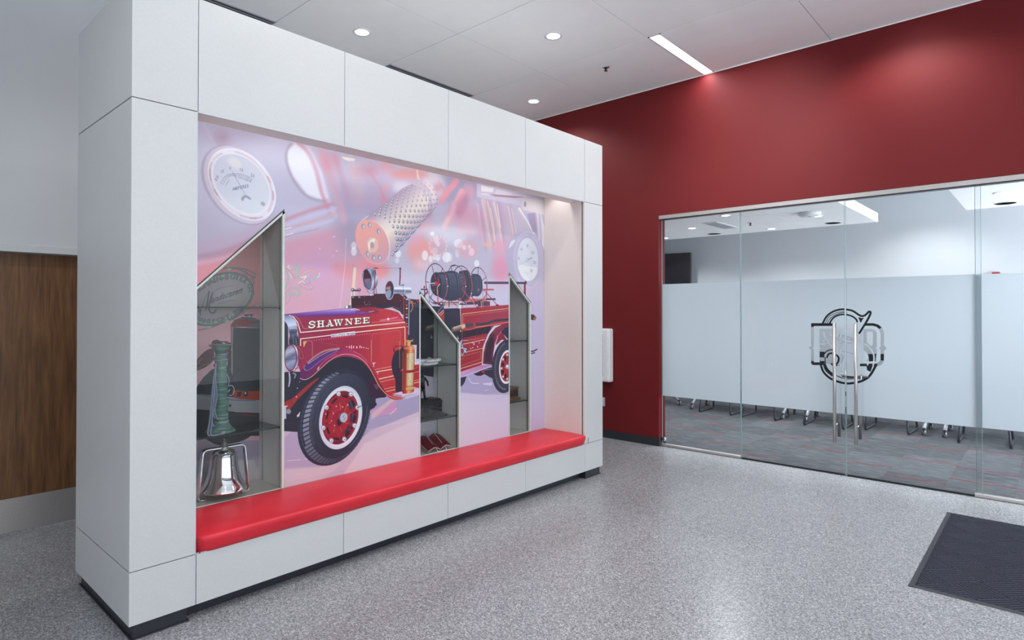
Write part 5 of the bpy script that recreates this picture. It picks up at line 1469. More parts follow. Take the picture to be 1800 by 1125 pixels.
('S',[2495,1563,2513,1564],8,(34,52,80)),
('S',[2542,1526,2542,1564],6,(34,52,80)),
('S',[2543,1566,2584,1529],13,(34,52,80)),
('S',[2585,1530,2585,1568],7,(34,52,80)),
('S',[2532,1565,2553,1566],8,(34,52,80)),
('S',[2575,1567,2595,1568],8,(34,52,80)),
('S',[2532,1526,2553,1527],8,(34,52,80)),
('S',[2627,1531,2627,1570],14,(34,52,80)),
('S',[2614,1569,2668,1572],8,(34,52,80)),
('S',[2614,1530,2669,1534],9,(34,52,80)),
('S',[2627,1550,2651,1552],8,(34,52,80)),
('S',[2668,1572,2668,1560],6,(34,52,80)),
('S',[2669,1534,2669,1546],6,(34,52,80)),
('S',[2651,1559,2651,1545],5,(34,52,80)),
('S',[2700,1535,2700,1573],14,(34,52,80)),
('S',[2687,1573,2741,1576],9,(34,52,80)),
('S',[2687,1535,2743,1538],8,(34,52,80)),
('S',[2700,1554,2725,1556],9,(34,52,80)),
('S',[2741,1576,2742,1564],6,(34,52,80)),
('S',[2743,1538,2743,1550],6,(34,52,80)),
('S',[2724,1562,2725,1549],5,(34,52,80)),
('S',[2283,1545,2280,1547,2276,1550,2272,1553,2268,1555,2263,1555,2258,1555,2253,1554,2249,1552,2246,1550,2243,1547,2241,1544,2240,1542,2242,1540,2245,1538,2249,1537,2253,1535,2257,1534,2262,1534,2267,1533,2271,1532,2275,1530,2278,1528,2281,1525,2282,1523,2280,1520,2278,1518,2274,1515,2270,1513,2266,1512,2260,1511,2255,1511,2250,1512,2246,1513,2243,1516,2240,1519,2238,1521],12,(34,52,80)),
('S',[2284,1555,2284,1542],6,(34,52,80)),
('S',[2237,1511,2237,1524],6,(34,52,80)),
('S',[2314,1517,2313,1555],15,(34,52,80)),
('S',[2346,1519,2346,1557],15,(34,52,80)),
('S',[2302,1556,2326,1557],8,(34,52,80)),
('S',[2334,1557,2357,1559],9,(34,52,80)),
('S',[2302,1515,2326,1516],8,(34,52,80)),
('S',[2334,1516,2357,1518],9,(34,52,80)),
('S',[2314,1537,2346,1538],8,(34,52,80)),
('S',[2384,1519,2402,1561],6,(34,52,80)),
('S',[2401,1561,2421,1522],15,(34,52,80)),
('S',[2389,1531,2414,1532],8,(34,52,80)),
('S',[2372,1519,2393,1520],9,(34,52,80)),
('S',[2408,1521,2433,1522],8,(34,52,80)),
('S',[2396,1561,2407,1562],9,(34,52,80)),
('S',[2445,1563,2458,1524],14,(34,52,80)),
('S',[2458,1524,2473,1560],6,(34,52,80)),
('S',[2470,1564,2487,1525],13,(34,52,80)),
('S',[2487,1525,2503,1564],7,(34,52,80)),
('S',[2434,1563,2457,1564],9,(34,52,80)),
('S',[2464,1564,2482,1565],9,(34,52,80)),
('S',[2493,1565,2511,1566],8,(34,52,80)),
('S',[2540,1529,2540,1567],7,(34,52,80)),
('S',[2541,1568,2582,1531],14,(34,52,80)),
('S',[2583,1532,2583,1570],7,(34,52,80)),
('S',[2530,1567,2551,1568],8,(34,52,80)),
('S',[2573,1570,2593,1571],9,(34,52,80)),
('S',[2530,1528,2551,1529],9,(34,52,80)),
('S',[2625,1533,2625,1572],15,(34,52,80)),
('S',[2612,1572,2665,1574],9,(34,52,80)),
('S',[2612,1533,2667,1536],9,(34,52,80)),
('S',[2625,1553,2649,1554],9,(34,52,80)),
('S',[2665,1574,2665,1563],7,(34,52,80)),
('S',[2667,1536,2667,1548],6,(34,52,80)),
('S',[2649,1561,2649,1547],5,(34,52,80)),
('S',[2698,1538,2697,1576],16,(34,52,80)),
('S',[2685,1575,2739,1578],9,(34,52,80)),
('S',[2685,1537,2741,1540],9,(34,52,80)),
('S',[2698,1557,2722,1558],9,(34,52,80)),
('S',[2739,1578,2739,1567],7,(34,52,80)),
('S',[2741,1540,2741,1552],6,(34,52,80)),
('S',[2722,1565,2722,1551],5,(34,52,80)),
('S',[2281,1547,2278,1549,2274,1552,2270,1555,2266,1556,2261,1557,2256,1556,2251,1555,2247,1554,2244,1552,2241,1549,2239,1546,2238,1544,2240,1542,2243,1540,2247,1538,2251,1537,2255,1536,2260,1535,2265,1535,2269,1533,2273,1532,2276,1530,2279,1527,2280,1525,2278,1522,2276,1519,2272,1517,2268,1515,2264,1514,2258,1513,2253,1513,2248,1513,2244,1515,2241,1518,2238,1520,2236,1522],9,(240,240,216)),
('S',[2282,1557,2282,1544],5,(240,240,216)),
('S',[2235,1513,2235,1526],5,(240,240,216)),
('S',[2312,1518,2311,1557],12,(240,240,216)),
('S',[2344,1520,2343,1558],11,(240,240,216)),
('S',[2300,1558,2324,1559],7,(240,240,216)),
('S',[2332,1559,2355,1560],6,(240,240,216)),
('S',[2300,1516,2324,1518],7,(240,240,216)),
('S',[2332,1518,2355,1520],7,(240,240,216)),
('S',[2312,1539,2344,1540],6,(240,240,216)),
('S',[2382,1521,2400,1563],5,(240,240,216)),
('S',[2399,1563,2419,1523],11,(240,240,216)),
('S',[2387,1533,2412,1534],7,(240,240,216)),
('S',[2370,1521,2391,1522],7,(240,240,216)),
('S',[2406,1523,2431,1524],7,(240,240,216)),
('S',[2394,1563,2405,1563],6,(240,240,216)),
('S',[2443,1565,2456,1526],11,(240,240,216)),
('S',[2456,1526,2470,1562],5,(240,240,216)),
('S',[2468,1566,2485,1527],10,(240,240,216)),
('S',[2485,1527,2501,1566],5,(240,240,216)),
('S',[2432,1564,2455,1566],7,(240,240,216)),
('S',[2462,1566,2480,1567],7,(240,240,216)),
('S',[2491,1567,2509,1568],7,(240,240,216)),
('S',[2538,1530,2538,1568],5,(240,240,216)),
('S',[2539,1570,2580,1533],11,(240,240,216)),
('S',[2581,1534,2581,1572],6,(240,240,216)),
('S',[2528,1569,2549,1570],7,(240,240,216)),
('S',[2571,1571,2591,1572],7,(240,240,216)),
('S',[2528,1530,2549,1531],7,(240,240,216)),
('S',[2623,1535,2622,1574],12,(240,240,216)),
('S',[2610,1573,2663,1576],7,(240,240,216)),
('S',[2610,1535,2664,1538],7,(240,240,216)),
('S',[2622,1555,2647,1556],7,(240,240,216)),
('S',[2663,1576,2663,1565],6,(240,240,216)),
('S',[2664,1538,2664,1550],5,(240,240,216)),
('S',[2647,1563,2647,1549],4,(240,240,216)),
('S',[2695,1540,2695,1578],13,(240,240,216)),
('S',[2682,1577,2737,1580],7,(240,240,216)),
('S',[2682,1539,2738,1542],7,(240,240,216)),
('S',[2695,1559,2720,1560],7,(240,240,216)),
('S',[2737,1580,2737,1569],6,(240,240,216)),
('S',[2738,1542,2738,1554],5,(240,240,216)),
('S',[2720,1567,2720,1553],4,(240,240,216)),
('P',[2410,1462,2606,1479,2615,1476,2615,1454,2414,1441,2409,1444],(236,236,240)),
('T','REO SPEED WAGON',[[9676,5780,9748,5784,9676,5856],[9724,5784,9800,5788,9724,5860],[9776,5788,9848,5792,9776,5864],[9856,5792,9932,5796,9856,5868],[9908,5796,9980,5800,9908,5872],[9956,5800,10032,5804,9956,5876],[10008,5800,10084,5808,10008,5880],[10060,5804,10136,5808,10060,5884],[10144,5812,10220,5816,10144,5888],[10216,5816,10292,5820,10212,5892],[10268,5820,10344,5824,10268,5896],[10320,5820,10396,5828,10320,5900],[10372,5824,10452,5828,10372,5904]],(40,46,84),1,.02),
('S',[2414,1457,2414,1447],3,(60,66,100)),
('S',[2611,1471,2611,1458],2,(60,66,100)),
('P',[2005,1588,2078,1570,2084,1295,2007,1278],(36,40,60)),
('P',[2032,1603,2078,1601,2110,1589,2136,1561,2147,1530,2154,1482,2160,1393,2125,1390,2086,1402,2084,1501,2074,1536,2055,1562,2032,1579],[(2087,1600),(2116,1397),(120,130,170),(176,188,220),(206,214,238),(84,92,120),(190,196,218),(30,36,56),(48,54,76)]),
('P',[2090,1492,2143,1495,2154,1399,2125,1396,2092,1423],(34,40,58),.7,.001),
('S',['s',2092,1510,2120,1513,2146,1508],5,(226,230,244),.8,.001),
('S',[2115,1466,2120,1409],6,(140,150,180),.7,.001),
('S',[2136,1443,2141,1400],4,(214,222,236),.7,.001),
('S',['s',2032,1570,2060,1553,2077,1518,2081,1402],2,(190,70,100),.9),
('S',['s',2101,1597,2131,1569,2148,1534],1,(60,20,50),.8),
('P',[2116,1397,2172,1389,2192,1362,2196,1320,2184,1289,2155,1249,2133,1266],(134,30,64)),
('S',['s',2141,1388,2175,1363,2192,1307,2169,1305,2164,1358],2,(226,140,110),.9),
('P',[2023,1212,2083,1218,2167,1211,2271,1161,2272,884,2220,785,2024,824],(32,32,50)),
('P',['e',2107,1308,55,-3,0,-95,0,360,28],(120,20,52)),
('P',['e',2112,1311,46,-3,0,-91,0,360,28],[(2066,1394),(2158,1243),(110,124,170),(210,218,238),(90,100,140),(220,226,240)]),
('P',['e',2099,1312,46,-3,0,-92,0,360,28],(128,24,60)),
('P',['e',2098,1312,41,-2,0,-84,0,360,28],[(2066,1383),(2122,1251),(120,124,156),(176,178,200),(92,98,130),(150,156,186),(120,126,160)]),
('S',[2061,1301,2136,1301],5,(64,70,100),.7,.002),
('S',[2071,1357,2121,1360],26,(176,178,200),.5,.005),
('S',['s',2088,1212,2094,1165,2086,1119],12,(160,166,190),.9),
('S',[2091,1201,2090,1134],3,(236,238,244),.9),
('S',['s',2119,1204,2136,1193,2128,1173],10,(140,146,172),.9),
('S',[2133,1235,2170,1240],6,(186,30,60),.9),
('P',['c',2165,1159,2201,1193,2259,1242,2330,1288,2403,1322,2478,1335,2568,1330,2675,1285,2757,1205,2813,1111,2899,967,2758,968,2758,879,2202,946,2167,1054],(30,30,50)),
('P',['c',2163,1175,2170,1201,2195,1238,2247,1288,2318,1329,2391,1351,2466,1359,2536,1354,2601,1337,2675,1293,2736,1233,2785,1154,2834,1068,2892,998,2973,959,3067,942,3072,931,2973,932,2899,973,2827,1051,2771,1143,2722,1208,2661,1259,2568,1291,2479,1293,2404,1269,2343,1228,2283,1187,2236,1159,2196,1146,2167,1155],[(2167,1185),(2842,1044),(80,28,92),(120,24,78),(150,34,86),(170,44,92),(160,36,66),(176,36,50)]),
('P',['c',2196,1143,2236,1154,2283,1182,2343,1224,2404,1265,2479,1289,2569,1287,2661,1253,2722,1202,2771,1138,2824,1052,2899,967,2842,961,2758,968,2702,1080,2569,1193,2441,1202,2307,1147,2202,998],(30,30,50)),
('P',[2716,1079,2771,1126,2827,1046,2899,967,2835,962,2758,970],(52,20,50),1,.002),
('P',[2782,1073,2820,1067,2831,1045,2813,1024,2792,1043],(90,66,90),.9),
('P',[2195,1238,2247,1288,2318,1326,2410,1352,2517,1355,2441,1328,2355,1289,2277,1240,2219,1218,2201,1222],(72,40,130),.7,.003),
('S',['s',2227,1270,2271,1302,2330,1334,2391,1351,2478,1358],11,(206,176,130),.75,.001),
('S',['s',2230,1260,2283,1291,2342,1320,2403,1341,2478,1354],3,(240,226,190),.9),
('S',['s',2201,1254,2200,1233,2219,1215,2259,1231,2330,1280,2391,1312,2466,1341],3,(150,160,196),.9),
('S',['s',2213,1250,2199,1243,2201,1223,2217,1215],2,(222,160,90),.9),
('S',['s',2307,1212,2319,1238,2355,1273,2391,1295,2453,1319],6,(206,110,170),.7,.002),
('S',[2304,1217,2313,1233],8,(244,226,240),.9,.001),
('S',['s',2170,1165,2207,1153,2259,1171,2319,1215,2391,1268,2466,1304,2542,1313,2621,1295,2688,1257,2743,1196,2785,1130,2834,1048,2903,980,2980,945,3063,938],4,(226,190,140)),
('S',['s',2601,1331,2675,1291,2733,1233],3,(226,140,180),.8),
('S',['s',3067,951,3072,926,3101,934],5,(206,206,220)),
('P',['c',2056,1014,2117,1036,2202,1098,2271,1140,2319,1157,2283,1128,2213,1071,2151,1020,2095,961,2073,959,2057,984],(150,38,44)),
('S',[2100,1025,2117,982],3,(80,14,30),.8),
('P',['e',2142,1041,6,-1,0,-7,0,360,12],(220,140,150)),
('P',['e',2150,1099,4,0,0,-4,0,360,12],(190,190,205)),
('P',['e',2166,1141,3,0,0,-3,0,360,12],(200,190,210)),
('P',[2051,989,2084,988,2067,977,2068,900,2051,900],(190,194,210)),
('P',['e',2085,947,18,-2,0,-17,0,360,28],(140,140,156)),
('P',[2145,911,2171,936,2168,903,2148,900],(206,196,214)),
('S',[2057,871,2157,847],4,(90,20,50),.8),
('P',[2751,972,2799,970,2799,932,2807,914,2772,889,2754,902],(34,34,52)),
('P',['e',2789,916,21,-2,0,-17,0,360,12],(34,34,52)),
('S',[2775,981,2782,922],14,(40,38,60)),
('P',['e',2451,862,300,55,1,-335,0,360,48],(36,40,58)),
('S',['e',2445,859,269,47,1,-315,105,250,28],7,(52,58,80),.9),
('P',['e',2495,871,248,44,1,-297,0,360,48],[(2269,1122),(2721,574),(58,64,86),(46,52,72),(36,40,58),(46,50,72)]),
('S',['e',2484,880,238,54,2,-290,150,265,28],2,(150,156,176),.8),
('S',['e',2489,879,231,51,2,-286,150,265,28],1,(150,156,176),.6),
('P',[2459,1186,2482,1173,2462,1167,2438,1180],(100,106,128),.95),
('P',[2447,1193,2454,1188,2443,1185,2435,1189],(66,72,96),.6),
('P',[2429,1177,2455,1165,2436,1157,2409,1169],(100,106,128),.95),
('P',[2416,1183,2425,1179,2413,1175,2404,1179],(66,72,96),.6),
('P',[2400,1165,2429,1154,2410,1144,2380,1155],(100,106,128),.95),
('P',[2386,1171,2395,1167,2384,1161,2374,1165],(66,72,96),.6),
('P',[2373,1150,2403,1140,2386,1128,2353,1137],(138,144,166),.95),
('P',[2357,1155,2367,1152,2356,1145,2346,1148],(66,72,96),.6),
('P',[2346,1132,2379,1123,2363,1110,2328,1117],(138,144,166),.95),
('P',[2329,1136,2340,1133,2330,1125,2319,1128],(66,72,96),.6),
('P',[2321,1111,2356,1104,2341,1089,2304,1094],(138,144,166),.95),
('P',[2303,1114,2314,1112,2305,1103,2293,1105],(66,72,96),.6),
('P',[2297,1087,2335,1082,2320,1065,2282,1069],(138,144,166),.95),
('P',[2278,1090,2290,1088,2282,1078,2269,1080],(66,72,96),.6),
('P',[2276,1062,2315,1058,2302,1040,2262,1042],(138,144,166),.95),
('P',[2256,1064,2269,1063,2260,1052,2248,1053],(66,72,96),.6),
('P',[2256,1034,2297,1033,2286,1013,2244,1014],(138,144,166),.95),
('P',[2236,1035,2249,1035,2242,1023,2228,1023],(66,72,96),.6),
('P',[2239,1005,2282,1005,2272,985,2228,984],(138,144,166),.95),
('P',[2218,1005,2231,1005,2225,993,2211,993],(66,72,96),.6),
('P',[2224,975,2268,977,2260,956,2215,952],(138,144,166),.95),
('P',[2202,974,2217,974,2211,962,2197,961],(66,72,96),.6),
('P',[2212,943,2257,947,2251,925,2205,920],(138,144,166),.95),
('P',[2190,941,2204,942,2200,930,2185,928],(66,72,96),.6),
('P',[2203,911,2248,917,2244,895,2198,888],(138,144,166),.95),
('P',[2180,908,2195,910,2192,897,2177,895],(66,72,96),.6),
('P',[2196,878,2242,886,2239,864,2193,855],(138,144,166),.95),
('P',[2173,874,2188,877,2186,864,2171,861],(66,72,96),.6),
('P',[2192,845,2239,855,2238,833,2191,822],(133,139,160),.95),
('P',[2169,841,2184,844,2183,831,2168,827],(66,72,96),.6),
('P',[2191,813,2238,824,2238,802,2192,790],(128,134,155),.95),
('P',[2168,807,2183,811,2183,798,2168,794],(66,72,96),.6),
('P',[2193,781,2239,794,2242,773,2196,759],(123,129,150),.95),
('P',[2169,775,2184,779,2186,766,2171,762],(66,72,96),.6),
('P',[2197,750,2243,764,2248,744,2202,728],(118,124,145),.95),
('P',[2174,743,2189,747,2192,735,2177,730],(66,72,96),.6),
('P',[2205,720,2250,736,2256,716,2212,699],(114,119,140),.95),
('P',[2182,712,2196,717,2200,705,2186,700],(66,72,96),.6),
('P',[2202,686,2257,708,2265,690,2211,667],(109,114,135),.95),
('P',[2215,659,2269,682,2278,665,2226,641],(104,109,130),.95),
('P',[2230,634,2283,659,2294,643,2243,617],(99,104,125),.95),
('P',[2249,611,2299,637,2312,623,2263,596],(95,99,120),.95),
('P',[2269,591,2317,618,2331,606,2285,578],(90,94,114),.95),
('P',[2291,573,2337,601,2353,591,2309,562],(85,89,109),.95),
('P',[2316,558,2359,588,2375,580,2334,550],(80,84,104),.95),
('P',[2342,547,2382,577,2400,571,2362,541],(75,79,99),.95),
('P',[2370,539,2407,569,2425,566,2390,535],(71,74,94),.95),
('P',[2398,534,2433,565,2451,563,2419,533],(66,69,89),.95),
('P',[2428,533,2459,563,2478,565,2450,535],(61,64,84),.95),
('P',[2458,536,2486,566,2505,569,2480,540],(56,59,79),.95),
('P',[2489,542,2513,571,2532,577,2510,549],(52,54,74),.95),
('S',[2506,1202,2508,1201],6,(80,86,112),.5),
('S',[2532,1201,2534,1200],7,(80,86,112),.5),
('S',[2558,1197,2559,1196],7,(80,86,112),.5),
('S',[2582,1190,2583,1189],6,(80,86,112),.5),
('S',[2606,1181,2607,1180],6,(80,86,112),.5),
('S',[2629,1170,2630,1168],6,(80,86,112),.5),
('S',[2650,1155,2651,1154],7,(80,86,112),.5),
('S',[2670,1138,2671,1137],6,(80,86,112),.5),
('S',[2689,1119,2689,1118],6,(80,86,112),.5),
('S',[2705,1098,2705,1097],6,(80,86,112),.5),
('S',[2720,1075,2720,1074],6,(80,86,112),.5),
('S',[2732,1050,2732,1049],6,(80,86,112),.5),
('S',[2742,1023,2742,1023],7,(80,86,112),.5),
('S',[2750,995,2750,995],7,(80,86,112),.5),
('S',[2755,966,2755,966],7,(80,86,112),.5),
('S',[2758,936,2758,936],7,(80,86,112),.5),
('S',[2758,906,2758,906],7,(80,86,112),.5),
('S',[2756,875,2756,875],7,(80,86,112),.5),
('S',[2752,844,2751,844],7,(80,86,112),.5),
('S',[2744,813,2744,813],6,(80,86,112),.5),
('S',[2735,782,2735,783],7,(80,86,112),.5),
('S',[2723,753,2723,753],6,(80,86,112),.5),
('S',[2709,724,2709,725],7,(80,86,112),.5),
('S',[2693,696,2693,698],7,(80,86,112),.5),
('S',[2675,670,2676,672],7,(80,86,112),.5),
('S',[2656,646,2656,647],6,(80,86,112),.5),
('S',[2635,623,2635,625],6,(80,86,112),.5),
('S',[2612,603,2613,605],7,(80,86,112),.5),
('S',[2589,585,2590,586],6,(80,86,112),.5),
('S',[2564,569,2565,570],6,(80,86,112),.5),
('S',[2539,555,2540,557],6,(80,86,112),.5),
('S',[2513,544,2515,546],7,(80,86,112),.5),
('S',[2487,535,2489,537],6,(80,86,112),.5),
('S',[2461,529,2463,531],6,(80,86,112),.5),
('S',['e',2478,884,270,31,-8,-331,10,80,28],11,(74,82,112),.7,.003),
('S',['e',2495,883,226,27,-2,-273,0,70,28],9,(96,104,134),.6,.005),
('S',['e',2502,878,210,43,7,-242,180,300,28],5,(70,76,98),.6,.002),
('P',['e',2497,853,183,25,1,-228,0,360,40],(120,126,146)),
('P',['e',2497,853,180,25,1,-225,0,360,40],[(2338,1048),(2670,640),(226,232,240),(206,212,224),(214,220,232),(236,240,246)]),
('S',['e',2497,853,171,24,1,-214,0,360,40],1,(120,126,140),.8),
('S',['e',2495,846,188,34,1,-235,-90,30,28],2,(70,76,90),.9),
('P',['e',2492,853,153,19,1,-192,0,360,36],(108,16,40)),
('P',['e',2472,853,132,16,1,-164,0,360,28],(156,22,44)),
('S',['e',2494,880,120,-9,-1,-166,10,40,6],24,(24,16,38),.95),
('S',['e',2503,852,115,14,-11,-152,55,85,6],24,(24,16,38),.95),
('S',['e',2505,847,123,10,-11,-147,100,130,6],17,(24,16,38),.95),
('S',['e',2503,850,127,12,-4,-149,145,175,6],16,(24,16,38),.95),
('S',['e',2510,854,133,16,9,-151,190,220,6],16,(24,16,38),.95),
('S',['e',2497,853,120,18,5,-153,235,265,6],17,(24,16,38),.95),
('S',['e',2496,849,120,20,5,-157,280,310,6],17,(24,16,38),.95),
('S',['e',2498,846,116,23,3,-158,325,355,6],25,(24,16,38),.95),
('P',['c',2552,977,2585,952,2601,900,2597,837,2577,783,2528,719,2507,726,2552,779,2573,840,2568,911],(36,40,64)),
('S',['s',2568,968,2593,908,2592,837],5,(110,124,160),.7,.001),
('S',['e',2488,853,147,18,1,-181,-60,60,28],9,(190,36,60),.8,.001),
('P',['e',2476,846,94,9,0,-105,0,360,28],(160,24,48),1,.001),
('S',[2480,901,2474,1010],30,(142,18,42)),
('S',[2493,900,2483,959],4,(222,160,80),.9),
('S',[2467,902,2470,960],2,(222,120,100),.6),
('S',[2511,896,2568,998],31,(142,18,42)),
('S',[2523,890,2547,947],3,(222,160,80),.9),
('S',[2499,902,2535,953],2,(222,120,100),.6),
('S',[2528,865,2619,904],32,(142,18,42)),
('S',[2535,855,2580,880],3,(222,160,80),.9),
('S',[2521,875,2573,891],2,(222,120,100),.6),
('S',[2521,826,2597,786],31,(142,18,42)),
('S',[2515,817,2558,800],3,(222,160,80),.9),
('S',[2526,836,2564,810],2,(222,120,100),.6),
('S',[2495,800,2518,707],31,(142,18,42)),
('S',[2482,799,2501,750],3,(222,160,80),.9),
('S',[2507,801,2513,751],2,(222,120,100),.6),
('S',[2462,801,2421,712],31,(142,18,42)),
('S',[2450,806,2434,756],4,(222,160,80),.9),
('S',[2474,795,2446,750],2,(222,120,100),.6),
('S',[2442,832,2363,804],30,(142,18,42)),
('S',[2436,842,2397,822],4,(222,160,80),.9),
('S',[2449,821,2403,811],2,(222,120,100),.6),
('S',[2450,875,2385,932],31,(142,18,42)),
('S',[2458,882,2420,909],3,(222,160,80),.9),
('S',[2442,867,2411,902],2,(222,120,100),.6),
('P',['e',2473,1029,19,-2,0,-19,0,360,12],(150,154,172)),
('P',['e',2476,1026,14,-1,0,-14,0,360,12],(214,218,228)),
('P',['e',2477,1025,6,-1,0,-6,0,360,12],(130,134,150)),
('P',['e',2470,1033,5,-1,0,-5,0,360,12],(250,250,255)),
('P',['e',2578,1015,20,-2,0,-19,0,360,12],(150,154,172)),
('P',['e',2581,1013,14,-1,0,-14,0,360,12],(214,218,228)),
('P',['e',2582,1011,7,-1,0,-6,0,360,12],(130,134,150)),
('P',['e',2575,1020,5,-1,0,-5,0,360,12],(250,250,255)),
('P',['e',2635,911,20,-2,0,-19,0,360,12],(150,154,172)),
('P',['e',2638,908,14,-2,0,-14,0,360,12],(214,218,228)),
('P',['e',2639,906,7,-1,0,-6,0,360,12],(130,134,150)),
('P',['e',2632,915,5,-1,0,-5,0,360,12],(250,250,255)),
('P',['e',2610,779,20,-3,0,-19,0,360,12],(150,154,172)),
('P',['e',2613,777,15,-2,0,-14,0,360,12],(214,218,228)),
('P',['e',2614,775,7,-1,0,-6,0,360,12],(130,134,150)),
('P',['e',2607,784,5,-1,0,-5,0,360,12],(250,250,255)),
('P',['e',2522,692,20,-3,0,-19,0,360,12],(150,154,172)),
('P',['e',2525,689,14,-2,0,-14,0,360,12],(214,218,228)),
('P',['e',2526,688,6,-1,0,-6,0,360,12],(130,134,150)),
('P',['e',2519,697,5,-1,0,-5,0,360,12],(250,250,255)),
('P',['e',2414,697,19,-3,0,-19,0,360,12],(150,154,172)),
('P',['e',2418,694,13,-2,0,-14,0,360,12],(214,218,228)),
('P',['e',2418,693,6,-1,0,-6,0,360,12],(130,134,150)),
('P',['e',2411,701,5,-1,0,-5,0,360,12],(250,250,255)),
('P',['e',2350,799,18,-3,0,-18,0,360,12],(150,154,172)),
('P',['e',2353,797,13,-2,0,-14,0,360,12],(214,218,228)),
('P',['e',2354,795,6,-1,0,-6,0,360,12],(130,134,150)),
('P',['e',2347,804,5,-1,0,-5,0,360,12],(250,250,255)),
('P',['e',2375,941,18,-2,0,-18,0,360,12],(150,154,172)),
('P',['e',2378,939,13,-2,0,-14,0,360,12],(214,218,228)),
('P',['e',2379,937,6,-1,0,-6,0,360,12],(130,134,150)),
('P',['e',2372,946,5,0,0,-5,0,360,12],(250,250,255)),
('S',[2635,911,2682,918],5,(40,40,56),.9),
('P',['e',2471,845,59,6,0,-67,0,360,28],(150,20,48),1,.001),
('P',['e',2481,824,22,2,0,-28,0,360,28],(60,8,30),1,.002),
('S',['e',2471,853,51,6,1,-59,190,290,28],6,(206,60,100),.7,.002),
('P',['e',2499,851,23,-3,0,-32,0,360,28],(90,96,120)),
('P',['e',2519,850,31,-1,0,-35,0,360,28],(190,198,216)),
('P',['e',2521,850,23,-1,0,-27,0,360,28],(140,148,172)),
('S',['e',2521,850,16,-1,0,-20,0,360,16],4,(220,226,236),.9),
('S',[2511,841,2531,859],4,(226,230,238),.9),
('P',['e',2430,890,5,-1,0,-6,0,360,12],(236,170,190),.9),
('P',['e',2416,840,5,-1,0,-6,0,360,12],(236,170,190),.9),
('P',['e',2441,802,6,-1,0,-6,0,360,12],(236,170,190),.9),
('P',['e',2507,929,6,-1,0,-6,0,360,12],(236,170,190),.9),
('P',['e',2455,939,6,-1,0,-6,0,360,12],(236,170,190),.9),
('P',['e',2370,894,5,-1,0,-6,0,360,12],(236,170,190),.9),
('P',['e',2552,938,6,-1,0,-6,0,360,12],(236,170,190),.9),
('S',[2756,1410,2759,1243],4,(214,170,130),.9),
('S',[2792,1181,2950,1195],3,(232,222,180),.95),
('S',[2806,1163,3062,1178],7,(232,222,180),.95),
('S',[2831,1105,3062,1130],7,(232,222,180),.95),
('S',[2842,1082,3062,1103],3,(232,222,180),.95),
('S',[2877,1023,3063,1039],3,(232,222,180),.95),
('S',[2899,1002,3055,1017],5,(232,222,180),.95),
('P',[3171,1199,3251,1206,3251,994,3171,1014],(180,36,50)),
('S',[3179,1158,3243,1166],6,(232,222,180),.95),
('S',[3179,1130,3243,1137],3,(232,222,180),.95),
('S',[3179,1062,3243,1069],3,(232,222,180),.95),
('S',[3175,1043,3243,1051],6,(232,222,180),.95),
('P',[3171,1236,3251,1240,3251,1193,3171,1192],(212,196,226)),
('S',[3171,1222,3251,1225],4,(150,140,170),.8),
('P',['c',2957,1254,2987,1312,3032,1322,3077,1320,3078,974,2995,991,2987,1079,2965,1134,2950,1195],(42,28,50)),
('S',['e',3025,1323,57,-3,1,-30,150,350,28],6,(50,24,44),.95),
('S',[2972,1331,2979,1301],7,(50,24,44)),
('S',[3028,1389,3030,1178],5,(196,180,110),.7),
('P',[2943,975,3032,987,3251,1000,3251,957,3140,955,3063,945],(212,190,216)),
('P',[3078,941,3251,963,3251,944,3093,924],(190,192,216)),
('S',[2943,978,3048,956],5,(140,24,40),.9),
('P',[3062,1315,3081,1350,3171,1347,3182,1309,3175,977,3140,965,3063,969,3047,1001],[(3055,1206),(3183,1198),(80,20,24),(140,34,34),(176,78,44),(226,170,124),(196,120,76),(130,54,36)]),
('P',[3100,1289,3175,1288,3167,1027,3097,1030],[(3101,1203),(3171,1199),(170,150,110),(216,206,166),(190,166,120)],.95),
('P',[3125,1256,3122,1254,3118,1255,3118,1258,3122,1258],(120,104,76),.6),
('P',[3112,1148,3109,1144,3105,1146,3105,1151,3109,1152],(120,104,76),.6),
('P',[3124,1150,3121,1148,3117,1149,3117,1152,3121,1152],(120,104,76),.6),
('P',[3125,1050,3123,1047,3121,1049,3121,1053,3123,1054],(232,226,196),.6),
('P',[3158,1232,3156,1229,3152,1230,3152,1234,3156,1235],(150,130,90),.6),
('P',[3169,1070,3166,1066,3162,1068,3162,1073,3166,1074],(232,226,196),.6),
('P',[3150,1156,3148,1153,3145,1154,3145,1158,3148,1159],(120,104,76),.6),
('P',[3170,1077,3166,1074,3159,1076,3159,1080,3166,1081],(120,104,76),.6),
('P',[3167,1138,3163,1134,3157,1136,3157,1141,3163,1142],(150,130,90),.6),
('P',[3122,1178,3120,1175,3116,1176,3116,1180,3120,1181],(120,104,76),.6),
('P',[3128,1082,3126,1080,3123,1081,3123,1084,3126,1084],(150,130,90),.6),
('P',[3172,1151,3168,1148,3163,1149,3163,1154,3168,1154],(120,104,76),.6),
('P',[3171,1231,3168,1228,3163,1230,3163,1232,3168,1233],(150,130,90),.6),
('P',[3137,1235,3134,1232,3130,1234,3130,1238,3134,1239],(150,130,90),.6),
('P',[3143,1058,3141,1057,3138,1058,3138,1060,3141,1060],(120,104,76),.6),
('P',[3129,1138,3125,1137,3119,1138,3119,1140,3125,1141],(120,104,76),.6),
('P',[3128,1275,3125,1273,3121,1274,3121,1276,3125,1277],(232,226,196),.6),
('P',[3154,1044,3152,1041,3149,1043,3149,1046,3152,1046],(120,104,76),.6),
('P',[3159,1178,3155,1175,3148,1177,3148,1181,3155,1182],(120,104,76),.6),
('P',[3128,1234,3126,1232,3121,1233,3121,1236,3126,1236],(232,226,196),.6),
('P',[3147,1241,3144,1239,3139,1240,3139,1243,3144,1244],(232,226,196),.6),
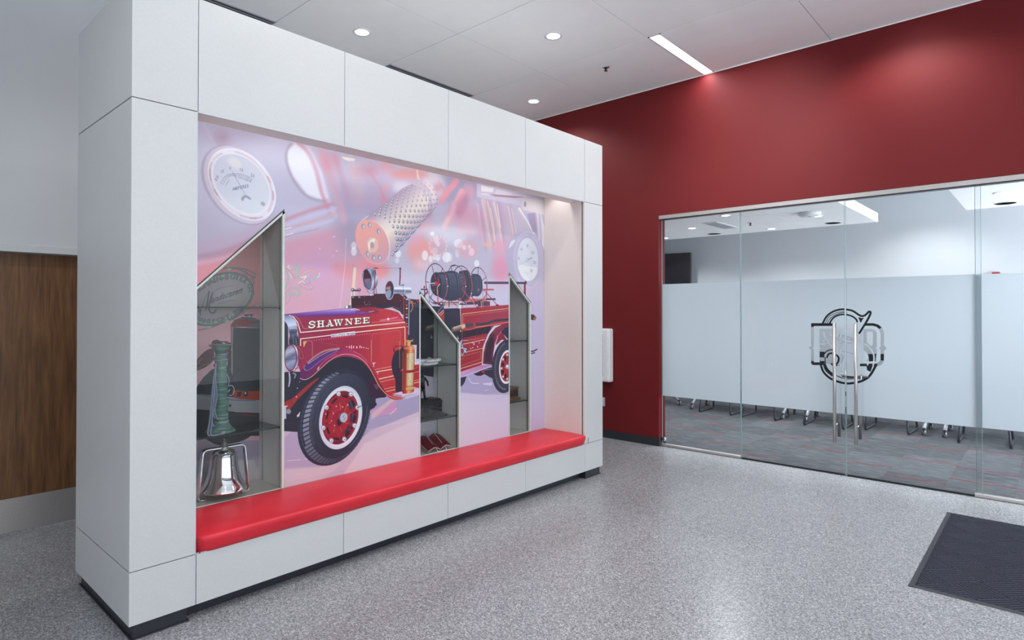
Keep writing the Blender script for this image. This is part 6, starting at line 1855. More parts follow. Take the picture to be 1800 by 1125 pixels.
('P',[3121,1090,3118,1087,3114,1089,3114,1092,3118,1092],(120,104,76),.6),
('P',[3139,1230,3135,1228,3128,1229,3128,1231,3135,1232],(120,104,76),.6),
('P',[3115,1240,3112,1239,3106,1240,3106,1242,3112,1243],(120,104,76),.6),
('P',[3143,1137,3141,1136,3137,1137,3137,1139,3141,1139],(150,130,90),.6),
('P',[3129,1037,3126,1035,3121,1036,3121,1039,3126,1039],(120,104,76),.6),
('P',[3124,1181,3122,1178,3119,1179,3119,1183,3122,1184],(120,104,76),.6),
('P',[3149,1175,3147,1173,3143,1174,3143,1177,3147,1177],(120,104,76),.6),
('P',[3125,1222,3123,1220,3119,1221,3119,1224,3123,1224],(232,226,196),.6),
('P',[3121,1269,3117,1266,3110,1268,3110,1271,3117,1272],(150,130,90),.6),
('P',[3136,1060,3133,1056,3127,1058,3127,1063,3133,1064],(150,130,90),.6),
('P',[3113,1187,3111,1183,3106,1185,3106,1190,3110,1191],(150,130,90),.6),
('P',[3165,1051,3162,1048,3158,1050,3158,1054,3162,1055],(150,130,90),.6),
('P',[3129,1178,3127,1175,3123,1176,3123,1181,3127,1182],(232,226,196),.6),
('P',[3131,1185,3128,1181,3124,1183,3124,1188,3128,1189],(232,226,196),.6),
('P',[3167,1114,3166,1111,3163,1112,3163,1117,3166,1118],(120,104,76),.6),
('P',[3158,1213,3155,1210,3148,1211,3148,1216,3155,1217],(150,130,90),.6),
('P',[3150,1140,3147,1136,3141,1138,3141,1143,3147,1144],(120,104,76),.6),
('P',[3158,1227,3156,1224,3152,1226,3152,1230,3156,1231],(232,226,196),.6),
('P',[3119,1083,3116,1080,3110,1082,3110,1087,3116,1088],(150,130,90),.6),
('P',[3113,1049,3111,1047,3108,1048,3108,1052,3111,1053],(150,130,90),.6),
('P',[3158,1163,3155,1162,3150,1163,3150,1165,3155,1165],(120,104,76),.6),
('P',[3153,1252,3150,1250,3145,1251,3145,1254,3150,1254],(120,104,76),.6),
('P',[3115,1262,3111,1259,3105,1260,3105,1265,3111,1266],(232,226,196),.6),
('P',[3160,1076,3158,1073,3155,1074,3155,1078,3158,1079],(232,226,196),.6),
('P',[3123,1042,3121,1039,3116,1041,3116,1045,3121,1046],(232,226,196),.6),
('P',[3117,1254,3114,1250,3109,1252,3109,1256,3114,1258],(150,130,90),.6),
('P',[3172,1176,3169,1174,3163,1175,3163,1179,3169,1179],(150,130,90),.6),
('P',[3163,1231,3161,1227,3157,1229,3157,1234,3161,1235],(232,226,196),.6),
('P',[3118,1145,3115,1143,3111,1144,3111,1147,3115,1147],(150,130,90),.6),
('P',[3119,1161,3117,1158,3113,1159,3113,1163,3117,1164],(120,104,76),.6),
('P',[3153,1278,3150,1275,3146,1277,3146,1281,3150,1281],(232,226,196),.6),
('P',[3159,1132,3155,1129,3151,1130,3151,1134,3155,1135],(232,226,196),.6),
('P',[3163,1191,3159,1187,3153,1189,3153,1194,3159,1196],(150,130,90),.6),
('P',[3113,1269,3109,1266,3102,1268,3102,1271,3109,1272],(232,226,196),.6),
('P',[3160,1139,3156,1137,3149,1138,3149,1142,3156,1143],(232,226,196),.6),
('P',[3146,1171,3144,1168,3141,1170,3141,1174,3144,1175],(232,226,196),.6),
('P',[3170,1195,3167,1192,3163,1193,3163,1197,3167,1198],(150,130,90),.6),
('P',[3161,1236,3157,1233,3151,1235,3151,1238,3157,1238],(150,130,90),.6),
('P',[3160,1113,3156,1112,3150,1113,3150,1115,3156,1115],(150,130,90),.6),
('P',[3099,1027,3167,1023,3167,990,3100,984],(206,120,60),.8,.002),
('S',[3101,1005,3171,1005],19,(196,180,136),.8),
('S',['s',3043,1156,3093,1143,3175,1143,3219,1158],21,(140,20,46)),
('P',['e',3055,1155,15,-1,0,-13,0,360,12],(110,20,40)),
('P',['e',3195,1151,17,-1,0,-12,0,360,12],(150,30,56)),
('P',['e',3056,1159,6,-1,0,-5,0,360,12],(214,150,170)),
('P',[3089,1396,3147,1394,3139,1360,3167,1345,3081,1349,3096,1362],[(3089,1387),(3155,1384),(120,60,30),(236,180,110),(140,80,40)]),
('S',[3081,1390,3159,1387],10,(206,150,90)),
('S',[3077,1404,3093,1394],6,(190,150,110)),
('S',[3167,1401,3151,1392],6,(190,150,110)),
('S',[3077,1332,3179,1328],19,(224,160,110),.6,.002),
('S',[3062,1309,3060,1000],6,(230,120,70),.7,.001),
('P',['e',2781,1230,11,-1,0,-6,0,360,12],(206,206,226)),
('S',[2767,1229,2799,1234],4,(206,206,226)),
('S',[2781,1227,2781,1204],7,(190,194,220)),
('S',[2820,1163,2819,1146],7,(206,206,226),.9),
('S',[4411,1902,4585,1906],20,(56,58,84)),
('P',['e',4582,1909,17,1,0,-17,0,360,12],(50,54,76)),
('P',[4556,1902,4582,1903,4591,1555,4556,1556],(130,40,56)),
('P',[4635,1600,4706,1594,4751,1565,4732,1537,4652,1544],(58,44,50)),
('P',['e',4723,1554,21,0,0,-17,0,360,12],(150,110,80)),
('S',['s',4634,1228,4705,1230,4759,1245],14,(56,56,80)),
('S',[4652,1204,4723,1212],11,(44,46,70)),
('S',['s',2055,1932,2087,1912,2129,1864],18,(136,128,156),.75),
('S',['s',2055,1932,2087,1912,2129,1864],14,(214,176,170),.95),
('S',['s',2099,1819,2147,1854,2171,1894,2174,1939],12,(136,128,156),.75),
('S',['s',2099,1819,2147,1854,2171,1894,2174,1939],9,(214,176,170),.95),
('S',['s',2128,1909,2125,1931,2140,1943,2155,1927,2153,1887,2138,1859],11,(136,128,156),.75),
('S',['s',2128,1909,2125,1931,2140,1943,2155,1927,2153,1887,2138,1859],8,(150,206,176),.95),
('S',['s',2159,1860,2207,1901,2251,1915,2285,1899,2295,1877],16,(136,128,156),.75),
('S',['s',2159,1860,2207,1901,2251,1915,2285,1899,2295,1877],13,(214,176,170),.95),
('S',['s',2295,1883,2289,1859,2270,1853],12,(136,128,156),.75),
('S',['s',2295,1883,2289,1859,2270,1853],9,(150,206,176),.95),
('S',['s',2177,1861,2214,1873,2195,1850],12,(136,128,156),.75),
('S',['s',2177,1861,2214,1873,2195,1850],9,(236,222,206),.95),
('S',['s',2214,1851,2239,1860,2251,1881],8,(136,128,156),.75),
('S',['s',2214,1851,2239,1860,2251,1881],5,(150,206,176),.95),
('S',['s',2189,1822,2220,1817,2242,1829,2239,1840],8,(136,128,156),.75),
('S',['s',2189,1822,2220,1817,2242,1829,2239,1840],4,(150,206,176),.95),
('S',['s',2147,1815,2202,1788,2239,1778,2257,1787],8,(136,128,156),.75),
('S',['s',2147,1815,2202,1788,2239,1778,2257,1787],5,(214,176,170),.95),
('S',[2257,1784,2254,1804],9,(136,128,156),.75),
('S',[2257,1784,2254,1804],5,(226,226,206),.95),
('S',[2257,1787,2271,1797],8,(136,128,156),.75),
('S',[2257,1787,2271,1797],5,(150,206,176),.95),
('S',['s',2153,1820,2183,1838,2201,1822],11,(136,128,156),.75),
('S',['s',2153,1820,2183,1838,2201,1822],8,(236,214,200),.95),
('S',['s',2111,1780,2129,1792,2150,1781,2156,1754,2138,1731,2114,1733,2108,1747,2126,1750],10,(136,128,156),.75),
('S',['s',2111,1780,2129,1792,2150,1781,2156,1754,2138,1731,2114,1733,2108,1747,2126,1750],7,(150,206,176),.95),
('S',['s',2153,1804,2174,1782,2162,1743],12,(136,128,156),.75),
('S',['s',2153,1804,2174,1782,2162,1743],9,(214,176,170),.95),
('S',['s',2063,1900,2081,1868,2072,1818,2058,1790],11,(136,128,156),.75),
('S',['s',2063,1900,2081,1868,2072,1818,2058,1790],7,(150,206,176),.95),
('S',['s',2056,1746,2075,1768,2099,1791],11,(136,128,156),.75),
('S',['s',2056,1746,2075,1768,2099,1791],7,(214,176,170),.95),
('S',['s',2056,1713,2076,1735,2099,1758],8,(136,128,156),.75),
('S',['s',2056,1713,2076,1735,2099,1758],5,(150,206,176),.95),
('S',['s',2301,1866,2317,1889,2311,1900],10,(136,128,156),.75),
('S',['s',2301,1866,2317,1889,2311,1900],7,(236,226,214),.95),
('S',['s',2051,1927,2093,1901,2129,1859],2,(136,128,156),.9),
('S',['s',2099,1736,2087,1702,2058,1675],2,(136,128,156),.7),
('S',[2081,1890,2086,1894],2,(236,232,224),.8),
('S',[2085,1883,2090,1888],3,(236,232,224),.8),
('S',[2089,1877,2094,1881],2,(236,232,224),.8),
('S',[2093,1870,2098,1875],3,(236,232,224),.8),
('S',[2098,1864,2102,1869],3,(236,232,224),.8),
('S',[2102,1857,2106,1862],3,(236,232,224),.8),
('P',[2069,1933,2090,1948,2087,1929,2099,1913,2081,1920],(214,206,200),.9)]
ART_NICHE = [('P',[1399,2481,2157,2604,2166,-46,1363,179],[(1808,2102),(1812,1159),(206,140,136),(216,148,150),(224,172,180),(224,180,192)]),
('P',[1375,813,2068,704,2070,260,1377,421],[(1800,736),(1801,477),(176,166,190),(170,160,186),(216,204,206)]),
('P',[1375,682,2019,572,2025,399,1376,526],(206,200,206),.9),
('S',['s',1556,656,1700,635,2019,572],2,(206,206,210),.8),
('P',['e',1771,1714,235,65,1,-174,0,360,40],(150,148,156)),
('S',['e',1771,1714,231,64,1,-171,0,360,40],5,(98,100,116)),
('P',['e',1771,1714,216,61,1,-161,0,360,40],(150,206,150)),
('P',['e',1769,1712,210,60,1,-148,0,360,40],(176,168,170),1,.001),
('S',['e',1771,1714,217,61,1,-162,0,360,40],3,(92,92,110),.9),
('T','BENCHAIN-BOYER CO.',[[6352,6768,6420,6908,6192,6852],[6400,6868,6500,7004,6256,6980],[6472,6968,6596,7100,6344,7100],[6560,7064,6712,7184,6448,7212],[6668,7152,6836,7260,6572,7312],[6792,7228,6976,7324,6712,7404],[6924,7296,7116,7376,6856,7476],[6984,7324,7180,7384,6932,7508],[7124,7368,7320,7412,7088,7560],[7208,7388,7400,7412,7192,7584],[7348,7404,7528,7404,7356,7604],[7480,7404,7644,7372,7520,7600],[7596,7380,7740,7328,7676,7572],[7700,7344,7816,7264,7820,7512],[7816,7252,7880,7140,7996,7356],[7864,7172,7892,7044,8068,7220],[7884,7080,7884,6944,8092,7084]],(84,86,102),1,.06),
('T','LOGANSPORT, IND.',[[6348,6408,6420,6316,6460,6500],[6400,6344,6492,6268,6484,6460],[6468,6288,6580,6228,6528,6420],[6548,6244,6684,6204,6588,6388],[6648,6216,6796,6196,6664,6364],[6756,6200,6920,6200,6752,6352],[6872,6200,7044,6220,6852,6352],[6996,6216,7176,6256,6960,6364],[7124,6244,7304,6304,7072,6388],[7252,6288,7428,6368,7188,6428],[7376,6348,7548,6440,7304,6484],[7484,6408,7644,6516,7396,6536],[7536,6444,7680,6560,7436,6564],[7640,6528,7768,6656,7528,6636],[7732,6620,7844,6752,7608,6716]],(84,86,102),1,.06),
('T','BENCHAIN-BOYER CO.',[[6344,6772,6412,6912,6184,6860],[6392,6872,6488,7012,6248,6984],[6464,6972,6588,7104,6336,7104],[6552,7068,6704,7192,6440,7216],[6660,7156,6828,7264,6564,7316],[6780,7236,6964,7328,6704,7408],[6912,7300,7104,7380,6848,7480],[6976,7328,7172,7392,6924,7512],[7116,7372,7312,7416,7080,7564],[7200,7392,7392,7416,7184,7588],[7340,7408,7520,7408,7348,7608],[7468,7408,7636,7380,7512,7604],[7588,7388,7732,7332,7668,7576],[7692,7348,7808,7268,7812,7516],[7808,7256,7872,7144,7988,7364],[7852,7176,7884,7048,8056,7224],[7876,7084,7876,6948,8084,7092]],(150,146,156),1,.03),
('T','LOGANSPORT, IND.',[[6340,6416,6412,6324,6452,6508],[6392,6348,6484,6272,6476,6464],[6460,6292,6572,6232,6520,6428],[6540,6252,6676,6208,6580,6396],[6636,6220,6788,6200,6656,6372],[6748,6208,6908,6204,6744,6356],[6864,6204,7036,6228,6844,6356],[6988,6220,7164,6260,6952,6368],[7116,6248,7292,6312,7064,6396],[7244,6292,7416,6376,7180,6432],[7368,6352,7536,6444,7292,6488],[7476,6412,7632,6520,7388,6544],[7528,6448,7672,6564,7428,6572],[7632,6532,7756,6660,7520,6644],[7724,6624,7832,6756,7600,6724]],(150,146,156),1,.03),
('T','anufacturers',[[6840,6740,7008,6796,6908,6996],[6920,6768,7088,6824,6988,7024],[7000,6792,7168,6852,7068,7052],[7080,6820,7248,6880,7148,7080],[7128,6840,7300,6900,7196,7100],[7208,6868,7380,6928,7276,7128],[7288,6896,7460,6956,7360,7156],[7340,6912,7516,6976,7412,7176],[7424,6944,7600,7004,7496,7204],[7480,6964,7656,7024,7552,7228],[7564,6992,7740,7056,7636,7256],[7620,7012,7800,7076,7696,7280]],(84,90,110),1,.015),
('S',['s',1627,1657,1635,1619,1648,1641,1663,1690,1684,1741,1698,1763],3,(96,102,122)),
('S',['s',1698,1763,1691,1712,1682,1663,1676,1638],8,(96,102,122)),
('S',['s',1676,1638,1692,1679,1710,1728,1721,1753],4,(96,102,122)),
('S',['s',1721,1753,1709,1701,1696,1657,1705,1625,1727,1616,1744,1638],9,(96,102,122)),
('S',['s',1630,1662,1640,1635,1641,1603],8,(96,102,122)),
('S',['s',1710,1747,1766,1784,1865,1807],2,(104,110,128),.9),
('S',['s',1756,1677,1821,1697,1882,1706],3,(104,110,128),.9),
('S',['s',1798,1921,1837,1929,1898,1923,1944,1897,1956,1886],11,(110,108,122),.9),
('S',['s',1798,1921,1837,1929,1898,1923,1944,1897,1956,1886],7,(150,146,156)),
('S',['s',1848,1924,1921,1927,1979,1910,2020,1889],10,(110,108,122),.9),
('S',['s',1848,1924,1921,1927,1979,1910,2020,1889],6,(150,146,156)),
('S',['s',1944,1909,1979,1882,2017,1872],9,(110,108,122),.9),
('S',['s',1944,1909,1979,1882,2017,1872],5,(150,146,156)),
('S',['s',1979,1882,2002,1848,2006,1820],9,(110,108,122),.9),
('S',['s',1979,1882,2002,1848,2006,1820],5,(150,146,156)),
('S',['s',1997,1739,1985,1705,1951,1659,1934,1636],10,(110,108,122),.9),
('S',['s',1997,1739,1985,1705,1951,1659,1934,1636],6,(150,146,156)),
('S',['s',2006,1665,1951,1636,1917,1607,1855,1574],7,(110,108,122),.9),
('S',['s',2006,1665,1951,1636,1917,1607,1855,1574],3,(150,146,156)),
('S',['s',1630,1504,1703,1516,1811,1558,1866,1574],7,(110,108,122),.9),
('S',['s',1630,1504,1703,1516,1811,1558,1866,1574],3,(150,146,156)),
('S',[1991,1859,2011,1863],10,(110,108,122),.9),
('S',[1991,1859,2011,1863],6,(150,146,156)),
('S',[1980,1693,2006,1757],10,(110,108,122),.9),
('S',[1980,1693,2006,1757],6,(150,146,156)),
('P',['e',1831,1917,17,1,0,-8,0,360,12],(150,196,160),.9,.001),
('P',['e',1835,1917,9,0,0,-4,0,360,12],(206,206,206),.8,.001),
('P',['e',1693,1521,21,0,0,-9,0,360,12],(150,196,160),.9,.001),
('P',['e',1696,1521,10,0,0,-4,0,360,12],(206,206,206),.8,.001),
('P',['e',1819,1561,18,0,0,-8,0,360,12],(150,196,160),.9,.001),
('P',['e',1822,1561,9,0,0,-4,0,360,12],(206,206,206),.8,.001),
('P',['e',1945,1633,14,0,0,-7,0,360,12],(150,196,160),.9,.001),
('P',['e',1949,1633,7,0,0,-3,0,360,12],(206,206,206),.8,.001),
('P',['c',1847,1522,1858,1556,1886,1575,1943,1584,2024,1571,2120,1564,2121,1505,1943,1520,1861,1516],(92,96,112)),
('P',['c',1858,1525,1869,1556,1908,1572,1954,1574,2012,1554,2120,1546,2121,1517,1954,1523],(136,56,50)),
('P',[1875,1530,1891,1538,1900,1524],(110,112,124)),
('P',[1954,1515,1977,1540,2060,1544,2060,1510],(100,100,116),.9),
('S',[1943,1600,1995,1601],10,(40,46,60)),
('P',[1960,1600,1989,1600,1995,1580,1954,1580],(120,130,146)),
('S',[1974,1597,1974,1583],6,(226,230,236)),
('S',[1920,1586,2024,1577],6,(70,76,96)),
('P',[1844,1545,1858,1528,1863,1063,1854,1064,1849,1193,1845,1193],(130,60,56)),
('S',[1852,1528,1854,1187],5,(150,154,166)),
('P',['e',1849,1365,3,0,0,-3,0,360,12],(240,240,245)),
('P',[1861,1515,2121,1504,2123,955,1871,984,1858,1187],(52,56,60)),
('P',['c',1717,1399,1722,1426,1749,1436,1776,1422,1798,1396,1842,1411,1831,1311,1793,1269,1749,1327],(84,44,44)),
('S',['s',1722,1415,1749,1432,1781,1413,1800,1379],8,(62,62,80)),
('P',['e',1814,1362,15,-1,0,-61,0,360,28],(150,60,46)),
('S',['s',1781,1419,1820,1417,1839,1394],9,(60,62,78)),
('P',[1828,1411,1847,1411,1848,1232,1820,1234],(46,50,58)),
('P',['c',1568,1252,1624,1312,1670,1358,1717,1378,1733,1349,1728,1301,1686,1260,1629,1237,1568,1230],(84,48,56)),
('S',['s',1629,1280,1649,1311,1665,1315],3,(206,170,140),.8),
('S',['s',1629,1253,1650,1257,1681,1276,1702,1267],3,(196,160,120),.8),
('P',['c',1569,1018,1624,1130,1660,1181,1697,1216,1734,1240,1842,1232,1871,928,1569,965],(46,50,58)),
('P',[1382,1105,1636,1080,2034,1001,2313,957,2314,862,1816,943,1382,1025],(150,152,158)),
('S',['s',1545,1086,1659,1071,1816,1024,2021,992],6,(96,96,130),.9),
('P',[1382,1025,1816,940,2314,862,2314,699,1383,840],(50,50,56)),
('P',['c',1859,1057,1865,1082,1929,1072,2020,1060,2170,1052,2170,986,1903,1018],(160,70,50)),
('P',['e',1952,1048,17,-2,0,-22,0,360,12],(60,60,70)),
('P',['e',1948,1054,6,-1,0,-9,0,360,12],(190,190,200)),
('P',[1891,1067,1922,1067,1916,1039,1891,1035],(46,46,52)),
('P',['e',1841,979,8,-1,0,-10,0,360,28],(60,60,66)),
('S',['s',1809,1218,1834,1160,1828,1110],6,(150,156,170)),
('S',['e',1846,1083,23,-2,0,-35,-120,120,28],5,(190,196,206)),
('S',[1815,1061,1840,1090],5,(220,224,230)),
('S',[1930,904,2021,886],11,(130,50,50),.8),
('P',['c',1464,814,1651,785,1750,726,1842,716,1953,730,2012,772,2040,806,2068,834,1463,916],(44,46,52))]
ART_LOGO = [('P',[8137,1505,8339,1507,8338,1477,8163,1474,8162,1262,8153,1250,8162,1237,8161,1103,8221,1106,8221,1078,8152,1074,8135,1091,8136,1232,8112,1250,8136,1268],(255,0,0)),
('P',[8137,1505,8339,1507,8338,1480,8163,1477,8163,1466,8137,1465],(0,255,0)),
('P',[8135,1116,8161,1117,8161,1103,8221,1106,8221,1078,8152,1074,8135,1091],(0,255,0)),
('P',[8217,1446,8338,1449,8337,1098,8215,1091,8216,1232,8229,1249,8216,1260],(255,0,0)),
('P',[8216,1215,8263,1217,8251,1159,8216,1157],(0,255,0)),
('P',[8216,1120,8262,1123,8266,1081,8215,1078],(0,255,0)),
('S',['s',8256,1410,8263,1373,8290,1329],15,(0,0,0)),
('S',['s',8309,1411,8327,1387,8342,1375],15,(0,0,0)),
('P',[8243,1346,8267,1322,8243,1322],(0,0,0)),
('P',[8216,1299,8276,1301,8276,1290,8216,1288],(0,0,0)),
('S',['s',8293,1317,8319,1285,8341,1269],15,(0,0,0)),
('P',[8618,1511,8694,1512,8738,1499,8768,1469,8784,1423,8783,1302,8805,1271,8783,1248,8782,1155,8763,1115,8729,1098,8578,1088,8585,1117,8719,1124,8743,1141,8754,1165,8755,1255,8744,1270,8755,1290,8755,1410,8745,1453,8721,1478,8690,1487,8618,1486],(255,0,0)),
('P',[8618,1511,8694,1512,8738,1499,8765,1473,8745,1457,8721,1478,8690,1487,8618,1486],(0,255,0)),
('P',[8754,1217,8783,1219,8782,1155,8754,1154],(0,255,0)),
('P',[8578,1112,8730,1121,8723,1097,8578,1088],(0,255,0)),
('P',[8613,1454,8684,1455,8711,1444,8723,1421,8722,1284,8713,1270,8722,1261,8722,1206,8641,1203,8612,1249],(255,0,0)),
('P',[8639,1429,8680,1430,8692,1416,8691,1307,8679,1289,8662,1298,8638,1328],(0,0,0)),
('P',[8651,1212,8720,1216,8713,1144,8637,1139],(0,255,0)),
('S',['s',8624,1308,8662,1274,8693,1221,8699,1158,8682,1071,8633,997],13,(0,0,0)),
('S',['s',8593,1256,8634,1218,8648,1171,8641,1092,8592,1018],12,(0,0,0)),
('S',['s',8247,1506,8283,1575,8335,1620,8394,1643,8452,1646,8517,1632,8566,1596,8598,1580,8629,1592,8659,1624,8672,1608,8639,1529,8576,1414],19,(0,255,0)),
('S',['s',8269,1506,8305,1571,8357,1605,8409,1621,8452,1623],7,(0,255,0)),
('S',['s',8287,1507,8320,1559,8365,1591,8423,1612,8467,1614],7,(0,255,0)),
('S',['s',8311,1507,8343,1559,8394,1589,8452,1596,8509,1580,8545,1552,8557,1525],16,(0,255,0)),
('P',[8566,1572,8594,1561,8615,1565,8587,1513,8576,1541],(0,255,0)),
('S',['s',8228,1075,8251,1011,8303,957,8362,929,8449,910,8521,919,8598,947,8661,999,8712,1097],21,(0,255,0)),
('S',['s',8262,1077,8281,1029,8333,984],27,(0,255,0)),
('S',['s',8266,1160,8277,1070,8325,1008,8391,972,8464,957,8535,966,8591,1002],9,(0,255,0)),
('S',['s',8251,1159,8263,1201,8304,1235,8348,1237],11,(0,255,0)),
('S',['s',8285,1161,8300,1194,8334,1204,8370,1189,8392,1158,8381,1109,8348,1083],17,(0,255,0)),
('P',[8315,1105,8341,1103,8392,1085,8362,1075,8326,1081],(0,255,0)),
('P',[8634,1100,8689,1103,8668,1039,8640,1053],(0,255,0)),
('P',[8406,1013,8464,989,8521,985,8584,998,8647,1010,8654,987,8591,959,8478,962,8420,974],(255,0,0)),
('S',[8401,1392,8509,1370],11,(255,0,0)),
('S',[8400,1381,8508,1360],11,(255,0,0)),
('S',[8407,1321,8508,1308],11,(255,0,0)),
('S',[8400,1239,8515,1206],11,(255,0,0)),
('S',[8400,1369,8508,1340],11,(255,0,0)),
('S',['s',8407,1207,8429,1176,8421,1127,8399,1086],13,(255,0,0))]

# ================================================================== THE SETTING
YW, WT = 6.69, 0.16                     # red wall face and thickness
XL = -5.60                              # left wall face
floor = bx((-6.2, -3.4, -.1), (4.0, YW + .03, 0)).build('floor', M['floor'], kind='structure')
# carpet tiles of the meeting room, half a metre square, some with a line of red yarn
cf = bx((-6.6, YW + .03, -.1), (3.1, 11.1, -.012)).build('floor', M['core'], kind='structure')
RED = {(0, 0)}
lines = [(-4.77, 8.57), (-4.27, 8.06), (-4.27, 7.53), (-3.77, 7.91), (-4.27, 9.04), (-3.77, 8.51), (-3.27, 7.40), (-2.77, 6.99), (-3.27, 9.33), (-2.77, 8.31), (-2.27, 7.83), (-1.77, 7.40), (-1.27, 7.035), (-1.27, 7.99), (-.77, 7.88), (-1.27, 8.82), (-.77, 8.97), (-2.27, 8.85), (-1.77, 10.43),
         (-.77, 7.3), (-.27, 7.2), (-4.77, 7.7), (-5.27, 8.2), (-5.27, 9.2), (-.27, 8.4), (-.27, 9.3), (.23, 7.8), (.23, 8.8), (.73, 7.3), (-2.27, 9.9), (-3.77, 9.9), (-4.77, 10.1), (-5.77, 8.7), (-1.77, 9.4)]
CX0 = -6.77 + .0
tile_me = bx((-.2496, -.2496, -.012), (.2496, .2496, 0)).mesh('carpet_tile'); tile_me.materials.append(M['carpet'])
line_me = bx((-.248, -.006, -.004), (.248, .006, .0012)).mesh('red_line'); line_me.materials.append(M['carpet_red'])
cols = [-6.27 + .5 * i for i in range(18)]
for i, x in enumerate(cols):
    y = YW + .04 - (.25 if i % 2 else 0)
    while y < 11.0:
        c = (x + .25, max(y, YW + .04) + .25) if y + .25 > YW else None
        if c:
            y0 = y; cy = y + .25
            if y < YW + .04:        # cut tile at the threshold
                o = bpy.data.objects.new('carpet_tile', bx((-.2496, YW + .041 - cy, -.012), (.2496, .2496, 0)).mesh('carpet_tile')); o.data.materials.append(M['carpet'])
            else: o = bpy.data.objects.new('carpet_tile', tile_me)
            COL.objects.link(o); o.parent = cf; o.location = (x + .25, cy, 0)
            for lx, ly in lines:
                if abs(lx - x) < .01 and y <= ly < y + .5 and ly > YW + .06:
                    q = bpy.data.objects.new('red_line', line_me); COL.objects.link(q); q.parent = o; q.location = (0, ly - cy, 0)
        y += .5
# red wall with the glazed opening
OX0, OX1, HZ = -3.55, 1.0, 2.785
MB().box((-6.2, YW, 0), (OX0, YW + WT, ZC + .1)).box((OX0, YW, HZ), (OX1, YW + WT, ZC + .1)).box((OX1, YW, 0), (4.0, YW + WT, ZC + .1)).build('wall_back', M['red'], kind='structure')
MB().box((-5.6, YW - .008, 0), (OX0 + .001, YW, .10)).box((OX0, YW - .008, 0), (OX0 + .008, YW + WT + .004, .10)).build('baseboard_back', M['kick'], kind='structure')
bx((OX1, YW - .008, 0), (4.0, YW, .10)).build('baseboard_back', M['kick'], kind='structure')
# left wall with its door opening
DY0, DY1, DZ = -.75, 1.62, 2.06
MB().box((XL - .2, -3.4, 0), (XL, DY0, ZC + .1)).box((XL - .2, DY1, 0), (XL, YW, ZC + .1)).box((XL - .2, DY0, DZ + .05), (XL, DY1, ZC + .1)).build('wall_left', M['wall_grey'], kind='structure')
bx((XL, DY1 + .06, 0), (XL + .008, YW, .10)).build('baseboard_left', M['kick'], kind='structure')
bx((XL, -3.4, 0), (XL + .008, DY0 - .06, .10)).build('baseboard_left', M['kick'], kind='structure')
door = thing('door_3', (XL - .06, .44, 0), 'dark walnut double door with steel kick plate behind the display wall', None, None, 'structure')
fr = MB().box((XL - .15, DY0 - .05, DZ), (XL + .02, DY1 + .05, DZ + .055)).box((XL - .15, DY0 - .05, 0), (XL + .02, DY0, DZ)).box((XL - .15, DY1, 0), (XL + .02, DY1 + .05, DZ))
fr.build('door_frame', M['wall_grey'], door, bevel=.003)
for a, b in ((DY0 + .003, .432), (.438, DY1 - .003)):
    lf = bx((XL - .11, a, .012), (XL - .065, b, DZ - .004)).build('door_leaf', M['walnut'], door)
    bx((XL - .0655, a + .004, .015), (XL - .062, b - .004, .262)).build('kick_plate', M['steel'], lf)
for s_, yy in ((1, .53), (-1, .34)):
    h = MB().tube(fillet([(XL - .065, yy, .95), (XL - .0, yy, .95), (XL - .0, yy, 1.2), (XL - .065, yy, 1.2)], .02), .011).build('pull_handle', M['steel'], door)
# back of the lobby, behind the camera
bx((-5.6, -3.5, 2.9), (4.0, -3.4, ZC + .1)).build('wall_front', M['wall_grey'], kind='structure')
bx((4.0, -3.4, 3.7), (4.1, YW, ZC + .1)).build('wall_right', M['wall_grey'], kind='structure')
# ---- ceiling: large panels with open joints
ceil = bx((-5.8, -3.4, ZC + .04), (4.0, YW, ZC + .1)).build('ceiling', M['plenum'], kind='structure')
GX = [-5.598] + [-4.325 + 1.338 * k for k in range(0, 7)]; GY = [6.688] + [5.411 - 1.315 * k for k in range(0, 8)]
G = .0035
for i in range(len(GX) - 1):
    for j in range(len(GY) - 1):
        x0, x1, y1, y0 = GX[i] + G, min(GX[i + 1], 4.0) - G, GY[j] - G, max(GY[j + 1], -3.4) + G
        if x1 - x0 < .1 or y1 - y0 < .1: continue
        if i == 2 and j == 0: x0 += .135     # the linear light takes this strip
        bx((x0, y0, ZC), (x1, y1, ZC + .02)).build('ceiling_panel', M['ceiling'], ceil, bevel=.002)
bx((-5.6, YW - .006, ZC - .012), (4.0, YW - .0005, ZC - .001)).build('trim_1', M['ceiling'], kind='structure')

# ================================================================== CEILING FITTINGS
rim_me = MB().lathe([(.088, 0), (.088, -.006), (.070, -.006), (.062, .004)], n=32).mesh('rim')
rim_me.materials.append(M['white_metal'])
lens_me = MB().lathe([(.001, -.0045), (.064, -.0045)], n=32).mesh('lens'); lens_me.materials.append(M['lamp'])
def downlight(x, y, z, watt, label, group, sc=1, cone=150, col=(1, .985, .96)):
    t_ = thing('downlight', (x, y, z), label, 'ceiling light', group)
    for me, n in ((rim_me, 'rim'), (lens_me, 'lens')):
        o = bpy.data.objects.new(n, me); COL.objects.link(o); o.parent = t_; o.scale = (sc, sc, 1)
    l = bpy.data.lights.new('lamp', 'SPOT'); l.energy = watt * 4; l.spot_size = math.radians(cone); l.spot_blend = .55; l.shadow_soft_size = .06; l.color = col
    o = bpy.data.objects.new('lamp', l); COL.objects.link(o); o.parent = t_; o.location = (0, 0, -.02)
    return t_
LN = {0: 'round recessed ceiling light nearest above the display wall', 1: 'round recessed ceiling light in the middle, beside the ceiling joint cross', 2: 'round recessed ceiling light in the far corner by the red wall'}
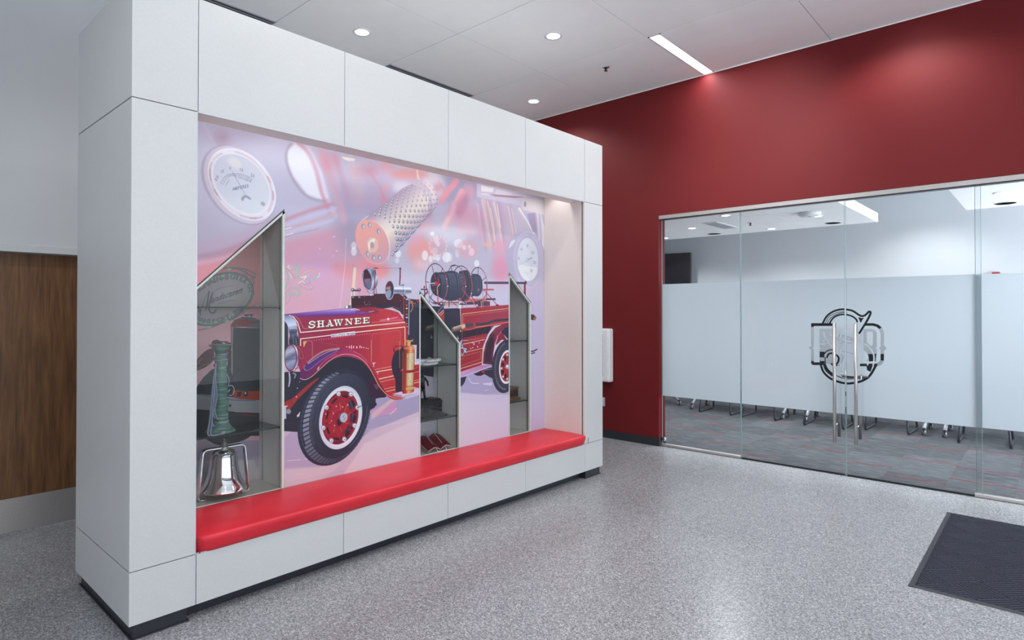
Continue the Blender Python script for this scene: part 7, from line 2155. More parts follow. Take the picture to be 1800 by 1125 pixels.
OFF = {3: 'adjustable round ceiling light above the picture, washing the red wall', 4: 'round ceiling light above the picture, closest to the red wall at the right', 5: 'round ceiling light out of view, over the open floor', 6: 'round ceiling light out of view, left of the entrance mat', 7: 'round ceiling light out of view, above the near end of the bench',
       8: 'round ceiling light out of view, above the entrance mat', 9: 'round ceiling light out of view, right beside the camera', 10: 'round ceiling light out of view, behind the camera'}
for i, (x, y) in enumerate(LOBBY_LAMPS):
    k_ = 1
    if i in LN: downlight(x, y, ZC, LOBBY_WATT * k_, LN[i], 'lobby downlights')
    else: downlight(x, y, ZC, LOBBY_WATT * k_, OFF[i], 'lobby downlights')
# two of the lobby lamps are adjustable and also wash the red wall
for nm, loc, aim, e in (('wall_wash_lamp', (-2.31, 4.753, ZC - .02), (-2.36, YW, 3.38), 300), ('wall_wash_lamp', (-0.97, 6.07, ZC - .02), (-.9, YW, 3.5), 16)):
    l = bpy.data.lights.new(nm, 'SPOT'); l.energy = e; l.spot_size = math.radians(64 if e > 100 else 110); l.spot_blend = 1; l.shadow_soft_size = .06; l.color = (1, .97, .96)
    o = bpy.data.objects.new(nm, l); COL.objects.link(o); o.location = loc; o.rotation_euler = (Vector(aim) - Vector(loc)).to_track_quat('-Z', 'Y').to_euler()
# linear light
t_ = thing('linear_light', (-2.92, 6.05, ZC), 'long white linear ceiling light running to the red wall', 'ceiling light')
x0, x1, y0, y1 = -2.986 + G, -2.986 + .135, 5.411 + G, 6.684
f_ = MB()
f_.box((x0, y0, ZC - .004), (x0 + .014, y1, ZC + .02)).box((x1 - .012, y0, ZC - .004), (x1, y1, ZC + .02)).box((x0, y0, ZC - .004), (x1, y0 + .012, ZC + .02)).box((x0, y1 - .012, ZC - .004), (x1, y1, ZC + .02))
f_.build('frame', M['white_metal'], t_); bx((x0 + .014, y0 + .012, ZC + .001), (x1 - .012, y1 - .012, ZC + .006)).build('diffuser', M['lamp_linear'], t_)
area('linear_lamp', (-2.918, 6.05, ZC - .01), (0, 0, 0), .1, 1.2, 12, (.97, .98, 1)).parent = None
bpy.data.objects['linear_lamp'].parent = t_; bpy.data.objects['linear_lamp'].location = (0, 0, -.01)
# slot diffusers along the display wall side
for k, (ya, yb) in enumerate(((1.47, 2.777), (4.10, 5.405))):
    t_ = thing('slot_diffuser', (-5.49, (ya + yb) / 2, ZC), ['black slotted air diffuser at the top edge, above the near pillar', 'black slotted air diffuser farther along, nearer the red wall'][k], 'air vent', 'slot diffusers')
    f_ = MB()
    for xa in (-5.56, -5.515, -5.47, -5.425): f_.box((xa, ya, ZC - .006), (xa + .01, yb, ZC))
    f_.box((-5.56, ya, ZC - .006), (-5.415, ya + .01, ZC)).box((-5.56, yb - .01, ZC - .006), (-5.415, yb, ZC))
    f_.build('frame', M['silver'], t_)
    for xa in (-5.55, -5.505, -5.46): bx((xa, ya + .01, ZC - .003), (xa + .035, yb - .01, ZC - .0005)).build('slot', M['black'], t_)
# sprinkler
def sprinkler(x, y, z, label):
    t_ = thing('sprinkler', (x, y, z), label, 'sprinkler', 'ceiling sprinklers')
    MB().lathe([(.042, 0), (.042, -.004), (.022, -.010), (.012, -.012)], (x, y, z), 20).build('cup', M['chrome'], t_)
    MB().lathe([(.010, -.010), (.007, -.03), (.012, -.034), (.004, -.04)], (x, y, z), 12).tube([(x - .012, y, z - .012), (x - .014, y, z - .03), (x, y, z - .042), (x + .014, y, z - .03), (x + .012, y, z - .012)], .0025, 6).build('frame_arms', M['dark_steel'], t_)
    MB().lathe([(.001, -.042), (.02, -.042), (.02, -.044), (.001, -.044)], (x, y, z), 16).build('deflector', M['dark_steel'], t_)
sprinkler(-3.694, 5.759, ZC, 'small chrome sprinkler head in the lobby ceiling near the linear light')

# ================================================================== GLAZED WALL
ZT = 2.737; YG = 6.755
film_mats = {}
def film_material(img=None):
    t = NT('frosted_film' + ('_with_emblem' if img else ''))
    df = t.n('ShaderNodeBsdfDiffuse'); df.inputs[0].default_value = (*lin((214, 220, 226)), 1)
    tl = t.n('ShaderNodeBsdfTranslucent'); tl.inputs[0].default_value = (*lin((206, 214, 222)), 1)
    m1 = t.n('ShaderNodeMixShader'); m1.inputs[0].default_value = .5; t.l(df.outputs[0], m1.inputs[1]); t.l(tl.outputs[0], m1.inputs[2]); last = m1.outputs[0]
    if img:
        uv = t.n('ShaderNodeUVMap'); im = t.n('ShaderNodeTexImage', image=img, extension='CLIP'); t.l(uv.outputs[0], im.inputs[0])
        sp = t.n('ShaderNodeSeparateColor'); t.l(im.outputs['Color'], sp.inputs[0])
        tr = t.n('ShaderNodeBsdfTransparent'); tr.inputs[0].default_value = (.48, .49, .51, 1); ink = t.n('ShaderNodeBsdfDiffuse'); ink.inputs[0].default_value = (*lin((48, 50, 58)), 1)
        a = t.n('ShaderNodeMixShader'); t.l(sp.outputs[0], a.inputs[0]); t.l(last, a.inputs[1]); t.l(tr.outputs[0], a.inputs[2])
        b = t.n('ShaderNodeMixShader'); t.l(sp.outputs[1], b.inputs[0]); t.l(a.outputs[0], b.inputs[1]); t.l(ink.outputs[0], b.inputs[2]); last = b.outputs[0]
    t.l(last, t.out.inputs[0]); return t.m
LOGO = Canvas(-2.0, -1.1, .85, 1.70, 1000, (0, 0, 0), 1.0)
LOGO.y0 = 8.0; run_art(LOGO, ART_LOGO)
logo_im = LOGO.image('emblem_mask'); logo_im.colorspace_settings.name = 'Non-Color'
M['film'] = film_material(); M['film_logo'] = film_material(logo_im)
def film(x0, x1, parent, mat):
    zb, zt = .604, 1.955
    me = bpy.data.meshes.new('frosted_film'); me.from_pydata([(x0, YG + .0075, zb), (x1, YG + .0075, zb), (x1, YG + .0075, zt), (x0, YG + .0075, zt)], [], [(0, 1, 2, 3)])
    uv = me.uv_layers.new(name='UVMap')
    for i, v in enumerate(((x0, zb), (x1, zb), (x1, zt), (x0, zt))): uv.data[i].uv = ((v[0] + 2.0) / .9, (v[1] - .85) / .85)
    o = bpy.data.objects.new('frosted_film', me); COL.objects.link(o); me.materials.append(mat); o.parent = parent; o.matrix_parent_inverse = Matrix.Translation(parent.location).inverted()
    return o
def pane(x0, x1, z0, z1, parent, pale=.0026):
    g = bx((x0, YG, z0), (x1, YG + .001, z1)).build('glass_pane', M['glass'], parent)
    e = MB().box((x0 - .0005, YG - .005, z0), (x0 + pale, YG + .006, z1)).box((x1 - pale, YG - .005, z0), (x1 + .0005, YG + .006, z1)).build('glass_edge', M['glass_edge_pale'], parent)
    # single-sided clear sheet
    me = g.data; me.clear_geometry(); me.from_pydata([(x0, YG, z0), (x1, YG, z0), (x1, YG, z1), (x0, YG, z1)], [], [(0, 1, 2, 3)])
    return g
bx((OX0, YW + .004, ZT), (OX1, YW + .11, HZ)).build('trim_2', M['steel'], kind='structure', bevel=.003)       # head channel
bx((OX0, YW + .02, ZT - .006), (OX1, YW + .09, ZT)).build('trim_3', M['black'], kind='structure')
for nm, a, b in (('window_1', OX0 + .012, -2.587), ('window_2', -.519, OX1 - .01)):
    w_ = thing(nm, ((a + b) / 2, YG, 0), None, None, None, 'structure')
    g_ = pane(a, b, .02, ZT, w_); film(a, b, w_, M['film'])
    if nm == 'window_2':
        for o in list(w_.children): o.location.y += .018            # this pane stands just behind the door leaf
    bx((a - .01, YW + .035, 0), (b + .005, YW + .095, .028)).build('bottom_channel', M['steel'], w_, bevel=.002)
    if nm == 'window_1':
        MB().lathe([(.001, -.02), (.02, -.02), (.026, -.008), (.026, .008), (.001, .008)], (a + .03, YG - .01, .085), 20, Matrix.Rotation(PI / 2, 3, 'X')).build('round_fitting', M['chrome'], w_)
for nm, a, b, hx in (('door_1', -2.580, -1.549, -1.625), ('door_2', -1.540, -.475, -1.437)):
    w_ = thing(nm, ((a + b) / 2, YG, 0), 'frameless glass door leaf with frosted band, ' + ('left leaf of the pair' if nm == 'door_1' else 'right leaf of the pair'), None, None, 'structure')
    pane(a, b, .014, ZT - .004, w_); film(a, b, w_, M['film_logo'])
    bx((a + .01, YW + .05, .002), (b - .01, YW + .085, .014)).build('bottom_seal', M['black'], w_)
    h = MB().tube([(hx, YG - .085, .33), (hx, YG - .085, 1.51)], .0155, 16).build('pull_handle', M['steel'], w_)
    MB().tube([(hx, YG + .085, .36), (hx, YG + .085, 1.49)], .0155, 16).build('pull_handle', M['steel'], w_)
    for z in (.50, 1.355): MB().tube([(hx, YG - .078, z), (hx, YG + .078, z)], .009, 12).build('handle_post', M['chrome'], h)
bx((OX0, YW + .03, -.004), (OX1, YW + .1, .003)).build('trim_4', M['kick'], kind='structure')

# ================================================================== MEETING ROOM
YB = 10.85
bx((-6.6, YB, 0), (3.1, YB + .1, 3.5)).build('wall_back', M['wall_blue_grey'], kind='structure')
bx((-6.6, YW + WT, 0), (-6.5, YB, 3.5)).build('wall_left', M['wall_blue_grey'], kind='structure')
bx((-6.6, YW + WT, 3.45), (3.1, YB + .1, 3.5)).build('ceiling', M['ceiling'], kind='structure')
bx((-6.5, YB - .008, 0), (3.1, YB, .1)).build('baseboard_back', M['kick'], kind='structure')
for k, (x0, x1, y1) in enumerate(((-6.4, -1.855, 9.95), (-.815, 2.9, 9.52))):
    cl = tag(bx((x0, YW + WT + .02, 2.902), (x1, y1, 3.02)).build('ceiling_cloud', M['ceiling']), ['large white suspended ceiling raft on the left of the meeting room', 'white suspended ceiling raft on the right of the meeting room'][k], 'ceiling panel', 'meeting room ceiling rafts')
    nx = 5 if k == 0 else 4; ys = [y1 - .88 * q for q in range(5)]
    xs = [x1 - .885 * q for q in range(7)] if k == 0 else [x0 + .885 * q for q in range(6)]
    xs = sorted(q for q in xs if x0 <= q <= x1) 
    if k == 0: xs = [x0] + xs
    ys = sorted(max(q, YW + WT + .02) for q in ys)
    for i in range(len(xs) - 1):
        for j in range(len(ys) - 1):
            if ys[j + 1] - ys[j] > .1 and xs[i + 1] - xs[i] > .1: bx((xs[i] + .003, ys[j] + .003, 2.895), (xs[i + 1] - .003, ys[j + 1] - .003, 2.902)).build('ceiling_panel', M['ceiling'], cl)
CL = {0: 'round light in the raft left of the square vent', 1: 'round light in the raft above the wall screen', 2: 'round light in the raft close to the head channel, first from the left', 3: 'round light in the raft right of the sprinkler', 4: 'round light in the raft beside the white access point', 5: 'round light in the right-hand ceiling raft', 6: 'round meeting room light beyond the right edge of the picture', 7: 'round meeting room light hidden behind the red wall'}
for i, (x, y) in enumerate(CLOUD_LAMPS):
    downlight(x, y, 2.895, CLOUD_WATT, CL[i], 'meeting room downlights', .8, col=(.97, .98, 1))
for x, y, l_ in ((-4.114, 9.648, 'flat round ceiling speaker above the wall screen side'), (-2.345, 9.612, 'flat round ceiling speaker near the raft corner'), (-.415, 9.2, 'flat round ceiling speaker in the right-hand raft')):
    t_ = thing('ceiling_speaker', (x, y, 2.895), l_, 'speaker', 'ceiling speakers')
    MB().lathe([(.11, 0), (.11, -.004), (.098, -.006)], (x, y, 2.895), 28).build('rim', M['white_metal'], t_); MB().lathe([(.001, -.0065), (.098, -.0065)], (x, y, 2.895), 28).build('grille', M['silver'], t_)
t_ = thing('ceiling_vent', (-3.65, 8.78, 2.895), 'white slatted ceiling vent beside the first glass joint', 'air vent')
bx((-3.76, 8.37, 2.888), (-3.54, 9.19, 2.895)).build('frame', M['white_metal'], t_)
for q in range(5): bx((-3.735 + q * .036, 8.42, 2.884), (-3.715 + q * .036, 9.14, 2.888)).build('slat', M['silver'], t_)
sprinkler(-3.229, 8.814, 2.895, 'small sprinkler head in the meeting room ceiling raft')
t_ = thing('access_point', (-2.33, 8.42, 2.895), 'white oval access point on the meeting room ceiling', 'access point')
MB().lathe([(.13, 0), (.14, -.02), (.11, -.045), (.02, -.05), (.001, -.05)], (-2.33, 8.42, 2.895), 32).build('housing', M['white_metal'], t_); MB().lathe([(.022, -.0495), (.02, -.053), (.001, -.053)], (-2.33, 8.42, 2.895), 12).build('status_light', M['silver'], t_)
# spotlight on the far wall between the rafts
l = bpy.data.lights.new('wall_washer', 'SPOT'); l.energy = 120; l.spot_size = math.radians(128); l.spot_blend = .7; l.shadow_soft_size = .05; l.color = (1, .97, .94)
t_ = thing('wall_light', (-1.3, 9.9, 3.45), 'small ceiling light between the two rafts', 'ceiling light')
for me, n in ((rim_me, 'rim'), (lens_me, 'lens')):
    o = bpy.data.objects.new(n, me); COL.objects.link(o); o.parent = t_
o = bpy.data.objects.new('wall_washer', l); COL.objects.link(o); o.parent = t_; o.location = (0, 0, -.03)
# wall screen
t_ = thing('television', (-5.6, 10.5, 2.35), 'black flat screen on the meeting room wall at the left', 'television')
t_.rotation_euler = (0, 0, math.radians(10))
o = bx((-.72, -.03, -.36), (.64, .03, .36)).build('casing', M['black'], None, bevel=.006); o.parent = t_
o = bx((-.705, -.033, -.345), (.625, -.03, .345)).build('screen', M['tv'], None); o.parent = t_
o = bx((-.15, .03, -.12), (.15, .30, .12)).build('wall_bracket', M['dark_steel'], None); o.parent = t_
# alarm on the far wall
t_ = thing('fire_alarm', (-.6, YB, 2.12), 'small red fire alarm on the meeting room wall at the right', 'fire alarm')
bx((-.645, YB - .045, 2.05), (-.555, YB, 2.172)).build('housing', plain('red_alarm_plastic', (150, 24, 50), .4), t_, bevel=.012); bx((-.625, YB - .052, 2.07), (-.575, YB - .045, 2.10)).build('lens', M['white_metal'], t_)
# chairs
def make_chair():
    t_ = thing('sled_chair', (0, 0, 0), 'x', 'chair', 'sled base chairs behind the frosted glass')
    for s_ in (-1, 1):
        x = s_ * .25
        pth = fillet([(x * .86, -.22, .44), (x, -.29, .012), (x, .29, .012), (x * .86, .2, .44)], .045)
        MB().tube(pth, .0135, 10).build('sled_leg', M['dark_steel'], t_)
    for yy in (.17, -.17): MB().tube([(-.215, yy, .43), (.215, yy, .43)], .009).build('cross_bar', M['dark_steel'], t_)
    s = MB(); n = 8
    vs = [((i / n - .5) * .47, (j / n - .5) * .44, .455 + .02 * abs(i / n - .5) * 2 - .012 * math.sin(PI * j / n)) for j in range(n + 1) for i in range(n + 1)]
    fs = [(j * 9 + i, j * 9 + i + 1, j * 9 + i + 10, j * 9 + i + 9) for j in range(n) for i in range(n)]
    o = s.add(vs, fs, True).build('seat', M['navy_fabric'], t_); m_ = o.modifiers.new('solid', 'SOLIDIFY'); m_.thickness = .025
    s = MB()
    vs = [((i / n - .5) * (.45 - .05 * j / n), -.21 - .10 * (j / n) + .03 * (abs(i / n - .5) * 2) ** 2, .50 + .36 * j / n) for j in range(n + 1) for i in range(n + 1)]
    o = s.add(vs, fs, True).build('backrest', M['navy_fabric'], t_); m_ = o.modifiers.new('solid', 'SOLIDIFY'); m_.thickness = .02
    return t_
ch = make_chair()
CH = [(-4.01, 9.66, 'dark sled-base chair whose runner shows left of the first glass joint'), (-3.32, 9.64, 'dark sled-base chair crossed by the first glass joint'), (-2.415, 9.58, 'dark sled-base chair left of the door handles'), (-1.67, 9.74, 'dark sled-base chair just right of the door handles'), (-.64, 9.6, 'dark sled-base chair crossed by the right glass joint'), (.02, 9.62, 'dark sled-base chair at the right edge of the picture')]
for i, (x, y, l_) in enumerate(CH):
    c = ch if i == 0 else copy_tree(ch)
    c.location = (x, y, 0); c.rotation_euler.z = random.uniform(-.04, .04); c['label'] = l_
ch.rotation_euler.z = .02
# flip-top tables on castors
def make_table():
    t_ = thing('castor_table', (0, 0, 0), 'x', 'table', 'wheeled tables behind the frosted glass')
    bx((-.78, -.34, .715), (.78, .34, .74)).build('table_top', M['white_top'], t_, bevel=.004)
    bx((-.70, -.02, .66), (.70, .02, .70)).build('beam', M['silver'], t_)
    for s_ in (-1, 1):
        x = s_ * .72
        lg = MB().tube([(x, 0, .69), (x, 0, .30)], .024, 10).build('leg', M['silver'], t_)
        f_ = MB().tube(fillet([(x, -.3, .085), (x, -.08, .20), (x, 0, .30), (x, .08, .20), (x, .3, .085)], .05), .019, 8, sx=1.3).build('foot', M['silver'], t_)
        for u in (-.3, .3):
            c = MB(); R = Matrix.Rotation(PI / 2, 3, 'Y')
            for q in (-.016, .016): c.lathe([(.012, -.008), (.034, -.008), (.037, -.004), (.037, .004), (.034, .008), (.012, .008)], (x + q, u, .037), 18, R)
            o = c.build('castor', M['silver'], t_)
            MB().lathe([(.0375, -.006), (.0395, -.003), (.0395, .003), (.0375, .006)], (x - .016, u, .0375), 18, R).build('tyre', M['black'], o)
            MB().box((x - .007, u - .014, .04), (x + .007, u + .014, .09)).build('fork', M['dark_steel'], o)
    return t_
tb = make_table()
for i, (x, y, l_) in enumerate([(-3.76, 9.88, 'white-topped wheeled table left of the double doors'), (-2.0, 9.9, 'white-topped wheeled table behind the double doors'), (-.34, 9.92, 'white-topped wheeled table right of the double doors'), (-5.45, 9.35, 'white-topped wheeled table at the far left behind the red jamb')]):
    c = tb if i == 0 else copy_tree(tb); c.location = (x, y, 0); c['label'] = l_
    if i == 3: c.rotation_euler.z = math.radians(60)

# ================================================================== DISPLAY WALL
XF, XBK, Y0, Y1, ZP, ZJ1, ZJ2, ZTOP = -3.376, -4.35, .985, 5.194, .079, .344, 2.690, 3.296
XM, XN = -3.87, -4.22                    # mural face, back of the display cases
ZSEAT = .437
YJ = [Y0, 1.298, 2.197, 3.097, 3.996, 4.884, Y1]
dw = thing('display_wall', ((XF + XBK) / 2, (Y0 + Y1) / 2, 0), 'large freestanding light grey panelled wall with mural, display cases and bench recess', 'display wall')
TH, g = .018, .0022
# core
c = MB()
c.box((XBK + .02, Y0 + TH, ZP), (XF - TH, YJ[1] - .02, ZTOP - .02))          # near pillar
c.box((XBK + .02, 4.90, ZP), (XF - TH, Y1 - TH, ZTOP - .02))                 # far pillar
c.box((XBK + .02, YJ[1] - .02, ZP), (XF - TH, 4.90, ZSEAT - .095))           # bench base
c.box((-3.545, YJ[1] - .02, ZJ2 + .012), (XF - TH, 4.90, ZTOP - .02))        # header
c.box((XBK + .02, YJ[1] - .02, 2.96), (-3.545, 4.90, ZTOP - .02))            # cove lid
c.box((XBK + .005, YJ[1] - .02, ZSEAT - .1), (XBK + .02, 4.90, ZTOP - .02))  # back
c.build('core', M['core'], dw)
def panel(a, b, mat='laminate', name='panel'):
    return bx(a, b).build(name, M[mat], dw, bevel=.0012)
for k in range(6):
    y0, y1 = YJ[k] + g, YJ[k + 1] - g
    if k == 0: y0 = Y0
    if k == 5: y1 = Y1
    panel((XF - TH, y0, ZP), (XF, y1, ZJ1 - g)); panel((XF - TH, y0, ZJ2 + g), (XF, y1, ZTOP))
panel((XF - TH, Y0, ZJ1 + g), (XF, YJ[1] - g, ZJ2 - g)); panel((XF - TH, YJ[5] + g, ZJ1 + g), (XF, Y1, ZJ2 - g))
for y, d in ((Y0, 1), (Y1, -1)):
    for z0, z1 in ((ZP, ZJ1 - g * 1.6), (ZJ1 + g * 1.6, ZJ2 - g * 1.6), (ZJ2 + g * 1.6, ZTOP)):
        a, b = sorted((y, y + d * TH)); panel((XBK, a, z0), (XF - TH - .001, b, z1))
for k in range(6):
    panel((XBK - .012, YJ[k] + g, ZP), (XBK, YJ[k + 1] - g, ZJ2 - g)); panel((XBK - .012, YJ[k] + g, ZJ2 + g), (XBK, YJ[k + 1] - g, ZTOP))
panel((XBK, Y0 + TH, ZTOP - .018), (XF - TH - .001, Y1 - TH, ZTOP - .002), name='top_panel')
# satin edge strips beside the joints of the front
for y in YJ[1:-1]:
    for z0, z1 in ((ZP, ZJ1), (ZJ2, ZTOP)): bx((XF - .006, y - g - .0022, z0 + .001), (XF + .0006, y - g + .0006, z1 - .001)).build('edge_strip', M['edge'], dw)
bx((XF - .006, YJ[1] - g - .003, ZJ1), (XF + .0006, YJ[1] - g + .001, ZJ2)).build('edge_strip', M['edge'], dw)
bx((XF - .006, YJ[1], ZJ2 - .004), (XF + .0006, YJ[5], ZJ2 + .002)).build('edge_strip', M['edge'], dw)
# soffit under the header, two boards
for a, b in ((YJ[1], 3.096), (3.101, YJ[5])): panel((-3.549, a, ZJ2 + .004), (XF - .006, b, ZJ2 + .012), 'laminate_inner', 'soffit_panel')
# recess returns
panel((XM, YJ[5] - .007, .40), (-3.412, YJ[5] + .012, 2.955), 'laminate_inner', 'return_panel')
bx((-3.412, YJ[5] + .004, .40), (-3.398, YJ[5] + .012, ZJ2)).build('edge_strip', M['gap'], dw)
panel((-3.398, YJ[5] - .004, ZSEAT - .09), (XF - .0005, YJ[5] + .004, ZJ2), 'laminate_inner', 'return_panel')
panel((XM, YJ[1] - .012, .40), (XF - TH, YJ[1] - .0005, 2.955), 'laminate_inner', 'return_panel')
bx((XM, YJ[1], 2.955), (-3.545, YJ[5], 2.962)).build('cove_lid', M['laminate_inner'], dw)
bx((XM + .002, YJ[1], ZSEAT - .099), (XF - .002, YJ[5], ZSEAT - .094)).build('bench_board', M['laminate'], dw)
bx((XF - TH, YJ[1] + .001, ZJ1 + .0005), (XF, YJ[5] - .001, ZJ1 + .003)).build('edge_strip', M['edge'], dw)
# plinth: pillars stand a little proud of the long middle part
b_ = MB().box((XBK + .03, Y0 + .022, 0), (XF - .022, 1.262, ZP)).box((XBK + .03, 4.925, 0), (XF - .022, Y1 - .022, ZP)).box((XBK + .05, 1.262, 0), (XF - .085, 4.925, ZP))
b_.box((XBK + .02, Y0 + .012, 0), (XF - .012, 1.272, .006)).box((XBK + .02, 4.915, 0), (XF - .012, Y1 - .012, .006)).build('plinth', M['kick'], dw, bevel=.003)
# lamps in the cove above the mural
for i, y in enumerate(COVE_LAMPS):
    l_ = MB().lathe([(.03, 2.954), (.03, 2.93), (.026, 2.93)], (-3.66, y, 0), 20).build('cove_lamp', M['white_metal'], dw)
    MB().lathe([(.001, 2.931), (.026, 2.931)], (-3.66, y, 0), 20).build('lens', M['lamp'], l_)
    q = bpy.data.lights.new('cove_spot', 'SPOT'); q.energy = COVE_WATT * 4; q.spot_size = math.radians(120); q.spot_blend = .5; q.shadow_soft_size = .03; q.color = (1, .95, .92)
    o = bpy.data.objects.new('cove_spot', q); COL.objects.link(o); o.location = (-3.66, y, 2.925); o.rotation_euler = (0, math.radians(-6), 0); o.parent = dw; o.matrix_parent_inverse = Matrix.Translation(dw.location).inverted()

led = bx((-3.62, 1.36, 2.948), (-3.59, 4.60, 2.955)).build('strip_light', M['lamp_linear'], dw)
area('strip_lamp', (-3.605, 2.98, 2.945), (0, 0, 0), .05, 3.2, 7, (1, .95, .94))
o = bpy.data.objects['strip_lamp']; o.parent = dw; o.matrix_parent_inverse = Matrix.Translation(dw.location).inverted()

# ---- the printed mural
CV = Canvas(1.30, 4.88, .40, 2.96, 560, (190, 185, 206)); run_art(CV, ART_MAIN)
mural_im = CV.image('mural_print')
CN = Canvas(1.33, 2.06, .42, 2.34, 700, (206, 140, 136)); run_art(CN, ART_NICHE)
niche_im = CN.image('case_print')
def print_mat(name, im, rough=.42, gain=1.0):
    t = NT(name); b = t.bsdf((.5, .5, .5), rough); uv = t.n('ShaderNodeUVMap'); ti = t.n('ShaderNodeTexImage', image=im, extension='EXTEND'); t.l(uv.outputs[0], ti.inputs[0])
    co = t.coords((1, 40, 900)); f = t.noise(co, 1, 2); mx = t.n('ShaderNodeMix', data_type='RGBA', blend_type='MULTIPLY'); mx.inputs[0].default_value = .5
    t.l(ti.outputs['Color'], mx.inputs[6]); t.l(t.ramp(f, [(.3, (.94, .94, .95)), (.7, (1, 1, 1))]), mx.inputs[7]); t.l(mx.outputs[2], b.inputs['Base Color']); return t.m
M['mural'] = print_mat('mural_print_on_board', mural_im); M['case_print'] = print_mat('print_inside_case', niche_im, .5)
CASES = [  # left, right, top height at left, top height at right
    (1.345, 2.050, 1.650, 2.315), (3.229, 3.692, 1.792, 1.352), (4.330, 4.657, 1.993, 1.715)]
def sheet(name, polys, x, cv, mat, parent):
    me = bpy.data.meshes.new(name); vs, fs = [], []
    for p in polys:
        n = len(vs); vs += [(x, a, b) for a, b in p]; fs.append(tuple(range(n, n + len(p))))
    me.from_pydata(vs, [], fs); uv = me.uv_layers.new(name='UVMap')
    for lp in me.loops:
        v = vs[lp.vertex_index]; uv.data[lp.index].uv = ((v[1] - cv.y0) * cv.p / cv.w, (v[2] - (cv.z1 - cv.h / cv.p)) * cv.p / cv.h)
    o = bpy.data.objects.new(name, me); COL.objects.link(o); me.materials.append(mat); o.parent = parent; o.matrix_parent_inverse = Matrix.Translation(parent.location).inverted()
    return o
ZB_, ZT_, YA, YZ = .40, 2.955, YJ[1], YJ[5] - .007
polys = []
edges = [YA]
for l_, r_, zl, zr in CASES:
    polys.append([(edges[-1], ZB_), (l_, ZB_), (l_, ZT_), (edges[-1], ZT_)]); polys.append([(l_, zl), (r_, zr), (r_, ZT_), (l_, ZT_)]); edges.append(r_)
polys.append([(edges[-1], ZB_), (YZ, ZB_), (YZ, ZT_), (edges[-1], ZT_)])
sheet('mural_print', polys, XM, CV, M['mural'], dw)
# vertical seams of the printed panels
# ---- display cases sunk into the mural
for i, (l_, r_, zl, zr) in enumerate(CASES):
    dc = thing('display_case', (XM, (l_ + r_) / 2, ZSEAT), ['tall glazed display case with slanted top rising to the right, first from the left', 'middle glazed display case with slanted top, between the truck cab and rear body', 'narrow glazed display case at the right end of the mural'][i], 'display case', 'slanted display cases in the mural')
    th = .006; zb = ZSEAT - .001
    sl = (zr - zl) / (r_ - l_)
    # lining: sides, floor, sloping top
    zm = max(zl, zr) + .01                                      # the case itself is square; only its front is cut on the slant
    for a, b in ((l_ - th, l_), (r_, r_ + th)): bx((XN, a, zb), (XM - .001, b, zm)).build('side_panel', M['case_inner'], dc)
    bx((XN, l_ - th, zm), (XM - .001, r_ + th, zm + .006)).build('top_panel', M['case_inner'], dc)
    bx((XN, l_, zb - .012), (XM - .002, r_, zb)).build('case_floor', M['case_floor'], dc)
    if i == 0: sheet('back_print', [[(l_, zb), (r_, zb), (r_, zm), (l_, zm)]], XN + .002, CN, M['case_print'], dc)
    else: sheet('back_print', [[(l_, zb), (r_, zb), (r_, zm), (l_, zm)]], XN + .002, CV, M['mural'], dc)
    bx((XN - .01, l_ - th, zb - .012), (XN, r_ + th, max(zl, zr))).build('back_board', M['core'], dc)
    # frame of thin metal around the opening
    fw, fp = .016, .006
    nrm = math.hypot(1, sl) * fw
    MB().prism([(l_, zl), (r_, zr), (r_, zr - nrm), (l_, zl - nrm)], 0, XM - .02, XM + fp).build('frame_top', M['frame_green'], dc)
    bx((XM - .02, l_, zb), (XM + fp, l_ + fw * .6, zl - nrm * .5)).build('frame_side', M['frame_green'], dc); bx((XM - .02, r_ - fw, zb), (XM + fp, r_, zr - nrm * .5)).build('frame_side', M['frame_green'], dc)
    MB().prism([(l_ + .002, zl + .003), (r_ - .002, zr + .003), (r_ - .002, zr - .004), (l_ + .002, zl - .004)], 0, XM, XM + fp + .001).build('seal', M['black'], dc)
    # glass door
    me = bpy.data.meshes.new('glass_door'); me.from_pydata([(XM - .012, l_ + .008, zb + .004), (XM - .012, r_ - .012, zb + .004), (XM - .012, r_ - .012, zr - nrm * .8), (XM - .012, l_ + .008, zl - nrm * .8)], [], [(0, 1, 2, 3)])
    o = bpy.data.objects.new('glass_door', me); COL.objects.link(o); me.materials.append(M['case_glass']); o.parent = dc; o.matrix_parent_inverse = Matrix.Translation(dc.location).inverted()
    # slotted standards on both side walls, front and back
    for yy, d in ((l_, 1), (r_, -1)):
        for xx in (XM - .042, XN + .055):
            ztop = zm - .05
            o = bx((-.008, 0 if d == 1 else -.003, -.0), (.008, .003 if d == 1 else 0, ztop - zb)).build('shelf_standard', M['standard'], None)
            o.location = (xx, yy, zb); o.parent = dc; o.matrix_parent_inverse = Matrix.Translation(dc.location).inverted()
    for z in [(1.657, .848), (1.166, .716), (1.340, .748)][i]:
        if z > min(zl, zr) and i: pass
        s_ = bx((XN + .012, l_ + .006, z - .008), (XM - .026, r_ - .006, z)).build('glass_shelf', M['case_glass'], dc)
        bx((XM - .026, l_ + .006, z - .0085), (XM - .024, r_ - .006, z + .0005)).build('front_edge', M['glass_edge'], s_)
        for yy, d in ((l_ + .003, 1), (r_ - .003, -1)):
            for xx in (XM - .042, XN + .055): a, b = sorted((yy, yy + d * .012)); bx((xx - .004, a, z - .016), (xx + .004, b, z - .009)).build('shelf_clip', M['black'], s_)

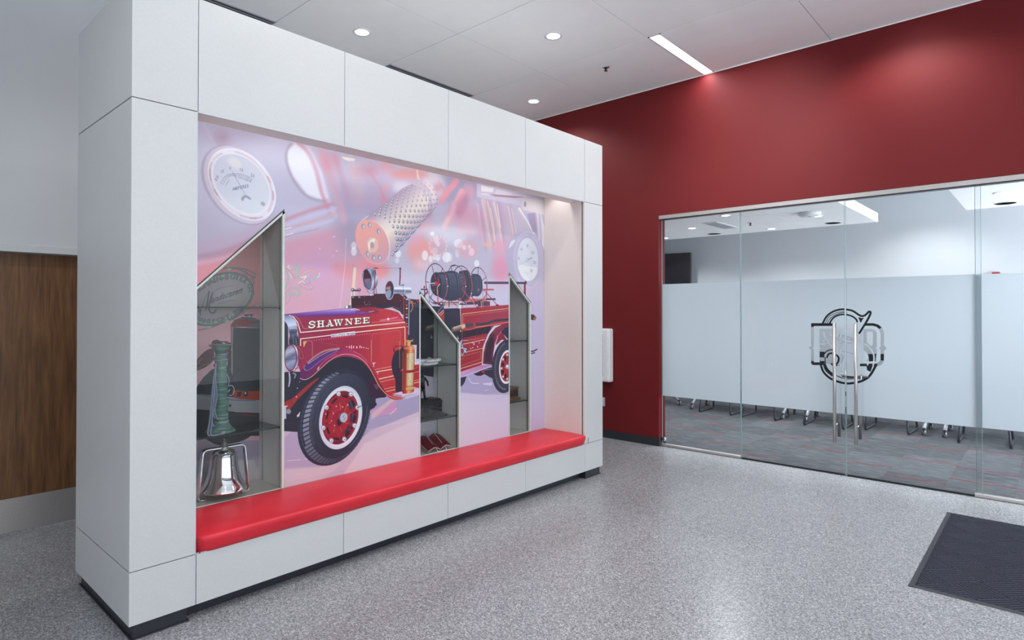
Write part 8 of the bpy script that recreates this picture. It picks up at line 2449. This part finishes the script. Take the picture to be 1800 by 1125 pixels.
# ================================================================== BENCH CUSHION
cu = thing('bench_cushion', (-3.6, 3.09, ZSEAT - .094), 'long red vinyl bench cushion along the foot of the mural', 'cushion')
ya, yb, xa, xb, za, zb = YJ[1] + .006, YJ[5] + .022, XM + .002, XF + .028, ZSEAT - .094, ZSEAT
s = MB(); NY = 90
prof = [(0, 0), (0, .5), (0, .92), (.012, 1.0), (.12, 1.03), (.4, 1.06), (.7, 1.04), (.90, 1.0), (.965, .975), (.992, .93), (1.0, .86), (.99, .55), (.968, .2), (.955, 0)]
for j in range(NY + 1):
    y = ya + (yb - ya) * j / NY; e = min(j, NY - j)
    sq = {0: .93, 1: .985}.get(e, 1.0); pz = {0: .90, 1: .97}.get(e, 1.0)
    for q, (px_, pz_) in enumerate(prof):
        # cushion is notched round the far pillar so it only overlaps in front of it
        x = xa + (xb - xa) * (px_ if q < 6 else px_ * (sq if e < 2 else 1)); 
        if y > YJ[5] - .008 and x < XF: yy = YJ[5] - .008
        else: yy = y
        puck = .0018 * math.sin(y * 61) * math.sin(y * 17) if 7 < q < 12 else 0
        s.v.append((x + puck, yy, za + (zb - za) * pz_ * (pz if q > 3 else 1)))
K = len(prof)
for j in range(NY):
    for q in range(K - 1): s.f.append((j * K + q, (j + 1) * K + q, (j + 1) * K + q + 1, j * K + q + 1)); s.sm.append(True)
    s.f.append((j * K, j * K + K - 1, (j + 1) * K + K - 1, (j + 1) * K)); s.sm.append(False)
s.f.append(tuple(range(K))); s.sm.append(False); s.f.append(tuple(range(NY * K + K - 1, NY * K - 1, -1))); s.sm.append(False)
s.build('cover', M['vinyl'], cu)
M['seam'] = plain('dark_red_seam', (150, 20, 36), .5)
MB().tube([(xb - .004, ya + .004, za + .008), (xb - .001, ya + .003, zb - .035), (xb - .02, ya + .004, zb - .01)], .0025, 6).build('corner_seam', M['seam'], cu)
MB().tube([(xb - .003, yb - .004, za + .008), (xb - .001, yb - .003, zb - .03)], .0025, 6).build('corner_seam', M['seam'], cu)

# ================================================================== THINGS IN THE CASES
# chrome bell on its bracket
bl = thing('bell', (-3.985, 1.70, ZSEAT), 'polished chrome bell hanging in a steel yoke on the case floor', 'bell')
c0 = (-3.985, 1.70, 0)
pr = [(.132, .478), (.142, .482), (.140, .490), (.128, .510), (.108, .545), (.094, .59), (.086, .64), (.082, .69), (.076, .715), (.058, .732), (.03, .742), (.001, .744)]
MB().lathe(pr, c0, 48).lathe([(.132, .478), (.115, .505), (.09, .56), (.076, .64), (.06, .70), (.001, .715)], c0, 48).build('bell_body', M['chrome'], bl)
MB().lathe([(.03, .742), (.034, .748), (.03, .756), (.022, .758), (.022, .776), (.018, .778), (.018, .788), (.012, .790), (.012, .806), (.007, .811), (.001, .812)], c0, 6).lathe([(.045, .740), (.045, .7455), (.001, .7456)], c0, 24).build('top_nut', M['steel'], bl)
y = MB(); pth = fillet([(-3.985, 1.70 + .115, .441), (-3.985, 1.70 + .162, .441), (-3.985, 1.70 + .132, .752), (-3.985, 1.70 - .132, .752), (-3.985, 1.70 - .162, .441), (-3.985, 1.70 - .115, .441)], .03, 5)
y.v = []; n = len(pth)
for i, p in enumerate(pth):
    t_ = (pth[min(i + 1, n - 1)] - pth[max(i - 1, 0)]).normalized(); nn = Vector((1, 0, 0)).cross(t_)
    for a, b in ((-.019, -.004), (.019, -.004), (.019, .004), (-.019, .004)): y.v.append(tuple(p + Vector((a, 0, 0)) + nn * b))
for i in range(n - 1):
    for k in range(4): y.f.append((i * 4 + k, i * 4 + (k + 1) % 4, i * 4 + 4 + (k + 1) % 4, i * 4 + 4 + k)); y.sm.append(False)
y.f += [(0, 1, 2, 3), (n * 4 - 1, n * 4 - 2, n * 4 - 3, n * 4 - 4)]; y.sm += [False] * 2
y.build('yoke', M['chrome'], bl, bevel=.0015)
MB().tube([(-3.985, 1.70, .70), (-3.985, 1.705, .50)], .006, 8).ball((-3.985, 1.705, .482), .022, 14, (1, 1, .75)).ball((-3.985, 1.712, .456), .009, 10).build('clapper', M['brass'], bl)
# sea-green glass trumpet
gv = thing('glass_speaking_trumpet', (-4.0, 1.685, .848), 'tall sea-green ribbed glass trumpet standing on the middle glass shelf', 'glass ornament')
pr = [(.001, .0002), (.086, .0), (.09, .006), (.082, .018), (.064, .036), (.052, .06), (.047, .09)] + [(.047 - .015 * k / 20 + (.0012 if k % 2 else 0), .09 + .42 * k / 20) for k in range(21)] + [(.031, .52), (.038, .535), (.060, .556), (.066, .566)]
MB().lathe(pr, (-4.0, 1.685, .8485), 36, None, lambda k, z: (.13 * math.sin(k * PI / 3) if z > .55 else (.05 * math.sin(k * PI / 3 + 1) if z < .02 else .012 * math.sin(z * 700)))).build('trumpet', M['green_glass'], gv)
MB().lathe([(.031, .51), (.03, .5), (.036, .53), (.057, .553), (.062, .5655), (.066, .5665)], (-4.0, 1.685, .8485), 36, None, lambda k, z: .13 * math.sin(k * PI / 3) if z > .55 else 0).build('flared_rim', M['green_glass'], gv)
# cord
cb = thing('cord', (-3.96, 1.62, .848), 'grey-blue twisted cord looped around the neck of the green glass trumpet', 'cord')
def sp(pts, n=6):
    P = [Vector(p) for p in pts]; o = []
    for i in range(len(P) - 1):
        a, b, c, d = P[max(0, i - 1)], P[i], P[i + 1], P[min(len(P) - 1, i + 2)]
        for k in range(n):
            t = k / n; o.append(.5 * ((2 * b) + (c - a) * t + (2 * a - 5 * b + 4 * c - d) * t * t + (3 * b - a - 3 * c + d) * t ** 3))
    return o + [P[-1]]
r_ = .038; loops = [(-4.0 + r_ * math.cos(q), 1.685 + r_ * math.sin(q), 1.352 - .006 * q + .01 * math.sin(q)) for q in np.linspace(-.6, 2 * PI * 2 - 1.2, 44)]
MB().tube(loops + [(-3.97, 1.635, 1.28)], .0058, 8).build('neck_loop', M['cord'], cb)
for k, (dx, y1, zl_) in enumerate(((0.0, 1.628, .95), (.006, 1.640, .945), (.012, 1.618, .90))):
    MB().tube(sp([(-3.965 + dx, 1.642 - .004 * k, 1.30), (-3.955 + dx, 1.628, 1.20), (-3.95 + dx, 1.615 + .01 * k, 1.08), (-3.945 + dx, y1 - .015, zl_ + .05), (-3.945 + dx, y1, zl_)]), .0052, 8).build('strand', M['cord'], cb)
MB().tube(sp([(-3.955, 1.63, 1.26), (-3.945, 1.608, 1.10), (-3.925, 1.588, .95), (-3.915, 1.572, .88), (-3.91, 1.575, .856), (-3.905, 1.60, .855), (-3.905, 1.64, .8545), (-3.908, 1.655, .855)]), .0056, 8).build('strand', M['cord'], cb)
MB().tube(sp([(-3.953, 1.634, 1.24), (-3.935, 1.612, 1.06), (-3.918, 1.597, .93), (-3.908, 1.585, .875), (-3.899, 1.59, .855), (-3.898, 1.63, .8545)]), .0056, 8).build('strand', M['cord'], cb)
k_ = MB(); 
for q in range(7): k_.ball((-3.905 + .008 * math.cos(q * 2.4), 1.662 + .012 * math.sin(q * 1.9), .858 + .004 * (q % 3)), .008, 8)
k_.build('knot', M['crystal'], cb)
for z, yy in ((1.285, 1.640), (.94, 1.64)):
    MB().tube([(-3.955 + .010 * math.cos(q), yy + .008, z + .013 * math.sin(q)) for q in np.linspace(0, 2 * PI, 17)[:-1]], .0025, 6, closed=True).build('ring', M['brass'], cb)
# middle case: gloves, crystal knob, bronze, book
z = 1.1662
gl = thing('cotton_gloves', (-4.0, 3.43, z), 'pair of folded white cotton gloves on the upper shelf of the middle case', 'gloves')
def glove(dy, dz, seed, nm):
    random.seed(seed); s = MB()
    s.ball((-3.99, 3.34 + dy, z + .016 + dz), .05, 14, (.9, 1.5, .30))
    s.ball((-3.99, 3.28 + dy, z + .017 + dz), .046, 12, (.8, .8, .34))
    for q in range(4):
        x = -4.03 + q * .026; s.tube([(x, 3.38 + dy, z + .014 + dz), (x + .002, 3.46 + dy + .01 * (q % 2), z + .012 + dz), (x + .004, 3.53 + dy - .02 * abs(q - 1.5), z + .016 + dz + .006 * (q == 2))], [.013, .012, .008], 8)
    s.tube([(-3.95, 3.33 + dy, z + .014 + dz), (-3.925, 3.38 + dy, z + .013 + dz), (-3.92, 3.42 + dy, z + .013 + dz)], [.014, .012, .008], 8)
    s.build(nm, M['cotton'], gl)
glove(0, 0, 1, 'lower_glove'); glove(.035, .026, 2, 'upper_glove')
kb = thing('crystal_knob', (-4.13, 3.56, z), 'small clear crystal knob behind the white gloves', 'crystal knob')
MB().lathe([(.012, 0), (.012, .010), (.006, .016), (.006, .022), (.018, .034), (.020, .044), (.012, .054), (.001, .058)], (-4.13, 3.56, z), 8).build('knob', M['crystal'], kb); MB().lathe([(.014, .0), (.014, .004), (.001, .004)], (-4.13, 3.56, z), 16).build('base', M['steel'], kb)
z = .7162
br = thing('bronze_statue', (-4.03, 3.42, z), 'dark bronze figure on a carved stepped base on the lower shelf of the middle case', 'statue')
b_ = MB().box((-4.12, 3.25, z), (-3.93, 3.60, z + .02)).box((-4.10, 3.27, z + .02), (-3.95, 3.58, z + .035)).box((-4.09, 3.28, z + .035), (-3.96, 3.565, z + .125)).box((-4.10, 3.27, z + .125), (-3.95, 3.56, z + .145)).box((-4.09, 3.28, z + .145), (-3.96, 3.55, z + .158))
for q in range(9): b_.ball((-3.956, 3.30 + .03 * q, z + .08 + .02 * math.sin(q * 2)), .014, 8, (.5, 1, 1))
b_.build('carved_base', M['bronze'], br, bevel=.004)
bx((-3.96, 3.40, z + .05), (-3.955, 3.455, z + .105)).build('plaque', M['dark_steel'], br)
bm_v = [(0, 0, .0), (0, 0, .06)]
zz = z + .158
f_ = MB()
f_.tube([(-4.02, 3.36, zz), (-4.02, 3.365, zz + .05), (-4.02, 3.38, zz + .105)], [.010, .011, .017], 10)
f_.tube([(-4.02, 3.42, zz), (-4.025, 3.415, zz + .05), (-4.02, 3.40, zz + .105)], [.010, .011, .017], 10)
f_.tube([(-4.02, 3.39, zz + .095), (-4.02, 3.388, zz + .14), (-4.02, 3.385, zz + .185), (-4.02, 3.385, zz + .205)], [.024, .021, .028, .012], 12)
f_.tube([(-4.02, 3.412, zz + .185), (-4.00, 3.43, zz + .15), (-3.985, 3.425, zz + .115)], [.011, .009, .007], 8).tube([(-4.02, 3.36, zz + .185), (-4.01, 3.335, zz + .155), (-3.99, 3.33, zz + .12)], [.011, .009, .007], 8)
f_.ball((-4.02, 3.385, zz + .222), .017, 12, (1, .9, 1.15)).lathe([(.028, .226), (.020, .234), (.014, .246), (.001, .250)], (-4.022, 3.385, zz), 14)
for (a, b) in (((-4.02, 3.36, zz), (-3.995, 3.362, zz)), ((-4.02, 3.42, zz), (-3.992, 3.425, zz))): f_.tube([a, b], .009, 8)
f_.build('figure', M['bronze'], br)
z = ZSEAT
bk = thing('open_book', (-3.98, 3.48, z), 'open dark red book resting on a wire stand on the floor of the middle case', 'book')
def leafset(sgn, name, mat, off, t0):
    s = MB(); n = 10; pr = []
    for i in range(n + 1):
        u = i / n; yy = 3.49 + sgn * (.002 + .135 * u); zz_ = .040 + off + .034 * math.sin(min(1, u * 1.5) * PI * .55) - .030 * u * u
        pr.append((yy, zz_))
    top = [(yy, z + q + t0) for yy, q in pr]; bot = [(yy, z + q) for yy, q in reversed(pr)]
    vs = []
    for xx, lift in ((-3.90, -.032), (-4.06, .045)): vs += [(xx, a, b + lift) for a, b in top + bot]
    m = len(top + bot); fs = [tuple(range(m)), tuple(range(2 * m - 1, m - 1, -1))] + [(i, (i + 1) % m, (i + 1) % m + m, i + m) for i in range(m)]
    s.add(vs, fs); return s.build(name, mat, bk)
for sg in (-1, 1): leafset(sg, 'cover', M['book_red'], -.004, .004); leafset(sg, 'page_block', M['paper'], .0, .006); leafset(sg, 'endpaper', M['book_red'], .0062, .0012)
st = thing('wire_book_stand', (-3.98, 3.48, z), 'thin white wire stand holding the open red book', 'book stand')
MB().tube(fillet([(-4.10, 3.46, z + .003), (-4.10, 3.46, z + .15), (-4.10, 3.56, z + .155), (-4.10, 3.56, z + .003)], .012), .0022, 6).build('back_wire', M['white_metal'], st)
MB().tube(fillet([(-4.06, 3.44, z + .14), (-3.89, 3.44, z + .022), (-3.875, 3.44, z + .003), (-3.875, 3.54, z + .003), (-3.89, 3.54, z + .022), (-4.06, 3.54, z + .14)], .01), .0022, 6).build('front_wire', M['white_metal'], st)
# right case: wooden box
z = .7482
wb = thing('wooden_box', (-4.03, 4.50, z), 'small brown wooden box with framed dark panel on the lower shelf of the right case', 'box')
bx((-4.11, 4.36, z), (-3.97, 4.625, z + .022)).build('base_moulding', M['wood_box'], wb, bevel=.006)
bx((-4.10, 4.37, z + .022), (-3.985, 4.605, z + .112)).build('body', M['wood_box'], wb, bevel=.004)
bx((-4.105, 4.365, z + .112), (-3.975, 4.61, z + .126)).build('lid', M['wood_box'], wb, bevel=.005)
bx((-3.986, 4.385, z + .034), (-3.981, 4.59, z + .102)).build('dark_panel', M['black'], wb)
MB().box((-3.982, 4.38, z + .03), (-3.978, 4.595, z + .035)).box((-3.982, 4.38, z + .101), (-3.978, 4.595, z + .106)).box((-3.982, 4.59, z + .035), (-3.978, 4.595, z + .101)).box((-3.982, 4.38, z + .035), (-3.978, 4.385, z + .101)).build('panel_frame', M['brass'], wb)
cdx = thing('paper_card', (-3.95, 4.40, 1.3402), 'small white card on the upper shelf of the right case', 'card')
MB().prism([(-3.97, 1.3402), (-3.95, 1.3402), (-3.96, 1.375)], 1, 4.345, 4.385).build('folded_card', M['paper'], cdx); bx((-3.951, 4.35, 1.349), (-3.950, 4.38, 1.352)).build('print', M['book_red'], cdx)

# ================================================================== WALL CABINET, OUTLET
wc = thing('wall_cabinet', (-4.37, YW, 1.06), 'white wall cabinet with rounded edges on the red wall beside the display wall', 'cabinet')
def rrect(x0, x1, z0, z1, r, n=5):
    o = []
    for cx, cz, a in ((x1 - r, z1 - r, 0), (x0 + r, z1 - r, 90), (x0 + r, z0 + r, 180), (x1 - r, z0 + r, 270)):
        o += [(cx + r * math.cos(math.radians(a + 90 * i / n)), cz + r * math.sin(math.radians(a + 90 * i / n))) for i in range(n + 1)]
    return o
MB().prism(rrect(-4.60, -4.185, .725, 1.405, .02), 1, YW - .085, YW).build('housing', M['white_metal'], wc, bevel=.012)
s = MB(); o1, i1 = rrect(-4.585, -4.21, .74, 1.39, .016), rrect(-4.52, -4.285, .80, 1.33, .008)
n = len(o1); vs = [(a, YW - .096, b) for a, b in o1] + [(a, YW - .096, b) for a, b in i1] + [(a, YW - .084, b) for a, b in o1] + [(a, YW - .084, b) for a, b in i1]
fs = []
for i in range(n):
    j = (i + 1) % n; fs += [(i, j, j + n, i + n), (i, j, j + 2 * n, i + 2 * n), (i + n, j + n, j + 3 * n, i + 3 * n)]
s.add(vs, fs).build('door_frame', M['white_metal'], wc, bevel=.003)
bx((-4.53, YW - .088, .79), (-4.275, YW - .0855, 1.34)).build('window_pane', M['tv'], wc)
MB().lathe([(.001, -.012), (.012, -.012), (.014, 0), (.001, 0)], (-4.565, YW - .1, 1.06), 16, Matrix.Rotation(PI / 2, 3, 'X')).build('latch', M['steel'], wc)
ou = thing('wall_outlet', (-4.34, YW, .46), 'small grey wall plate low on the red wall beside the display wall', 'wall outlet')
bx((-4.385, YW - .007, .40), (-4.31, YW, .515)).build('plate', M['edge'], ou, bevel=.003)
for zz in (.43, .47): bx((-4.365, YW - .009, zz), (-4.33, YW - .007, zz + .026)).build('socket', M['white_metal'], ou)

# ================================================================== ENTRANCE MAT
X0m, X1m, Y0m, Y1m = -.655, .56, 4.283, 6.055
mt = thing('entrance_mat', ((X0m + X1m) / 2, (Y0m + Y1m) / 2, 0), 'charcoal entrance mat with diagonal basket-weave ribs and rubber border', 'mat')
s = MB(); b_ = .03
s.prism([(X0m, 0), (X0m + .004, .004), (X0m + b_, .0065), (X0m + b_, 0)], 1, Y0m, Y1m); s.prism([(X1m, 0), (X1m - .004, .004), (X1m - b_, .0065), (X1m - b_, 0)], 1, Y0m, Y1m)
s.prism([(Y0m, 0), (Y0m + .004, .004), (Y0m + b_, .0065), (Y0m + b_, 0)], 0, X0m, X1m); s.prism([(Y1m, 0), (Y1m - .004, .004), (Y1m - .012, .0065), (Y1m - .012, 0)], 0, X0m, X1m)
s.build('rubber_border', M['mat_rubber'], mt)
bx((X0m + b_, Y0m + b_, 0), (X1m - b_, Y1m - .012, .0025)).build('backing', M['mat_backing'], mt)
s = MB(); cs = .2; nr = 8; R45 = math.radians(45)
xa, xb, ya, yb = X0m + b_, X1m - b_, Y0m + b_, Y1m - .012
def clip_seg(p, q):
    t0, t1 = 0.0, 1.0; d = (q[0] - p[0], q[1] - p[1])
    for k, (lo, hi) in enumerate(((xa, xb), (ya, yb))):
        if abs(d[k]) < 1e-9:
            if not lo <= p[k] <= hi: return None
        else:
            a, b = sorted(((lo - p[k]) / d[k], (hi - p[k]) / d[k])); t0, t1 = max(t0, a), min(t1, b)
    return None if t1 - t0 < .04 else ((p[0] + d[0] * t0, p[1] + d[1] * t0), (p[0] + d[0] * t1, p[1] + d[1] * t1))
ca, sa = math.cos(R45), math.sin(R45)
for i in range(-14, 15):
    for j in range(-14, 15):
        for r in range(nr):
            o_ = (r + .5) / nr * cs
            if (i + j) % 2: a, b = (i * cs, j * cs + o_), ((i + 1) * cs, j * cs + o_)
            else: a, b = (i * cs + o_, j * cs), (i * cs + o_, (j + 1) * cs)
            W = lambda p: (X0m + .03 + p[0] * ca - p[1] * sa, Y0m + .9 + p[0] * sa + p[1] * ca)
            g_ = clip_seg(W(a), W(b))
            if not g_: continue
            (px0, py0), (px1, py1) = g_; L = math.hypot(px1 - px0, py1 - py0); ux, uy = (px1 - px0) / L, (py1 - py0) / L; hw = cs / nr * .29
            nx_, ny_ = -uy * hw, ux * hw; top = .0075
            s.add([(px0 + nx_, py0 + ny_, .0025), (px0 - nx_, py0 - ny_, .0035), (px1 - nx_, py1 - ny_, .0035), (px1 + nx_, py1 + ny_, .0035), (px0 + nx_ * .55, py0 + ny_ * .55, top), (px0 - nx_ * .55, py0 - ny_ * .55, top), (px1 - nx_ * .55, py1 - ny_ * .55, top), (px1 + nx_ * .55, py1 + ny_ * .55, top)],
                  [(4, 5, 6, 7), (0, 1, 5, 4), (1, 2, 6, 5), (2, 3, 7, 6), (3, 0, 4, 7)])
s.build('ribbed_pile', M['mat_pile'], mt, kind='stuff', fix=False)
